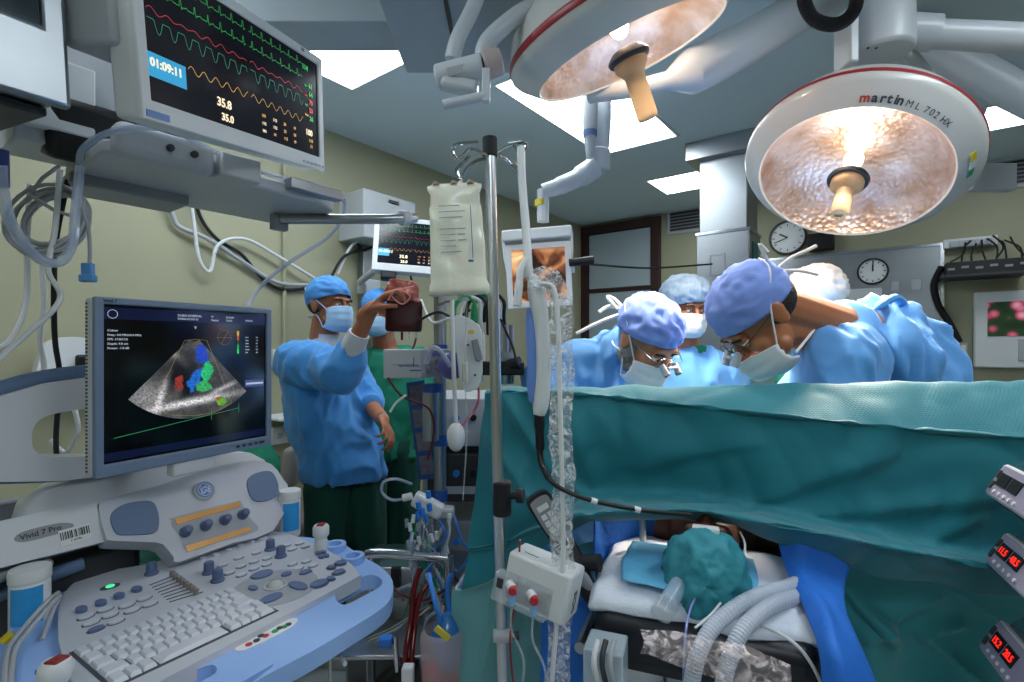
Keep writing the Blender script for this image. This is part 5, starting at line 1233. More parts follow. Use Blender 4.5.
b = MB(); b.cyl(c_, c_+(c_-a_)*.25, .021, .019, 24); b.build('end_cap', M_clear, t); b = MB(); b.cyl(a_, a_-(c_-a_)*.2, .013, .011, 18); b.build('tip', M_dgrey, t)
b = MB(); b.box(P(657, 577, 1.08), (.035, .02, .04), Matrix.Rotation(.2, 3, 'Y')); o = b.build('label_tag', M_white, bevel=.002); tag(o, 'small white printed tag on the black pouch left of the patient head', 'tag')
b = MB(); b.ball(P(652, 575, 1.12), (.055, .035, .045)); tag(b.build('black_pouch', M_rubber), 'black soft pouch left of the patient head behind the clear cylinder', 'pouch')
cable([P(740, 532, 1.04), P(745, 548, 1.0), P(735, 580, .95), P(715, 610, .9), P(695, 628, .87)], .0022, M_wcable, 'thin white line running down over the teal cap', 'infusion_line', 'tube')
cable([P(688, 570, .98), P(700, 590, .93), P(712, 600, .92)], .002, M_wcable, 'thin white line crossing the left side of the cap', 'infusion_line', 'tube')
cable([P(702, 572, .96), P(720, 582, .94), P(745, 596, .93)], .002, M_wcable, 'thin white line crossing low over the cap towards the hoses', 'infusion_line', 'tube')
cable([P(700, 590, .95), P(690, 610, .9), P(685, 640, .86), P(683, 690, .85)], .002, clear('lilac_line', '8f9bd8', .8), 'thin lilac line over the white pad', 'infusion_line', 'tube')
cable([P(750, 620, .9), P(790, 640, .86), P(812, 665, .85), P(828, 700, .85)], .003, M_wcable, 'white line running over the black pad at right of the hoses', 'infusion_line', 'tube')
b = MB(); b.ball(P(783, 618, .95), (.036, .05, .026)); tag(b.build('gel_pad', mat('deep_blue_gel', '0b3fae', .2, coat=.4)), 'glossy deep blue gel cushion right of the patient head', 'cushion')
b = MB(); G = cloth([[P(640, 632, .84), P(665, 628, .83), P(700, 634, .82), P(745, 646, .8), P(792, 664, .79)], [P(644, 642, .80), P(680, 646, .80), P(712, 652, .79), P(755, 664, .78), P(792, 680, .775)], [P(640, 652, .80), P(672, 664, .79), P(705, 676, .785), P(748, 690, .77), P(790, 700, .765)]], 10, 10, .007, 20, seed=1)
b.grid(G); tag(b.build('clear_wrap', crinkle('pinkish_film', 'ecdfe0', .3, .12, .08, .6), smooth=180, solid=.0006), 'crumpled clear plastic wrap lying over the black pad and hoses', 'wrap')
t = thing('table_controls', 'clear sided connector block under the left front corner of the black pad', 'connector block', P(604, 668, .9))
b = MB(); b.box(P(606, 666, .92), (.07, .07, .09), TM.to_3x3()); b.build('clear_box', clear('milky_box', 'cfe0ea', .5), t, bevel=.004)
for k in range(3):
    b = MB(); b.tube(spl([P(598+k*8, 640, .88), P(594+k*8, 665, .86), P(604+k*7, 700, .87)], 5), .005, 8); b.build('lead', [M_wcable, M_dgrey, M_cable][k], t)

# ---------------------------------------------------------------- near infusion pole with its load
t = thing('infusion_pole', 'near steel infusion pole with four hooks at the centre of the room', 'infusion pole', P(505, 1040, 1.06)-V((0, 0, P(505, 1040, 1.06).z)))
pt0, pb = P(490, 152, 1.06), P(503, 682, 1.06); d_ = (pt0-pb).normalized(); pf = pb-d_*(pb.z/d_.z)+d_*.08
b = MB(); b.cyl(pf, pt0, .0115, n=24); b.build('pole', M_pole, t)
b = MB(); b.cyl(pt0-d_*.01, pt0+d_*.03, .0155, n=24); b.build('hook_collar', M_rubber, t, bevel=.002)
def hook(pts): b = MB(); b.tube(spl([P(*p) for p in pts], 6), .0034, 8); b.build('hook', M_chrome, t)
hook([(490, 158, 1.06), (482, 152, 1.03), (470, 149, 1.0), (462, 156, .98), (455, 158, .96), (453, 149, .96), (458, 144, .98), (478, 142, 1.0)])
hook([(490, 159, 1.06), (478, 160, 1.04), (467, 168, 1.02), (462, 178, 1.0), (459, 178, 1.0), (457, 169, 1.0), (464, 162, 1.0), (470, 155, 1.0)])
hook([(490, 156, 1.06), (500, 150, 1.08), (512, 145, 1.1), (518, 151, 1.1), (522, 153, 1.1), (526, 146, 1.1), (524, 142, 1.1), (509, 144, 1.12)])
hook([(490, 159, 1.06), (502, 157, 1.1), (510, 164, 1.14), (518, 174, 1.16), (520, 172, 1.16), (517, 166, 1.16), (503, 156, 1.16)])
cl = P(502, 498, 1.06)
b = MB(); b.cyl(cl-V((0, 0, .036)), cl+V((0, 0, .036)), .019, n=24); b.build('height_clamp', M_rubber, t, bevel=.004)
b = MB(); b.cyl(cl+V((0, -.0, .006)), cl+V((.035, -.01, .008)), .008, n=12); b.cyl(cl+V((.03, -.01, .008)), cl+V((.045, -.014, .009)), .015, n=16); b.build('clamp_knob', M_rubber, t, bevel=.003)
c2 = P(502, 633, 1.06)
b = MB(); b.cyl(c2+V((-.018, -.01, 0)), c2+V((.022, -.01, 0)), .013, n=18); b.build('white_clamp', M_lgrey, t, bevel=.003); b = MB(); b.cyl(c2+V((.022, -.01, 0)), c2+V((.036, -.01, 0)), .008, n=12); b.build('clamp_bolt', M_dgrey, t)
for k in range(5):
    a = k*2*math.pi/5+.4; b = MB(); e_ = V((pf.x, pf.y, .06)); q = e_+V((math.cos(a)*.26, math.sin(a)*.26, -.01)); b.tube([e_, q], [.016, .012], 10); b.build('foot', M_steel, t)
    b = MB(); b.cyl(q+V((-.01, 0, -.025)), q+V((.01, 0, -.025)), .025, n=16); b.build('caster', M_rubber, t)
# fluid bag
def softbag(name, C, x, up, w, h, d, prof, m, par, seed=0, wr=.004):
    A = frame(x, up, C); rows_ = []; n = 28
    for i in range(25):
        v = i/24; z = (v-.5)*h; s_ = prof(v); row = []
        for j in range(n):
            a = 2*math.pi*j/n; cx_ = math.copysign(abs(math.cos(a))**.75, math.cos(a)); sy = math.sin(a)
            bulge = d*(.25+.75*math.sin(max(.0, min(1, (1-v)*1.02))*math.pi*.62)) if True else d
            p = V((cx_*w/2*s_, z, sy*bulge/2))
            nz = noise.noise(V((p.x*30+seed, p.y*30, p.z*30)))*wr
            row.append(A @ (p+V((nz*.4, nz*.3, nz))))
        rows_.append(row)
    b = MB(); b.grid(rows_, wrap=True); b.f.append(tuple(range(n-1, -1, -1))); b.f.append(tuple(range(24*n, 25*n)))
    return b.build(name, m, par, smooth=180), A
t = thing('fluid_bag', 'pale yellowish fluid bag hanging from the left hooks of the near pole', 'fluid bag', P(457, 292, 1.0))
def prof(v): return .93+.1*(1-v)-.07*math.sin(v*math.pi)*0+(.05 if v > .93 else 0)-(.05 if .8 < v < .93 else 0)+ (.08 if v < .1 else 0)
o, BA = softbag('bag', P(457, 240, 1.0), (1, 0, .05), (-.02, -.02, 1), .108, .213, .046, prof, mat('bag_film', 'f0eedd', .35, var=.04, bump=.25, bs=25, coat=.3, sss=.3), t, 2, .006)
b = MB(BA); b.box((0, .1, 0), (.09, .022, .006)); b.build('top_seam', mat('bag_film', 'f0eedd'), t, bevel=.003)
for x in (-.035, .0, .032):
    b = MB(BA); b.tube([(x, .105, .004), (x, .112, .0)], .007, 10); b.build('eyelet', mat('rust_mark', '8f7f6d', .6), t)
b = MB(); b.tube(spl([BA @ V((-.0, .108, 0)), P(461, 182, 1.0), P(460, 177, 1.0)], 4), .003, 6); b.build('hang_loop', M_white, t)
M_prt = mat('faded_print', '8fa5b0', .6, var=0); M_prt2 = mat('blue_print', '3f6f9a', .6, var=0)
for k, w_ in enumerate((.04, .05, .045, .0, .05, .048, .05, .03, .05)):
    if w_: b = MB(BA); b.box((-.005-(.05-w_)/2, .062-k*.011, .0215), (w_, .0015, .001)); b.build('print_line', M_prt, t, smooth=0)
b = MB(BA); b.box((.031, .01, .0205), (.0015, .1, .001)); b.box((.026, -.045, .0215), (.012, .004, .001)); b.build('scale_line', M_prt2, t, smooth=0)
b = MB(); b.tube([BA @ V((.0, -.1, 0)), BA @ V((.004, -.118, 0))], .007, 10); b.build('port', M_clear, t)
# transoesophageal probe
t = thing('imaging_scope', 'white and blue scope handle hanging from the right hook by a white strap', 'scope handle', P(538, 415, 1.0))
b = MB(); pr = [(528, 276, 1.0), (535, 285, 1.0), (540, 320, 1.0), (542, 360, 1.0), (541, 400, 1.0), (539, 415, 1.0)]
b.tube(spl([P(*p) for p in pr], 6), [.006+.0115*min(1, i/7) for i in range(24)]+[.0165, .016, .015, .014, .013, .012, .011], 18); b.build('grip_shell', M_white, t, smooth=180)
b = MB(); b.tube(spl([P(529, 308, .996), P(531, 340, .992), P(532, 370, .992), P(531, 403, .996)], 6), [.004, .006, .0075, .0085, .009, .0095, .0095, .0095, .0095, .0095, .0095, .0095, .0095, .0095, .009, .0085, .007, .006, .003], 16); b.build('blue_grip', mat('grip_blue', '6a92d8', .5, bump=.3, bs=300), t, smooth=180)
b = MB(); b.tube(spl([P(539, 414, 1.0), P(540, 440, 1.0), P(541, 462, .99), P(548, 478, .97)], 6), [.011]*4+[.009]*5+[.006]*5+[.005]*5, 12); b.build('strain_relief', M_black, t, smooth=180)
b = MB(); b.tube(spl([P(548, 478, .97), P(560, 488, .95), P(590, 500, .94), P(640, 510, .94), P(690, 515, .97)], 6), .0045, 10); b.build('cable', M_black, t)
for u, v in ((594, 501), (637, 509.5)):
    b = MB(); b.cyl(P(u-3, v-1, .94), P(u+3, v+1, .94), .0056, n=12); b.build('cable_ring', M_white, t)
b = MB(); b.tube(spl([P(521, 148, 1.1), P(522, 180, 1.06), P(526, 230, 1.02), P(528, 262, 1.0), P(528, 278, 1.0)], 6), [.0085]*20+[.010]*5, 8); b.build('strap', M_white, t, smooth=180)
b = MB(); b.tube(spl([P(528, 258, 1.0), P(521, 268, .99), P(519, 285, .985), P(517, 306, .98)], 6), [.007]*12+[.008]*7, 8); b.build('strap_tail', M_white, t)
# sheath
M_sheath = clear('crinkled_sheath', 'f2f5f8', .3, .12, bump=1.5, bs=60, sc=1)
nt = M_sheath.node_tree; N = nt.nodes; vz = N.new('ShaderNodeTexNoise'); vz.inputs['Scale'].default_value = 55; vz.inputs['Detail'].default_value = 3; vz.inputs['Distortion'].default_value = 1.5
tcx = N.new('ShaderNodeTexCoord'); nt.links.new(tcx.outputs['Object'], vz.inputs['Vector']); mrx = N.new('ShaderNodeMapRange'); mrx.inputs[1].default_value = .47; mrx.inputs[2].default_value = .66; mrx.inputs[3].default_value = .12; mrx.inputs[4].default_value = .75
nt.links.new(vz.outputs['Fac'], mrx.inputs[0]); nt.links.new(mrx.outputs[0], N['Principled BSDF'].inputs['Alpha'])
t = thing('probe_sheath', 'crumpled clear plastic sheath with white tube hanging down in front of the drape', 'sheath', P(556, 700, .98))
ctr = [P(534, 290, .98), P(540, 276, .98), P(552, 282, .98), P(562, 305, .98), P(561, 340, .98), P(563, 380, .98), P(560, 430, .98), P(564, 480, .98), P(561, 530, .98), P(564, 575, .975), P(560, 620, .97), P(558, 682, .97), P(556, 740, .97)]
cs = spl(ctr, 9); n = 20; rows_ = []
for i, p in enumerate(cs):
    T_ = (cs[min(i+1, len(cs)-1)]-cs[max(i-1, 0)]).normalized(); s_ = T_.cross(V((0, 1, 0))).normalized(); f_ = V((0, 1, 0))
    wd = .012+.010*min(1, i/18)+.004*noise.noise(V((i*.33, 3, 1)))+.003*noise.noise(V((i*1.1, 1, 1)))
    rows_.append([p+s_*math.cos(2*math.pi*j/n)*(wd+.0035*noise.noise(V((i*.6, j*1.1, 5))))+f_*math.sin(2*math.pi*j/n)*(.011+.005*noise.noise(V((i*.7, j*.9, 2)))) for j in range(n)])
b = MB(); b.grid(rows_, wrap=True); b.build('film', M_sheath, t, smooth=30)
b = MB(); b.tube(spl([P(540, 284, .965), P(553, 288, .962), P(558, 320, .958), P(560, 400, .955), P(562, 480, .955), P(563, 560, .952), P(557, 620, .948), P(552, 682, .948), P(550, 740, .948)], 9), .0046, 8); b.build('white_tube', M_white, t)
# transducer box
t = thing('transducer_box', 'white monitor box with red tap connectors clamped to the near pole', 'box', P(545, 610, 1.0))
BX = frame((.86, -.46, -.17), (.17, 0, .98), P(543, 582, 1.0))
b = MB(BX); b.box((0, 0, 0), (.135, .095, .075)); b.build('case', M_white, t, bevel=.006)
text('BCIS', .022, BX @ Matrix.Translation((.0678, .0, .0)) @ Matrix.Rotation(R(90), 4, 'Y') @ Matrix.Rotation(R(90), 4, 'Z') @ Matrix.Translation((-.035, -.01, .0)), M_dgrey, t, bold=.0002)
text('SC9000', .006, BX @ Matrix.Translation((-.06, .036, .038)), M_dgrey, t) if False else None
b = MB(BX); b.box((0, .0478, .0), (.0, .0, .0))
text('Transducer', .007, BX @ Matrix.Translation((-.045, .0478, .015)) @ Matrix.Rotation(R(-90), 4, 'X'), M_dgrey, t)
b = MB(BX); b.box((-.02, -.015, .05), (.115, .055, .025)); b.build('clear_holder', M_clear, t, bevel=.003)
for x in (-.04, .005):
    b = MB(BX); b.cyl((x-.006, .0, .058), (x+.006, -.004, .066), .009, n=14); b.build('tap_body', M_white, t, bevel=.001)
    b = MB(BX); b.cyl((x+.006, -.004, .064), (x+.011, -.006, .074), .008, n=14); b.build('red_tap', mat('tap_red', 'c02030', .35), t)
    b = MB(BX); b.tube([(x+.006, -.01, .062), (x+.01, -.035, .062)], .006, 10); b.build('blue_valve', mat('valve_blue', '7fb2e0', .3), t)
    b = MB(BX); b.tube(spl([(x+.01, -.035, .062), (x+.018, -.08, .06), (x+.05, -.13, .05), (x+.055, -.22, .04)], 6), .0025, 6); b.build('line', M_clear, t)
b = MB(BX); b.box((-.062, -.005, .064), (.012, .018, .002)); b.build('socket', M_dgrey, t)
b = MB(BX); b.box((-.055, 0, -.01), (.03, .04, .03)); b.build('pole_clip', M_lgrey, t)
# table remote
t = thing('table_remote', 'dark grey handheld table remote hanging in front of the drape', 'remote control', P(560, 600, 1.1))
RA = frame((.86, .1, .5), (-.5, .05, .86), P(556, 530, 1.13))
b = MB(RA); b.prism([rnd_poly([(-.028, .07), (-.02, .09), (.02, .09), (.03, .065), (.024, .0), (.02, -.09), (-.018, -.09), (-.024, 0)], 4)], .024, Matrix.Translation((0, 0, -.012))); b.build('body', M_rubber, t, bevel=.005, bseg=3)
b = MB(RA); b.prism([rnd_poly([(-.022, .068), (-.015, .082), (.016, .082), (.023, .064), (.017, -.01), (-.017, -.01)], 4)], .001, Matrix.Translation((0, 0, .012))); b.build('face_plate', M_grey, t)
for k, (x, y) in enumerate(((-.0, .06), (-.008, .04), (.008, .04), (-.008, .024), (.008, .024), (-.008, .008), (.008, .008))):
    b = MB(RA); b.box((x, y, .0138), (.026 if k == 0 else .012, .012, .0015)); b.build('key', M_white, t)
t = thing('remote_holder', 'black handle shaped holder hooked behind the white transducer box', 'holder', P(592, 620, 1.06))
b = MB(); b.tube(spl([P(565, 540, 1.1), P(578, 565, 1.08), P(588, 590, 1.06), P(597, 600, 1.05), P(603, 608, 1.04)], 6), [.016]*6+[.02]*6+[.018]*6+[.012]*4+[.006]*3, 14); b.build('grip', M_rubber, t, smooth=180)
b = MB(); b.tube([P(580, 562, 1.08), P(600, 563, 1.06)], [.014, .018], 14); b.build('horn', M_rubber, t)
b = MB(); b.ball(P(586, 582, 1.05), (.012, .008, .028), Matrix.Rotation(-.5, 3, 'Y')); b.build('paddle', M_grey, t)
b = MB(); b.tube(spl([P(602, 606, 1.04), P(610, 625, 1.0), P(613, 645, .97), P(606, 668, .97)], 6), .0035, 8); b.build('cord', M_rubber, t)
cable([P(520, 540, 1.0), P(517, 590, 1.02), P(510, 640, 1.02), P(514, 690, 1.02)], .002, clear('red_line', '9c2030', .9), 'thin red line hanging beside the near pole', 'infusion_line', 'tube')

# ---------------------------------------------------------------- syringe pumps at the right edge
def pump(u, v, Yp, label, digits, fan):
    ax = V((-.44, -.9, 0)).normalized()
    A = frame(ax, (.42, -.2, .9), P(u, v, Yp))                # face plane x right (towards viewer), y up; z should point left
    if (A.to_3x3() @ V((0, 0, 1))).x > 0: A = A @ Matrix.Rotation(math.pi, 4, 'Y') @ Matrix.Translation((-.3, 0, 0))
    t = thing('syringe_pump', label, 'syringe pump', P(u, v, Yp))
    b = MB(A); b.box((.15, .033, -.06), (.3, .066, .12)); b.build('case', M_lgrey, t, bevel=.004)
    b = MB(A); b.box((.15, .033, .001), (.29, .058, .003)); b.build('front_panel', mat('dusky_panel', '8e8ca4', .45), t, bevel=.001)
    for k, s_ in enumerate(digits):
        x = .042+k*.045
        b = MB(A); b.box((x, .037, .0035), (.038, .024, .002)); b.build('display', M_black, t)
        if s_: text(s_, .017, A @ Matrix.Translation((x-.015, .031, .005)), mat('red_digits', 'ff2a20', .4, em=1.0, var=0), t, bold=.0002)
    for k in range(2):
        b = MB(A); b.box((.012, .022+k*.022, .0035), (.01, .016, .003)); b.build('button', M_dgrey, t, bevel=.001)
    for k in range(5):
        b = MB(A); b.cyl((.035+k*.02, .013, .002), (.035+k*.02, .013, .0045), .0035, n=10); b.build('key', M_white, t)
    b = MB(A); b.cyl((.05, .083, -.05), (.22, .083, -.05), .018, n=20); b.build('syringe', M_clear, t)
    b = MB(A); b.prism([(.01, .066), (.03, .1), (.28, .1), (.29, .066)], -.09, Matrix.Translation((0, 0, -.01))); b.build('clear_lid', clear('smoky_lid', '3f5f70', .5), t)
    b = MB(A); b.tube([(-.0, -.0, -.02), (.3, -.006, -.02)], .004); b.build('bottom_edge', M_dgrey, t)
pump(984, 493, .95, 'topmost syringe pump at the right edge with dark displays', ('', ''), 0)
pump(984, 561, .93, 'middle syringe pump of the three at the right edge, red digits lit', ('11.5', '40.5'), 1)
pump(978, 647, .92, 'lowest syringe pump at the right edge, red digits lit', ('15.2', '20.5'), 2)
t = thing('pump_pole', 'steel pole carrying the three syringe pumps beyond the right edge', 'pole', V((P(1090, 600, .95).x, .95, 0)))
b = MB(); x_ = P(1090, 600, .95).x; b.cyl((x_, .95, .03), (x_, .95, 1.4), .014, n=18); b.build('pole', M_steel, t)
for k in range(4):
    a = k*math.pi/2+.5; b = MB(); b.tube([(x_, .95, .05), (x_+math.cos(a)*.25, .95+math.sin(a)*.25, .02)], .015, 10); b.build('foot', M_steel, t)
# ---------------------------------------------------------------- perfusion station between the pole and the drape
YM = 1.9
t = thing('perfusion_mast', 'thick steel mast of the perfusion station left of the drape', 'mast', V((P(440, 560, YM).x, YM, 0)))
xm = P(440, 400, YM).x
b = MB(); b.cyl((xm, YM, .05), (xm, YM, P(440, 294, YM).z), .023, n=26); b.build('pole', M_steel, t)
b = MB(); b.cyl((xm, YM, P(440, 294, YM).z), (xm, YM, P(440, 294, YM).z+.012), .027, n=26); b.build('pole_cap', M_chrome, t)
M_bclip = mat('blue_clip', '1f4f9c', .5)
for v in (440, 495, 350):
    z = P(440, v, YM).z; b = MB(); b.cyl((xm, YM, z-.02), (xm, YM, z+.02), .028, n=22); b.build('clip', M_bclip, t)
b = MB(); b.box((xm, YM, .06), (.4, .3, .08)); b.build('foot', M_dgrey, t, bevel=.01)
b = MB(); b.tube([(xm, YM-.02, P(0, 305, YM).z), (xm+.03, YM-.05, P(0, 302, YM).z), (xm+.2, YM-.06, P(0, 303, YM).z)], .007, 8); b.build('top_arm', M_steel, t)
# module box with print
t = thing('pump_module', 'grey box module with small print on the perfusion mast', 'module', P(420, 378, 1.78))
BXm = frame((.93, -.36, 0), (0, 0, 1), P(405, 364, 1.78)); A = BXm
A = frame((1, .06, 0), (0, 0, 1), P(405, 364, 1.76))
b = MB(A); b.box((.0, 0, -.09), (.148, .1, .18)); b.build('case', M_lgrey, t, bevel=.003)
text('medtronic'[:0]+'BIO-MEDICUS', .011, A @ Matrix.Translation((-.02, -.01, .001)), mat('violet_print', '4a4a8f', .5, var=0), t)
b = MB(A); b.box((-.0, -.003, .0008), (.09, .0015, .0008)); b.box((.03, .008, .0008), (.003, .03, .0008)); b.box((.035, -.022, .0008), (.04, .004, .0008)); b.build('print', mat('violet_print', '4a4a8f'), t, smooth=0)
A = frame((.8, .6, 0), (0, 0, 1), P(437, 363, 1.79))
b = MB(A); b.box((.0, 0, -.03), (.115, .098, .06)); b.build('control_face', mat('pale_violet_panel', 'a9abc0', .4), t, bevel=.003)
for x in (-.035, 0, .035):
    for y in (-.022, .006):
        b = MB(A); b.cyl((x, y, 0), (x, y, .012), .009, n=14); b.build('knob', M_grey, t)
b = MB(A); b.box((0, .033, .001), (.05, .018, .003)); b.build('display', mat('violet_display', '6a6fb4', .3), t)
# centrifugal head
t = thing('centrifugal_pump', 'dark purple round pump head in a clear housing on the perfusion mast', 'pump', P(452, 385, 1.7))
b = MB(); c = P(452, 366, 1.7); b.cyl(c+V((0, .06, 0)), c, .042, n=30); b.build('motor', M_black, t, bevel=.006); b = MB(); b.lathe([(.046, 0), (.046, .012), (.03, .03), (.012, .04), (.012, .055)], axis_frame((.1, -1, .1), c), n=30); b.build('clear_cone', clear('violet_plastic', '6f6fb8', .6), t)
b = MB(); b.tube(spl([c+V((0, -.05, 0)), c+V((-.03, -.06, .05)), c+V((-.06, -.04, .06)), c+V((-.08, -.02, .01))], 6), .008, 10); b.build('inlet_tube', M_tubec, t)
t = thing('steel_canister', 'steel cylinder under the pump module on the mast', 'cylinder', P(440, 470, 1.84))
b = MB(); b.cyl(P(432, 384, 1.84), P(432, 392, 1.84), .035, n=26); b.build('blue_top', M_bclip, t); b = MB(); b.cyl(P(431, 392, 1.84), P(431, 440, 1.84), .03, n=26); b.build('body', M_steel, t)
# blue framed pocket strip
t = thing('pocket_strip', 'blue framed hanging strip with four picture pockets beside the mast', 'pocket strip', P(428, 480, 1.98))
q = [P(406, 383, 1.98), P(424, 380, 2.0), P(438, 478, 2.0), P(419, 480, 1.98)]
def bil(u, v, off=0): return (q[0]*(1-u)+q[1]*u)*(1-v)+(q[3]*(1-u)+q[2]*u)*v+V((0, -off, 0))
b = MB()
vs = [bil(*p) for p in ((0, 0), (1, 0), (1, 1), (0, 1))]; b.add(vs+[p+V((0, .012, 0)) for p in vs], [(0, 1, 2, 3), (7, 6, 5, 4), (0, 4, 5, 1), (1, 5, 6, 2), (2, 6, 7, 3), (3, 7, 4, 0)]); b.build('backing', mat('pocket_blue', '24508f', .6), t, smooth=0)
M_pic = mat('mixed_picture', '6a6872', .5, var=.7, vs=50)
for k in range(4):
    v0 = .04+k*.24; b = MB(); b.add([bil(.14, v0, .003), bil(.86, v0, .003), bil(.86, v0+.19, .003), bil(.14, v0+.19, .003)], [(0, 1, 2, 3)]); b.build('pocket_picture', M_pic, t, smooth=0, solid=.001)
# white device with arm, hoses
t = thing('perfusion_display', 'white perfusion monitor seen from its side behind the near pole', 'display', P(470, 388, 1.75))
A = frame((.3, .95, 0), (-.1, 0, 1), P(468, 354, 1.75))
b = MB(A); pr = [(-.08, .09), (-.04, .125), (.05, .1), (.08, -.02), (.06, -.11), (.0, -.13), (-.05, -.1), (-.075, .0)]
b = MB(frame((1, 0, -.12), (0, 0, 1), P(470, 354, 1.75))); b.prism([rnd_poly([(-.06, .11), (-.02, .12), (.03, .09), (.045, .02), (.055, -.08), (.02, -.12), (-.01, -.1), (-.035, .0)], 3)], .2, Matrix.Translation((0, 0, -.1))); b.build('housing', M_white, t, bevel=.01, bseg=3)
b = MB(); b.box(P(477, 350, 1.64), (.022, .01, .07), Matrix.Rotation(-.25, 3, 'Y')); b.build('side_panel', M_grey, t, bevel=.003)
b = MB(); b.box(P(471, 332, 1.62), (.02, .003, .012)); b.build('yellow_label', mat('yellow_sticker', 'd8c43a'), t)
for u, v in ((468, 345), (475, 375), (465, 368)):
    b = MB(); b.cyl(P(u, v, 1.64), P(u, v, 1.63), .004, n=10); b.build('screw', M_dgrey, t)
t = thing('holder_arm', 'black and steel clamp arm between the near pole and the drape top', 'clamp arm', P(505, 385, 1.7))
b = MB(); b.cyl(P(505, 325, 1.7), P(505, 384, 1.7), .014, n=16); b.cyl(P(511, 325, 1.72), P(511, 384, 1.72), .01, n=14); b.build('twin_rods', M_steel, t)
b = MB(); b.box(P(500, 368, 1.7), (.16, .08, .045)); b.build('block', M_black, t, bevel=.006); b = MB(); b.tube([P(505, 366, 1.68), P(520, 362, 1.66)], [.015, .02], 14); b.build('knob', M_black, t)
b = MB(); b.cyl(P(505, 352, 1.7), P(505, 358, 1.7), .03, n=20); b.build('collar', M_grey, t)
rnd = random.Random(11)
for k, (c, m, nm) in enumerate((('16a05a', None, 'green'), ('e6e8ea', None, 'white'), ('101214', None, 'black'), ('1c8f6a', None, 'deep green'), ('d9dde0', None, 'pale'), ('0c0e10', None, 'dark'))):
    u0 = 462+k*6; mm = mat('hose_'+nm.replace(' ', '_'), c, .4)
    pts = [P(u0-8, 322, 1.72), P(u0-6, 305, 1.7), P(u0+3, 294+rnd.random()*4, 1.68), P(u0+12, 302, 1.68), P(u0+10+rnd.random()*6, 318, 1.7), P(u0+14, 334, 1.74)]
    tag(MB().tube(spl(pts, 6), .0065, 8).build('hose_loop', mm), '%s hose loop bunched above the perfusion monitor' % nm, 'hose')
cable([P(500, 318, 1.7), P(512, 345, 1.66), P(516, 360, 1.64), P(518, 366, 1.64)], .004, M_rubber, 'black cable down to the clamp arm knob')
cable([P(420, 320, 1.9), P(438, 312, 1.85), P(455, 318, 1.8), P(470, 310, 1.75)], .005, M_rubber, 'black cable crossing behind the mast top')
cable([P(421, 300, 2.0), P(432, 322, 1.9), P(450, 318, 1.8)], .005, M_wcable, 'white cable looping behind the mast top')
# white hand bulb with its tube
t = thing('suction_bulb', 'white rubber bulb hanging on a white tube before the mast', 'bulb', P(457, 454, 1.6))
b = MB(); b.ball(P(456, 437, 1.6), (.029, .029, .046)); b.build('bulb', M_white, t); b = MB(); b.tube(spl([P(452, 300, 1.6), P(453, 350, 1.6), P(455, 400, 1.6), P(456, 424, 1.6)], 6), .007, 8); b.build('tube', M_white, t)
t = thing('drip_chamber', 'cream drip clamp on a thin line beside the white bulb', 'clamp', P(466, 384, 1.58))
b = MB(); b.box(P(465, 372, 1.58), (.017, .012, .06)); b.build('clamp', mat('cream_plastic', 'd6d2bc', .4), t, bevel=.003); b = MB(); b.tube(spl([P(467, 292, 1.5), P(466, 330, 1.56), P(465, 384, 1.58), P(467, 430, 1.6), P(463, 500, 1.6)], 6), .0025, 6); b.build('line', M_clear, t)
cable([P(479, 388, 1.7), P(478, 402, 1.68), P(472, 414, 1.66), P(462, 425, 1.62)], .004, mat('pink_tube', 'b04060', .3), 'pink blood tube curving below the perfusion monitor', 'blood_tube', 'tube')
cable([P(388, 378, 1.75), P(402, 396, 1.72), P(428, 408, 1.7), P(434, 430, 1.7), P(428, 460, 1.72)], .004, mat('dark_red_tube', '5a1420', .3), 'dark red tube hanging from the module box', 'blood_tube', 'tube')
cable([P(390, 412, 1.7), P(396, 403, 1.7), P(406, 395, 1.7)], .004, M_white, 'short white tube end beside the blue strip', 'tube_end', 'tube')
# white clamp holder with taps
t = thing('tap_manifold', 'white clamp block with blue stopcocks low on the perfusion mast', 'manifold', P(432, 525, 1.78))
b = MB(); b.box(P(440, 512, 1.8), (.1, .06, .035)); b.build('clamp_block', M_lgrey, t, bevel=.008); b = MB(); b.box(P(428, 505, 1.74), (.11, .05, .05), Matrix.Rotation(.5, 3, 'Y')); b.build('bracket', M_white, t, bevel=.01)
M_vb = mat('stopcock_blue', '2a7fe0', .35)
for u, v in ((418, 505), (422, 512), (428, 494), (418, 515), (429, 507)):
    b = MB(); b.cyl(P(u, v-3, 1.68), P(u+1, v+4, 1.68), .009, n=12); b.build('stopcock', M_vb, t)
b = MB(); b.tube(spl([P(408, 498, 1.7), P(392, 500, 1.68), P(382, 492, 1.68), P(384, 482, 1.68), P(396, 479, 1.68), P(412, 484, 1.7)], 6), .005, 8); b.build('clear_loop', M_tubec, t)
b = MB(); b.cyl(P(403, 498, 1.68), P(412, 496, 1.68), .012, n=14); b.build('white_cap', M_white, t)
rnd = random.Random(5)
for k in range(44):
    u = rnd.uniform(410, 455); v = rnd.uniform(515, 600); mm = rnd.choice([M_tubec, M_tubec, M_wcable, M_rubber, M_tubec, mat('hose_green', '16a05a'), mat('stopcock_blue', '2a7fe0')])
    Yk = rnd.uniform(1.62, 1.8)
    pts = [P(u, v, Yk)]
    for j in range(3): pts.append(P(u+rnd.uniform(-14, 14)*(j+1)*.6, v+rnd.uniform(14, 26)*(j+1), Yk+rnd.uniform(-.05, .05)))
    tag(MB().tube(spl(pts, 5), rnd.choice([.0025, .0035, .005]), 8).build('perfusion_tube', mm), 'tangled tube among the lines below the white clamp block', 'tube', 'tangled tubes on the perfusion machine')
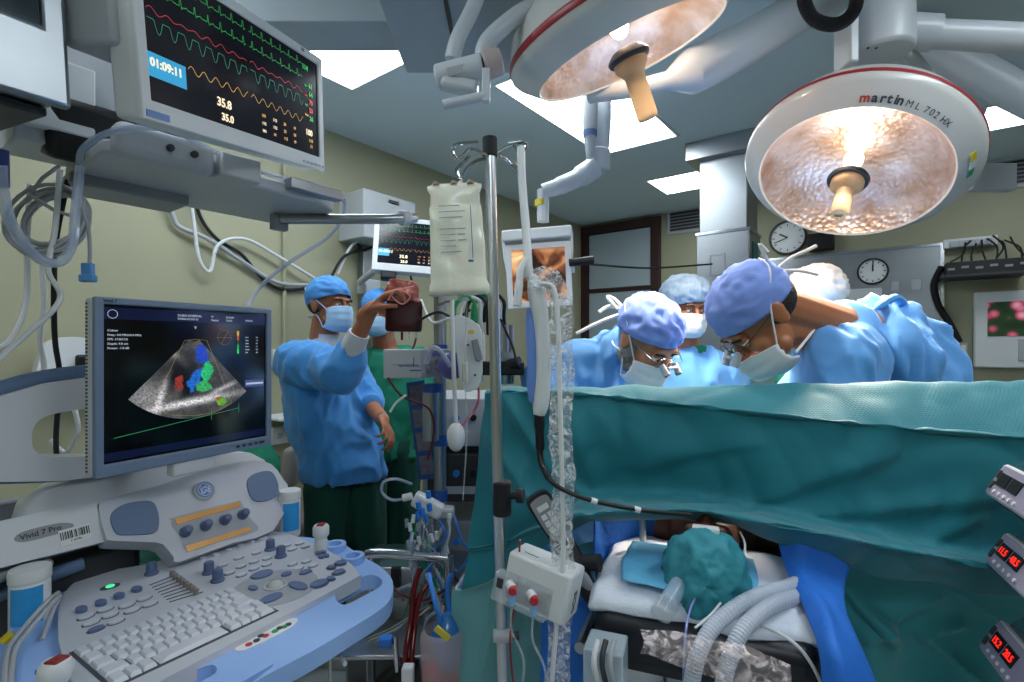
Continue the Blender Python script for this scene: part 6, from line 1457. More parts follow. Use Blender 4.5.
for k in range(20):
    u = rnd.uniform(405, 450); v = rnd.uniform(520, 575); c = P(u, v, 1.66)
    b = MB(); b.cyl(c, c+V((rnd.uniform(-.01, .01), 0, .026)), .0065, n=12); tag(b.build('line_connector', rnd.choice([M_vb, M_white, M_clear, M_white])), 'small connector among the tangled perfusion lines', 'connector', 'connectors on the perfusion lines')
# heart lung machine body
t = thing('heart_lung_machine', 'steel and black heart lung machine low between console and drape', 'heart lung machine', V((P(410, 600, 1.8).x, 1.85, 0)), 0)
b = MB(); b.box((-.3, 1.98, .42), (.56, .42, .36)); b.build('cabinet', M_steel, t, bevel=.01)
b = MB(); b.box((-.27, 1.85, .12), (.6, .6, .14)); b.build('base', M_black, t, bevel=.02)
b = MB(); b.tube(spl([P(366, 556, 1.62), P(372, 553, 1.62), P(400, 554, 1.62), P(448, 558, 1.62)], 5), .0155, 14); b.build('front_rail', M_chrome, t)
b = MB(); b.tube([P(449, 556, 1.62), P(449, 720, 1.62)], .015, 12); b.build('rail_post', M_chrome, t)
b = MB(); b.tube([P(371, 556, 1.64), P(371, 720, 1.64)], .015, 12); b.build('rail_post', M_chrome, t)
b = MB(); b.box((P(405, 575, 1.75).x, 1.76, P(405, 575, 1.75).z), (.17, .14, .1)); b.build('pump_housing', M_steel, t, bevel=.006)
b = MB(); b.box((P(400, 576, 1.7).x-.01, 1.685, P(405, 576, 1.7).z), (.03, .02, .07)); b.build('pump_window', M_black, t)
b = MB(); b.box((P(385, 648, 1.5).x, 1.55, P(385, 648, 1.5).z), (.28, .2, .012)); b.build('tray', M_steel, t, bevel=.003)
b = MB(); b.cyl(P(380, 700, 1.45), P(412, 668, 1.45), .05, n=24); b.build('roller_motor', M_black, t, bevel=.006)
b = MB(); b.tube([P(368, 640, 1.5), P(392, 630, 1.5), P(430, 606, 1.5)], .008, 10); b.build('lever', M_chrome, t); b = MB(); b.tube([P(395, 636, 1.42), P(398, 672, 1.42)], .008, 10); b.build('lever', M_chrome, t)
b = MB(); b.box(P(386, 641, 1.42), (.035, .03, .025)); b.build('blue_switch', M_vb, t, bevel=.004)
b = MB(); b.box(P(408, 675, 1.35), (.03, .03, .05)); b.build('white_sensor', M_white, t, bevel=.004)
for u, pts in ((0, [(420, 568, 1.5), (414, 590, 1.48), (411, 620, 1.46), (406, 650, 1.42), (404, 680, 1.4)]), (1, [(430, 582, 1.5), (420, 596, 1.48), (415, 625, 1.46), (412, 655, 1.42), (411, 685, 1.4)])):
    tag(MB().tube(spl([P(*p) for p in pts], 6), .008, 10).build('blood_tube', mat('blood_red', '6d0d12', .2, coat=.4)), ['dark red blood tube running down left of the reservoir', 'dark red blood tube right behind its twin, next to the reservoir'][u], 'tube')
cable([P(390, 585, 1.6), P(405, 596, 1.55), P(425, 600, 1.5), P(448, 588, 1.5)], .004, mat('dark_red_tube', '5a1420'), 'dark thin tube sagging across the machine front', 'blood_tube', 'tube')
# reservoir
t = thing('blood_reservoir', 'clear blood reservoir with blue lid and yellow label at the bottom', 'reservoir', P(443, 740, 1.38))
c = P(443, 700, 1.38)
zt = P(443, 632, 1.38).z
b = MB(); b.lathe([(.04, zt-.25), (.055, zt-.2), (.062, zt-.05), (.06, zt), (.05, zt+.012)], Matrix.Translation((c.x, c.y, 0)), n=36, cap=False); b.build('shell', clear('rosy_plastic', 'd8c8cc', .45), t, smooth=180)
b = MB(); b.lathe([(.036, zt-.245), (.05, zt-.2), (.055, zt-.1), (.001, zt-.1)], Matrix.Translation((c.x, c.y, 0)), n=30); b.build('blood', mat('bright_blood', 'c01218', .25, coat=.5, em=.0), t)
b = MB(); b.lathe([(.03, zt-.09), (.045, zt-.03), (.045, zt), (.03, zt+.03), (.012, zt+.05), (.001, zt+.05)], Matrix.Translation((c.x+.012, c.y, 0)), n=30); b.build('blue_lid', mat('lid_blue', '2f74b8', .3, coat=.4), t)
b = MB(); b.box((c.x+.005, c.y-.05, zt+.025), (.045, .006, .016), Matrix.Rotation(.7, 3, 'Y')); b.build('yellow_label', mat('yellow_sticker', 'd8c43a'), t)
for k in range(4):
    b = MB(); a = k*1.3; b.tube(spl([(c.x+.012+.02*math.cos(a), c.y+.02*math.sin(a), zt+.03), (c.x+.03*math.cos(a), c.y+.03*math.sin(a), zt+.1), (c.x+.06*math.cos(a), c.y+.04, zt+.14)], 5), .006, 8); b.build('lid_port', M_vb if k % 2 else M_tubec, t)
# equipment rack filling the gap behind the mast
t = thing('equipment_rack', 'dark equipment rack standing between the perfusion mast and the drape', 'rack', V((P(470, 560, 2.2).x, 2.25, 0)))
xr = P(468, 500, 2.2).x
b = MB(); b.box((xr, 2.3, .1), (.36, .4, .14)); b.build('base', M_black, t, bevel=.01)
for s_ in (-1, 1):
    for y in (2.12, 2.48): b = MB(); b.box((xr+s_*.17, y, .66), (.02, .02, 1.1)); b.build('post', M_steel, t)
for z, c, nm in ((.3, M_dgrey, 'drawer_unit'), (.62, M_grey, 'control_unit'), (.9, M_dgrey, 'monitor_unit'), (1.13, M_lgrey, 'pump_unit')):
    b = MB(); b.box((xr, 2.3, z), (.32, .38, .2)); b.build(nm, c, t, bevel=.006)
    for k in range(4): b = MB(); b.cyl((xr-.11+k*.07, 2.11, z+.02), (xr-.11+k*.07, 2.095, z+.02), .014, n=14); b.build('dial', [M_lgrey, M_vb, M_black, M_white][k], t)
    b = MB(); b.box((xr, 2.107, z-.05), (.24, .006, .03)); b.build('label_strip', M_lgrey, t)
# chair and stool items behind the console
t = thing('operator_chair', 'grey backed chair beside the person in blue', 'chair', V((P(293, 545, 2.7).x, 2.7, 0)))
M_chair = mat('grey_upholstery', '9a938f', .6)
b = MB(); b.box(P(303, 460, 2.75), (.06, .38, .2)); b.build('backrest', M_chair, t, bevel=.025, bseg=4)
b = MB(); b.box(P(293, 521, 2.7), (.38, .4, .1)); b.build('seat', M_chair, t, bevel=.03, bseg=4)
c = P(293, 521, 2.7); b = MB(); b.cyl((c.x, c.y, .08), (c.x, c.y, c.z-.04), .03, n=18); b.tube([(c.x, c.y, c.z-.05), (c.x+.16, c.y+.1, c.z-.05), (P(303, 470, 2.75).x, 2.78, P(303, 470, 2.75).z)], .012); b.build('stem', M_steel, t)
for k in range(5):
    a = k*2*math.pi/5; b = MB(); b.tube([(c.x, c.y, .09), (c.x+.25*math.cos(a), c.y+.25*math.sin(a), .04)], .015, 8); b.build('foot', M_dgrey, t)
# ---------------------------------------------------------------- people
def rings(b, rs, ang, n=32):
    c, s = math.cos(ang), math.sin(ang); vs = []; k = len(rs)
    for (x, y, z, rx, ry) in rs:
        for j in range(n):
            a = 2*math.pi*j/n; p, q = rx*math.cos(a), ry*math.sin(a); vs.append(V((x+p*c-q*s, y+p*s+q*c, z)))
    fs = [(i*n+j, (i+1)*n+j, (i+1)*n+(j+1) % n, i*n+(j+1) % n) for i in range(k-1) for j in range(n)]
    fs += [tuple(range(n)), tuple(range(k*n-1, (k-1)*n-1, -1))]
    b.add(vs, fs)
def hand(b, M, side=1, curl=(.5, .6, .7, .8), th=(.5, .3), s=1.0, spread=.06):
    def W(p): return M @ (V(p)*s)
    kn = [(.028, .088), (.009, .092), (-.011, .088), (-.029, .08)]; ln = [(.042, .026, .02), (.046, .029, .021), (.043, .027, .02), (.034, .021, .018)]
    for (x, y) in kn: b.cap(W((side*x*.75, .0, 0)), W((side*x, y, 0)), .0135*s, .0105*s)
    b.ball(W((side*.006, .05, -.002)), (.034*s, .042*s, .013*s), M.to_3x3().normalized())
    b.ball(W((side*.024, .035, -.008)), (.015*s, .026*s, .013*s), M.to_3x3().normalized())
    b.cap(W((0, -.04, 0)), W((0, .012, 0)), .026*s, .024*s)
    for k, ((x, y), L) in enumerate(zip(kn, ln)):
        p = V((side*x, y, 0)); a = curl[k]*.6; sp = side*spread*(1.5-k); r = (.0095, .0095, .009, .008)[k]
        for q, l in enumerate(L):
            d = V((math.sin(sp), math.cos(a)*math.cos(sp), -math.sin(a))); e = p+d*l; b.cap(W(p), W(e), (r-q*.0009)*s, (r-(q+1)*.0009)*s, 10); p = e; a += curl[k]*1.1
    p = V((side*.03, .022, -.006)); a = th[0]
    for q, (l, r) in enumerate(((.036, .0125), (.03, .011), (.024, .0095))):
        d = V((side*math.cos(a)*.75, math.sin(a)*.9+.35, -th[1]*(1+q*.6))).normalized(); e = p+d*l; b.cap(W(p), W(e), r*s, (r-.0012)*s, 10); p = e; a += .35
def bone(o, d, palm):                                          # hand frame at the wrist
    y = V(d).normalized(); z = -V(palm); x = y.cross(z).normalized(); z = x.cross(y)
    m = Matrix.Identity(4)
    for i in range(3): m[i][0], m[i][1], m[i][2], m[i][3] = x[i], y[i], z[i], o[i]
    return m
def person(label, foot, group=None): return thing('person', label, 'person', foot)
def skinbody(t, fn, m, vox=.0055):
    b = MB(); fn(b); r_ = remesh(b, vox, 4); return r_.build('body', m, t, smooth=180)
def garment(t, name, fn, m, vox=.011, amp=.012, fr=8, st=(1, 1, .35), seed=0, sm=4, mask=None):
    b = MB(); fn(b); r_ = remesh(b, vox, sm); folds(r_, amp*1.55, fr*1.3, st, seed, .26, mask); return r_.build(name, m, t, smooth=180)
def legs(b, a, c, fa, fc, r=.1, r2=.06): b.cap(a, (V(a)+V(fa))/2, r, r*.75); b.cap((V(a)+V(fa))/2, fa, r*.75, r2); b.cap(c, (V(c)+V(fc))/2, r, r*.75); b.cap((V(c)+V(fc))/2, fc, r*.75, r2)
def shoe(t, p, d, m):
    d = V((d[0], d[1], 0)).normalized(); s_ = V((-d.y, d.x, 0)); b = MB(); n = 16; rows_ = []
    for z, k in ((0, 1), (.012, 1.03), (.03, 1), (.05, .85), (.07, .55), (.085, .4)):
        rows_.append([V((p[0], p[1], z))+d*(math.cos(2*math.pi*j/n)*.13*k+.05*(1 if z < .04 else .2))+s_*math.sin(2*math.pi*j/n)*.045*(k**.4) for j in range(n)])
    b.grid(rows_, wrap=True); b.f.append(tuple(range(n-1, -1, -1))); b.f.append(tuple(range(5*n, 6*n))); b.build('shoe', m, t, smooth=60)
M_shoe = mat('white_clog', 'c9cccd', .5)

# --- perfusionist holding up the blood bag
t = person('person in blue gown and cap holding up a dark red blood bag', (-.78, 2.42, 0))
H = hmat(P(330, 305, 2.38), (.88, -.44, -.04), (.06, 0, 1))
RS, RE, RW = V((-.955, 2.27, 1.375)), P(341, 372, 2.08), P(371, 309, 2.0)
LS, LE, LWr = V((-.83, 2.57, 1.355)), P(366, 400, 2.5), P(383, 420, 2.3)
HR = bone(RW, P(399, 283, 1.96)-RW, (.35, .25, -.9)); HL = bone(LWr, P(392, 438, 2.2)-LWr, (-.8, .45, -.1))
def f(b):
    headprims(b, H); b.cap(H @ V((0, .03, -.08)), (-.9, 2.42, 1.36), .055, .065)
    rings(b, [(-.9, 2.42, 1.41, .06, .08), (-.9, 2.42, 1.33, .09, .17), (-.86, 2.42, 1.1, .12, .15), (-.8, 2.42, .9, .12, .14)], -.42)
    b.cap(RS, RE, .05, .042); b.cap(RE, RW, .044, .029); b.cap(LS, LE, .05, .042); b.cap(LE, LWr, .044, .03)
    hand(b, HR, 1, (.75, .8, .8, .8), (.9, .5), 1.12); hand(b, HL, -1, (.6, .7, .8, .9), (.7, .4))
    legs(b, (-.84, 2.36, .9), (-.72, 2.46, .9), (-.86, 2.36, .1), (-.68, 2.48, .1), .08, .045)
skinbody(t, f, M_skin, .005)
def f(b):
    rings(b, [(-.89, 2.42, 1.465, .068, .075), (-.9, 2.42, 1.42, .12, .15), (-.9, 2.42, 1.34, .145, .2), (-.885, 2.42, 1.2, .165, .2), (-.85, 2.42, 1.05, .185, .2), (-.81, 2.42, .95, .185, .2), (-.79, 2.42, .83, .18, .19)], -.42)
    b.cap(RS, RE, .093, .082); b.cap(RE, RE+(RW-RE)*.36, .082, .058); b.cap(LS, LE, .085, .07); b.cap(LE, LE+(LWr-LE)*.3, .068, .055)
garment(t, 'gown', f, M_gown, .01, .013, 7.5, (1, 1, .4), 2)
b = MB(); b.tube([RE+(RW-RE)*.30, RE+(RW-RE)*.46, RE+(RW-RE)*.62], [.052, .047, .043], 22); b.build('knit_cuff', mat('white_knit', 'cfd3da', .85, bump=.4, bs=300), t, smooth=60)
b = MB(); b.tube([LE+(LWr-LE)*.28, LE+(LWr-LE)*.42], [.05, .042], 22); b.build('knit_cuff', mat('white_knit', 'cfd3da'), t, smooth=60)
b = MB(); b.lathe([(.085, -.02), (.075, .0), (.068, .02), (.066, .035), (.06, .035)], axis_frame(H @ V((0, .03, -.06))-V((-.9, 2.42, 1.4)), (-.885, 2.41, 1.475)), n=28, cap=False); b.build('collar', mat('white_knit', 'cfd3da'), t, smooth=60)
def f(b): legs(b, (-.845, 2.37, .8), (-.735, 2.46, .8), (-.87, 2.36, .16), (-.68, 2.49, .16), .112, .1)
garment(t, 'trousers', f, M_dscrub, .012, .014, 6, (1, 1, .2), 5)
shoe(t, (-.87, 2.36), (.9, -.4), M_shoe); shoe(t, (-.68, 2.49), (.9, -.4), M_shoe)
shell(headgrid(H, 1.0, lambda th: .012+.036*math.cos(th), .011, puff=.05, wr=.0035, seed=1), 'cap', M_cap, t)
maskon(H, 1.0, M_maskb, t, -.005, -.125, 1.15, .014)
eyes(H, t)
b = MB(); b.ball(H @ V((0, .045, .0)), (.074, .066, .055), H.to_3x3(), 24, 14); b.build('hair', M_hair, t)
b = MB(); b.tube([HL @ V((.022*math.cos(a)*1.25, -.015, .022*math.sin(a)*1.2)) for a in [i/16*6.283 for i in range(16)]], .0035, 8, closed=True); b.build('bracelet', M_chrome, t)
# blood bag held in the hand
t = thing('blood_bag', 'clear bag half full of dark red blood held up by the person in blue', 'blood bag', P(405, 332, 1.96))
def prof(v): return 1.0-.08*max(0, v-.8)/.2-.08*max(0, .08-v)/.08
o, BB = softbag('blood', P(404, 316, 1.96), (1, .1, -.02), (.0, .02, 1), .14, .12, .045, prof, mat('bag_blood', '33070c', .4, var=.2, spec=.3), t, 7, .003)
def prof2(v): return 1.0-.3*v*v
o, BB = softbag('bag_top', P(402, 291, 1.965), (1, .1, -.06), (.0, .02, 1), .14, .085, .028, prof2, clear('blood_film', 'b5544c', .75, .2, bump=1, bs=40, sc=1), t, 9, .02)
b = MB(); b.tube(spl([P(388, 300, 1.93), P(396, 290, 1.92), P(410, 296, 1.93), P(402, 304, 1.93), P(392, 294, 1.93), P(414, 286, 1.93)], 6), .0032, 8); b.build('tube_coil', mat('pale_red_tube', 'd98a80', .3), t)
for u in (393, 402, 409, 416):
    b = MB(); b.tube(spl([P(u, 331, 1.96), P(u, 340, 1.96)], 3), .005, 8); b.build('port', M_clear if u != 402 else mat('blood_red', '6d0d12'), t)
b = MB(); b.tube(spl([P(416, 338, 1.96), P(413, 348, 1.95), P(404, 354, 1.93), P(398, 350, 1.92)], 5), .004, 8); b.build('blood_line', mat('dark_red_tube', '5a1420'), t)

# --- person in green behind
t = person('person in green scrubs with pale blue mask standing behind the raised blood bag', (-.7, 2.88, 0))
H = hmat(P(378, 313, 2.85), (-.2, -.95, -.15), (0, -.1, 1))
cx_, cy_ = -.70, 2.9
def arms(b, k):
    for s_ in (-1, 1):
        S = V((cx_+s_*.17, cy_, 1.36)); E = V((cx_+s_*.2, cy_-.05, 1.1)); Wp = V((cx_+s_*.19, cy_+.06, .87)); yield S, E, Wp
def f(b):
    headprims(b, H); b.cap(H @ V((0, .03, -.08)), (cx_, cy_, 1.38), .055, .065)
    rings(b, [(cx_, cy_, 1.43, .08, .06), (cx_, cy_, 1.36, .17, .09), (cx_, cy_, 1.1, .14, .1), (cx_, cy_, .9, .15, .1)], 0)
    for S, E, Wp in arms(b, 0): b.cap(S, E, .048, .04); b.cap(E, Wp, .04, .028); hand(b, bone(Wp, (.0, .1, -1), (-S.x+cx_, 0, 0)), 1 if S.x > cx_ else -1)
    legs(b, (cx_-.08, cy_, .88), (cx_+.08, cy_, .88), (cx_-.1, cy_, .1), (cx_+.1, cy_, .1), .08, .045)
skinbody(t, f, M_skind, .006)
def f(b):
    rings(b, [(cx_+.02, cy_+.03, 1.44, .1, .06), (cx_, cy_, 1.4, .16, .1), (cx_, cy_, 1.33, .18, .12), (cx_, cy_, 1.1, .175, .13), (cx_, cy_, .95, .175, .13), (cx_, cy_, .82, .18, .14)], 0)
    for S, E, Wp in arms(b, 0): b.cap(S, S+(E-S)*.85, .075, .068)
garment(t, 'scrub_top', f, M_scrub, .011, .01, 7, (1, 1, .4), 9)
def f(b): legs(b, (cx_-.08, cy_, .86), (cx_+.08, cy_, .86), (cx_-.1, cy_, .14), (cx_+.1, cy_, .14), .115, .09)
garment(t, 'trousers', f, M_dscrub, .013, .012, 6, (1, 1, .2), 3)
shoe(t, (cx_-.1, cy_), (0, -1), M_shoe); shoe(t, (cx_+.1, cy_), (0, -1), M_shoe)
shell(headgrid(H, 1.0, lambda th: .01+.035*math.cos(th), .011, puff=.05, wr=.003, seed=3), 'cap', M_cap, t)
maskon(H, 1.0, M_maskb, t, -.005, -.12, 1.15, .012); eyes(H, t)

# --- person seated behind the ultrasound machine
t = person('person in green seated and bent over behind the ultrasound machine', (-1.22, 2.05, 0))
H = hmat(P(205, 505, 1.9), (-.5, -.3, -.8), (-.7, -.3, .6))
pel = V((-1.2, 2.08, .62)); sh = P(240, 477, 2.0)
def f(b):
    headprims(b, H, 1, False); b.cap(H.translation, sh, .055, .06); b.cap(sh, pel, .13, .13)
    for s_ in (-1, 1):
        S = sh+V((.1*s_, -.12*s_, -.04)); E = S+V((.02, -.05, -.27)); b.cap(S, E, .05, .04); b.cap(E, E+V((-.1, -.08, -.12)), .04, .03); hand(b, bone(E+V((-.1, -.08, -.12)), (-.5, -.4, -.4), (0, 0, -1)), s_)
        hp = pel+V((.09*s_, -.06*s_, 0)); k_ = hp+V((-.22, -.25, -.02)); b.cap(hp, k_, .08, .055); b.cap(k_, V((k_.x, k_.y, .1)), .055, .045)
skinbody(t, f, M_skin, .007)
def f(b):
    b.cap(sh+V((-.02, 0, 0)), pel, .165, .17)
    for s_ in (-1, 1): S = sh+V((.1*s_, -.12*s_, -.04)); b.cap(S, S+V((.02, -.05, -.2)), .075, .07)
garment(t, 'scrub_top', f, M_scrub, .012, .012, 7, (1, 1, .6), 12)
def f(b):
    for s_ in (-1, 1): hp = pel+V((.09*s_, -.06*s_, -.02)); k_ = hp+V((-.22, -.25, -.02)); b.cap(hp, k_, .11, .08); b.cap(k_, V((k_.x, k_.y, .2)), .08, .08)
garment(t, 'trousers', f, M_dscrub, .013, .01, 7, (1, 1, .5), 13)
for s_ in (-1, 1): shoe(t, (pel.x+.09*s_-.22, pel.y-.06*s_-.25), (-.6, -.6), M_shoe)
shell(headgrid(H, 1.0, lambda th: .01+.035*math.cos(th), .011, puff=.05, wr=.003, seed=6), 'cap', M_scrub, t)
t = thing('stool', 'round stool under the seated person in green', 'stool', (-1.2, 2.08, 0))
b = MB(); b.lathe([(.17, 0), (.18, .02), (.17, .05), (.001, .055)], Matrix.Translation((-1.2, 2.08, .42)), n=30); b.build('seat', M_rubber, t)
b = MB(); b.cyl((-1.2, 2.08, .06), (-1.2, 2.08, .43), .025); b.build('stem', M_steel, t)
for k in range(5):
    a = k*2*math.pi/5; b = MB(); b.tube([(-1.2, 2.08, .07), (-1.2+.24*math.cos(a), 2.08+.24*math.sin(a), .03)], .014, 8); b.build('foot', M_dgrey, t)

# --- grey bearded surgeon in the middle
t = person('bearded surgeon with periwinkle cap, glasses and loupes bending left of the capped nurse', (.22, 1.88, 0))
H = hmat(P(647, 339, 1.6), (.45, -.58, -.68), (.32, -.58, .75))
fd = V((.6, -.8, 0)); rd = V((-.8, -.6, 0)); an = math.atan2(fd.y, fd.x)
nb = V((.30, 1.78, 1.37))
S1, S2 = V((.27, 1.82, 1.33))+rd*.18, V((.27, 1.82, 1.33))-rd*.18
E1, E2 = V((.16, 1.55, 1.12)), V((.52, 1.85, 1.12)); W1, W2 = V((.38, 1.52, 1.14)), V((.52, 1.62, 1.16))
def f(b):
    headprims(b, H, 1, False); b.cap(H @ V((0, .035, -.05)), nb, .056, .066)
    rings(b, [(.28, 1.8, 1.38, .06, .08), (.26, 1.83, 1.3, .09, .16), (.22, 1.88, 1.0, .1, .14), (.22, 1.88, .85, .1, .14)], an)
    for S, E, Wp, k in ((S1, E1, W1, 1), (S2, E2, W2, -1)): b.cap(S, E, .05, .042); b.cap(E, Wp, .042, .03); hand(b, bone(Wp, (.6, -.2, -.3) if k == 1 else (.2, -.7, -.3), (0, 0, -1)), -k)
    legs(b, V((.22, 1.88, .86))+rd*.08, V((.22, 1.88, .86))-rd*.08, V((.2, 1.9, .1))+rd*.1, V((.2, 1.9, .1))-rd*.1, .08, .045)
skinbody(t, f, mat('fair_skin', 'bd7f5c', .5, var=.12, vs=40, sss=.08, bump=.05, bs=300), .0045)
def f(b):
    b.cap(nb+V((-.02, .02, 0)), H @ V((0, .06, -.1)), .082, .07)
    rings(b, [(.3, 1.775, 1.455, .08, .1), (.28, 1.8, 1.425, .13, .17), (.26, 1.83, 1.34, .16, .22), (.24, 1.86, 1.15, .15, .21), (.22, 1.88, .9, .16, .2), (.21, 1.89, .5, .18, .22), (.21, 1.89, .32, .19, .23)], an)
    for S, E, Wp in ((S1, E1, W1), (S2, E2, W2)): b.cap(S, E, .088, .07); b.cap(E, E+(Wp-E)*.8, .068, .045)
garment(t, 'gown', f, M_gown2, .01, .012, 8, (1, 1, .5), 15)
shoe(t, V((.2, 1.9, 0))+rd*.1, fd, M_shoe); shoe(t, V((.2, 1.9, 0))-rd*.1, fd, M_shoe)
shell(headgrid(H, .99, lambda th: .018+.03*math.cos(th), .012, puff=.07, wr=.006, seed=8), 'cap', M_capl, t)
b = MB()
c0 = H @ V((0, .12, .01))
for k, pts in enumerate(([c0, c0+V((-.05, .01, .02)), c0+V((-.09, .0, .0))], [c0, c0+V((-.03, .02, .04)), c0+V((-.06, .01, .05)), c0+V((-.03, .0, .01))], [c0, c0+V((-.08, 0, -.03)), c0+V((-.16, .02, -.07))])):
    b = MB(); b.tube(spl(pts, 6), .006, 8); b.build('cap_tie', M_capw, t)
maskon(H, 1.0, M_mask, t, -.018, -.13, 1.2, .014)
eyes(H, t)
for k in (-1, 1):
    b = MB(); b.ball(H @ V((k*.062, .0, -.045)), (.016, .032, .042), H.to_3x3()); b.ball(H @ V((k*.05, -.03, -.08)), (.016, .03, .024), H.to_3x3()); r_ = remesh(b, .004, 2); folds(r_, .002, 90, (1, 1, 1), k); r_.build('beard', M_beard, t, smooth=180)
def glasses(H, t, loupe=True, m=M_chrome):
    b = MB()
    for k in (-1, 1):
        b = MB(); b.tube([H @ V((k*.033+.024*math.cos(a), -.108-.004*math.cos(2*a), .0+.018*math.sin(a))) for a in [i/18*6.283 for i in range(18)]], .0012, 6, closed=True); b.build('glasses_rim', m, t)
        b = MB(); b.tube(spl([H @ V((k*.057, -.107, .006)), H @ V((k*.077, -.06, .01)), H @ V((k*.084, .01, .008)), H @ V((k*.08, .03, -.01))], 6), .0016, 6); b.build('glasses_temple', m, t)
        if loupe:
            b = MB(); b.cyl(H @ V((k*.03, -.108, -.004)), H @ V((k*.026, -.142, -.016)), .0085, .0115, 18); b.build('loupe', M_lgrey, t, bevel=.001)
            b = MB(); b.cyl(H @ V((k*.026, -.1415, -.016)), H @ V((k*.0259, -.1435, -.0165)), .0095, n=18); b.build('loupe_lens', mat('lens_dark', '2c3440', .05), t)
    b = MB(); b.tube([H @ V((-.01, -.112, .006)), H @ V((.01, -.112, .006))], .0016, 6); b.build('bridge', m, t)
    if loupe: b = MB(); b.box(H @ V((0, -.128, .0)), (.045, .008, .008), H.to_3x3()); b.build('loupe_bar', M_lgrey, t, bevel=.002)
glasses(H, t)

# --- nurse with the bouffant cap
t = person('nurse in bouffant cap and white mask standing between the two bending surgeons', (.78, 2.3, 0))
H = hmat(P(686, 307, 2.2), (.2, -.93, -.25), (.02, -.2, 1))
cx_, cy_ = .80, 2.28
def f(b):
    headprims(b, H, .95); b.cap(H @ V((0, .03, -.08)), (cx_, cy_, 1.38), .05, .06)
    rings(b, [(cx_, cy_, 1.42, .07, .06), (cx_, cy_, 1.36, .15, .09), (cx_, cy_, 1.1, .12, .1), (cx_, cy_, .9, .14, .1)], 0)
    for s_ in (-1, 1): S = V((cx_+s_*.16, cy_, 1.34)); E = V((cx_+s_*.19, cy_-.04, 1.1)); Wp = V((cx_+s_*.1, cy_-.22, 1.12)); b.cap(S, E, .045, .038); b.cap(E, Wp, .038, .026); hand(b, bone(Wp, (-s_*.5, -.6, 0), (0, 0, -1)), s_)
    legs(b, (cx_-.08, cy_, .86), (cx_+.08, cy_, .86), (cx_-.1, cy_, .1), (cx_+.1, cy_, .1), .08, .045)
skinbody(t, f, M_skin, .005)
def f(b):
    rings(b, [(cx_, cy_, 1.435, .075, .065), (cx_, cy_, 1.4, .14, .1), (cx_, cy_, 1.34, .17, .13), (cx_, cy_, 1.15, .17, .14), (cx_, cy_, .9, .18, .15), (cx_, cy_, .4, .2, .17)], 0)
    for s_ in (-1, 1): S = V((cx_+s_*.16, cy_, 1.33)); E = V((cx_+s_*.2, cy_-.04, 1.1)); Wp = V((cx_+s_*.1, cy_-.22, 1.12)); b.cap(S, E, .08, .07); b.cap(E, E+(Wp-E)*.8, .065, .045)
garment(t, 'gown', f, M_gown2, .011, .012, 7, (1, 1, .5), 18)
b = MB(); b.lathe([(.078, 0), (.07, .02), (.062, .035)], Matrix.Translation((cx_, cy_, 1.415)), n=26, cap=False); b.build('collar', M_scrub, t, solid=.002) if False else b.build('collar', M_scrub, t)
shoe(t, (cx_-.1, cy_), (0, -1), M_shoe); shoe(t, (cx_+.1, cy_), (0, -1), M_shoe)
M_bouf = mat('bouffant_fabric', '9fb9d2', .6, var=.3, vs=22, bump=.6, bs=70, alpha=.93, stretch=(1, 1, .3))
shell(headgrid(H, .95, lambda th: -.01+.05*math.cos(th), .012, puff=.22, wr=.007, seed=10), 'bouffant_cap', M_bouf, t)
maskon(H, .95, M_mask, t, -.008, -.125, 1.2, .014); eyes(H, t, .95)

# --- surgeon in profile at right
t = person('surgeon in periwinkle cap seen in profile bending left over the drape at right', (1.12, 1.55, 0))
H = hmat(P(757, 316, 1.3), (-.56, .04, -.83), (-.83, -.05, .56))
nb = P(846, 330, 1.42); ch = P(872, 356, 1.47); pel = V((1.16, 1.6, .92))
S1, S2 = P(842, 356, 1.34), P(850, 350, 1.66); E1, E2 = V((.8, 1.36, 1.1)), V((.85, 1.7, 1.1)); W1, W2 = V((.64, 1.42, 1.13)), V((.68, 1.62, 1.14))
def f(b):
    headprims(b, H, 1.0, False); b.cap(H @ V((0, .045, -.02)), nb, .058, .062); b.cap(H @ V((0, .0, -.05)), P(832, 340, 1.4), .042, .05)
    b.cap(nb, ch, .08, .12); b.cap(ch, pel, .12, .13)
    for S, E, Wp, k in ((S1, E1, W1, 1), (S2, E2, W2, -1)): b.cap(S, E, .052, .042); b.cap(E, Wp, .042, .03); hand(b, bone(Wp, (-.8, .1*k, -.3), (0, 0, -1)), k)
    legs(b, (1.16, 1.52, .9), (1.16, 1.68, .9), (1.15, 1.5, .1), (1.15, 1.7, .1), .08, .045)
skinbody(t, f, mat('warm_brown_skin', 'ad6c48', .48, var=.1, vs=40, sss=.08, bump=.04, bs=300), .0042)
def f(b):
    b.cap(P(853, 345, 1.45), ch, .1, .165); b.cap(nb+V((.012, 0, 0)), ch, .078, .15); b.cap(ch, P(892, 368, 1.5), .16, .155); b.cap(P(892, 368, 1.5), pel, .155, .18)
    rings(b, [(1.16, 1.6, .95, .18, .19), (1.16, 1.6, .6, .2, .22), (1.16, 1.6, .32, .21, .24)], 0)
    b.cap(S1, E1, .098, .08); b.cap(S2, E2, .098, .08); b.cap(E1, E1+(W1-E1)*.8, .075, .05); b.cap(E2, E2+(W2-E2)*.8, .075, .05)
garment(t, 'gown', f, M_gown2, .0085, .019, 6, (1.4, 1, .4), 21)
b = MB(); p0 = P(885, 315, 1.42); b.tube(spl([P(862, 318, 1.36), P(880, 306, 1.38), P(895, 298, 1.4), P(904, 305, 1.42)], 5), [.006]*5+[.012]*5+[.012]*6, 8); b.build('gown_tie', M_gown, t)
shoe(t, (1.15, 1.5), (-1, 0), M_shoe); shoe(t, (1.15, 1.7), (-1, 0), M_shoe)
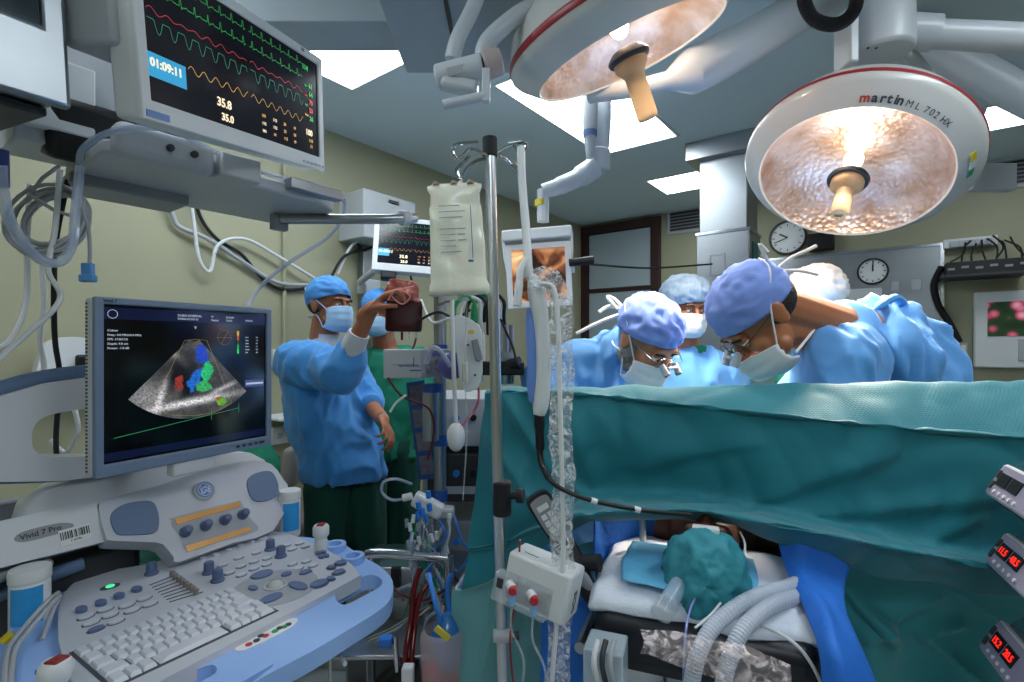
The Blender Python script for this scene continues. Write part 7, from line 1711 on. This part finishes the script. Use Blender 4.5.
b = MB(); b.ball(H @ V((0, .04, .0)), (.0765, .076, .062), H.to_3x3(), 26, 16); r_ = remesh(b, .004, 0); folds(r_, .0015, 80, (1, 1, 1), 3); r_.build('hair', M_hair, t, smooth=180)
shell(headgrid(H, 1.0, lambda th: .012+.03*math.cos(th), .011, puff=.045, wr=.004, seed=12), 'cap', M_capl, t)
maskon(H, 1.0, M_mask, t, -.03, -.128, 1.2, .016, True, .008, low=False)
b = MB(); b.tube(spl([P(796, 352, 1.25), P(806, 340, 1.28), P(818, 324, 1.315), P(828, 306, 1.345)], 5), .0035, 6); b.build('mask_tie', M_mask, t)
c0 = H @ V((0, .115, .03))
for pts in ([c0, c0+V((.03, -.02, .03)), c0+V((.07, -.03, .05)), c0+V((.09, -.03, .06))], [c0, c0+V((-.04, -.04, .03)), c0+V((-.06, -.05, .06)), c0+V((-.04, -.05, .04))], [c0, c0+V((.05, -.02, .0)), c0+V((.1, -.02, -.01))]):
    b = MB(); b.tube(spl(pts, 6), .0045, 8); b.build('cap_tie', M_capw, t)
eyes(H, t); glasses(H, t, True, M_dgrey)

# --- white capped surgeon behind
t = person('surgeon with bright white cap mostly hidden behind the surgeon in profile', (1.18, 2.05, 0))
H = hmat(P(816, 304, 1.93), (-.75, .25, -.6), (-.5, -.1, .8))
cx_, cy_ = 1.27, 2.08
def f(b):
    headprims(b, H, 1.0, False); b.cap(H @ V((0, .03, -.04)), (cx_, cy_, 1.4), .055, .065); b.cap((cx_, cy_, 1.38), (cx_, cy_, .95), .11, .12)
    for s_ in (-1, 1): S = V((cx_, cy_+s_*.16, 1.35)); E = V((cx_-.1, cy_+s_*.18, 1.1)); Wp = V((cx_-.3, cy_+s_*.1, 1.12)); b.cap(S, E, .05, .04); b.cap(E, Wp, .04, .03); hand(b, bone(Wp, (-.8, 0, -.2), (0, 0, -1)), -s_)
    legs(b, (cx_, cy_-.09, .9), (cx_, cy_+.09, .9), (cx_, cy_-.1, .1), (cx_, cy_+.1, .1), .08, .045)
skinbody(t, f, M_skin, .006)
def f(b):
    rings(b, [(cx_-.02, cy_, 1.43, .08, .08), (cx_, cy_, 1.38, .12, .16), (cx_, cy_, 1.3, .15, .2), (cx_, cy_, .9, .17, .2), (cx_, cy_, .4, .19, .22)], 0)
    for s_ in (-1, 1): S = V((cx_, cy_+s_*.16, 1.33)); E = V((cx_-.1, cy_+s_*.18, 1.1)); b.cap(S, E, .085, .07)
garment(t, 'gown', f, M_scrub, .012, .012, 7, (1, 1, .5), 25)
shoe(t, (cx_, cy_-.1), (-1, 0), M_shoe); shoe(t, (cx_, cy_+.1), (-1, 0), M_shoe)
shell(headgrid(H, 1.0, lambda th: -.0+.035*math.cos(th), .014, puff=.08, wr=.006, seed=14), 'cap', M_capw, t)
maskon(H, 1.0, M_mask, t, -.01, -.125, 1.2, .014); eyes(H, t)
# ---------------------------------------------------------------- camera and rendering look
cam = bpy.data.cameras.new('camera'); co = bpy.data.objects.new('camera', cam); COL.objects.link(co)
co.location = CAM; co.rotation_euler = (R(90), 0, 0); cam.sensor_width = 36; cam.lens = F/1024*36; cam.shift_y = 4/1024; cam.clip_start = .02
SC.camera = co
w = bpy.data.worlds.new('world'); SC.world = w; w.use_nodes = True; w.node_tree.nodes['Background'].inputs[0].default_value = (.5, .6, .7, 1); w.node_tree.nodes['Background'].inputs[1].default_value = .3
SC.view_settings.view_transform = 'Standard'; SC.view_settings.look = 'None'; SC.view_settings.exposure = .15; SC.view_settings.gamma = 1; SC.view_settings.use_curve_mapping = False
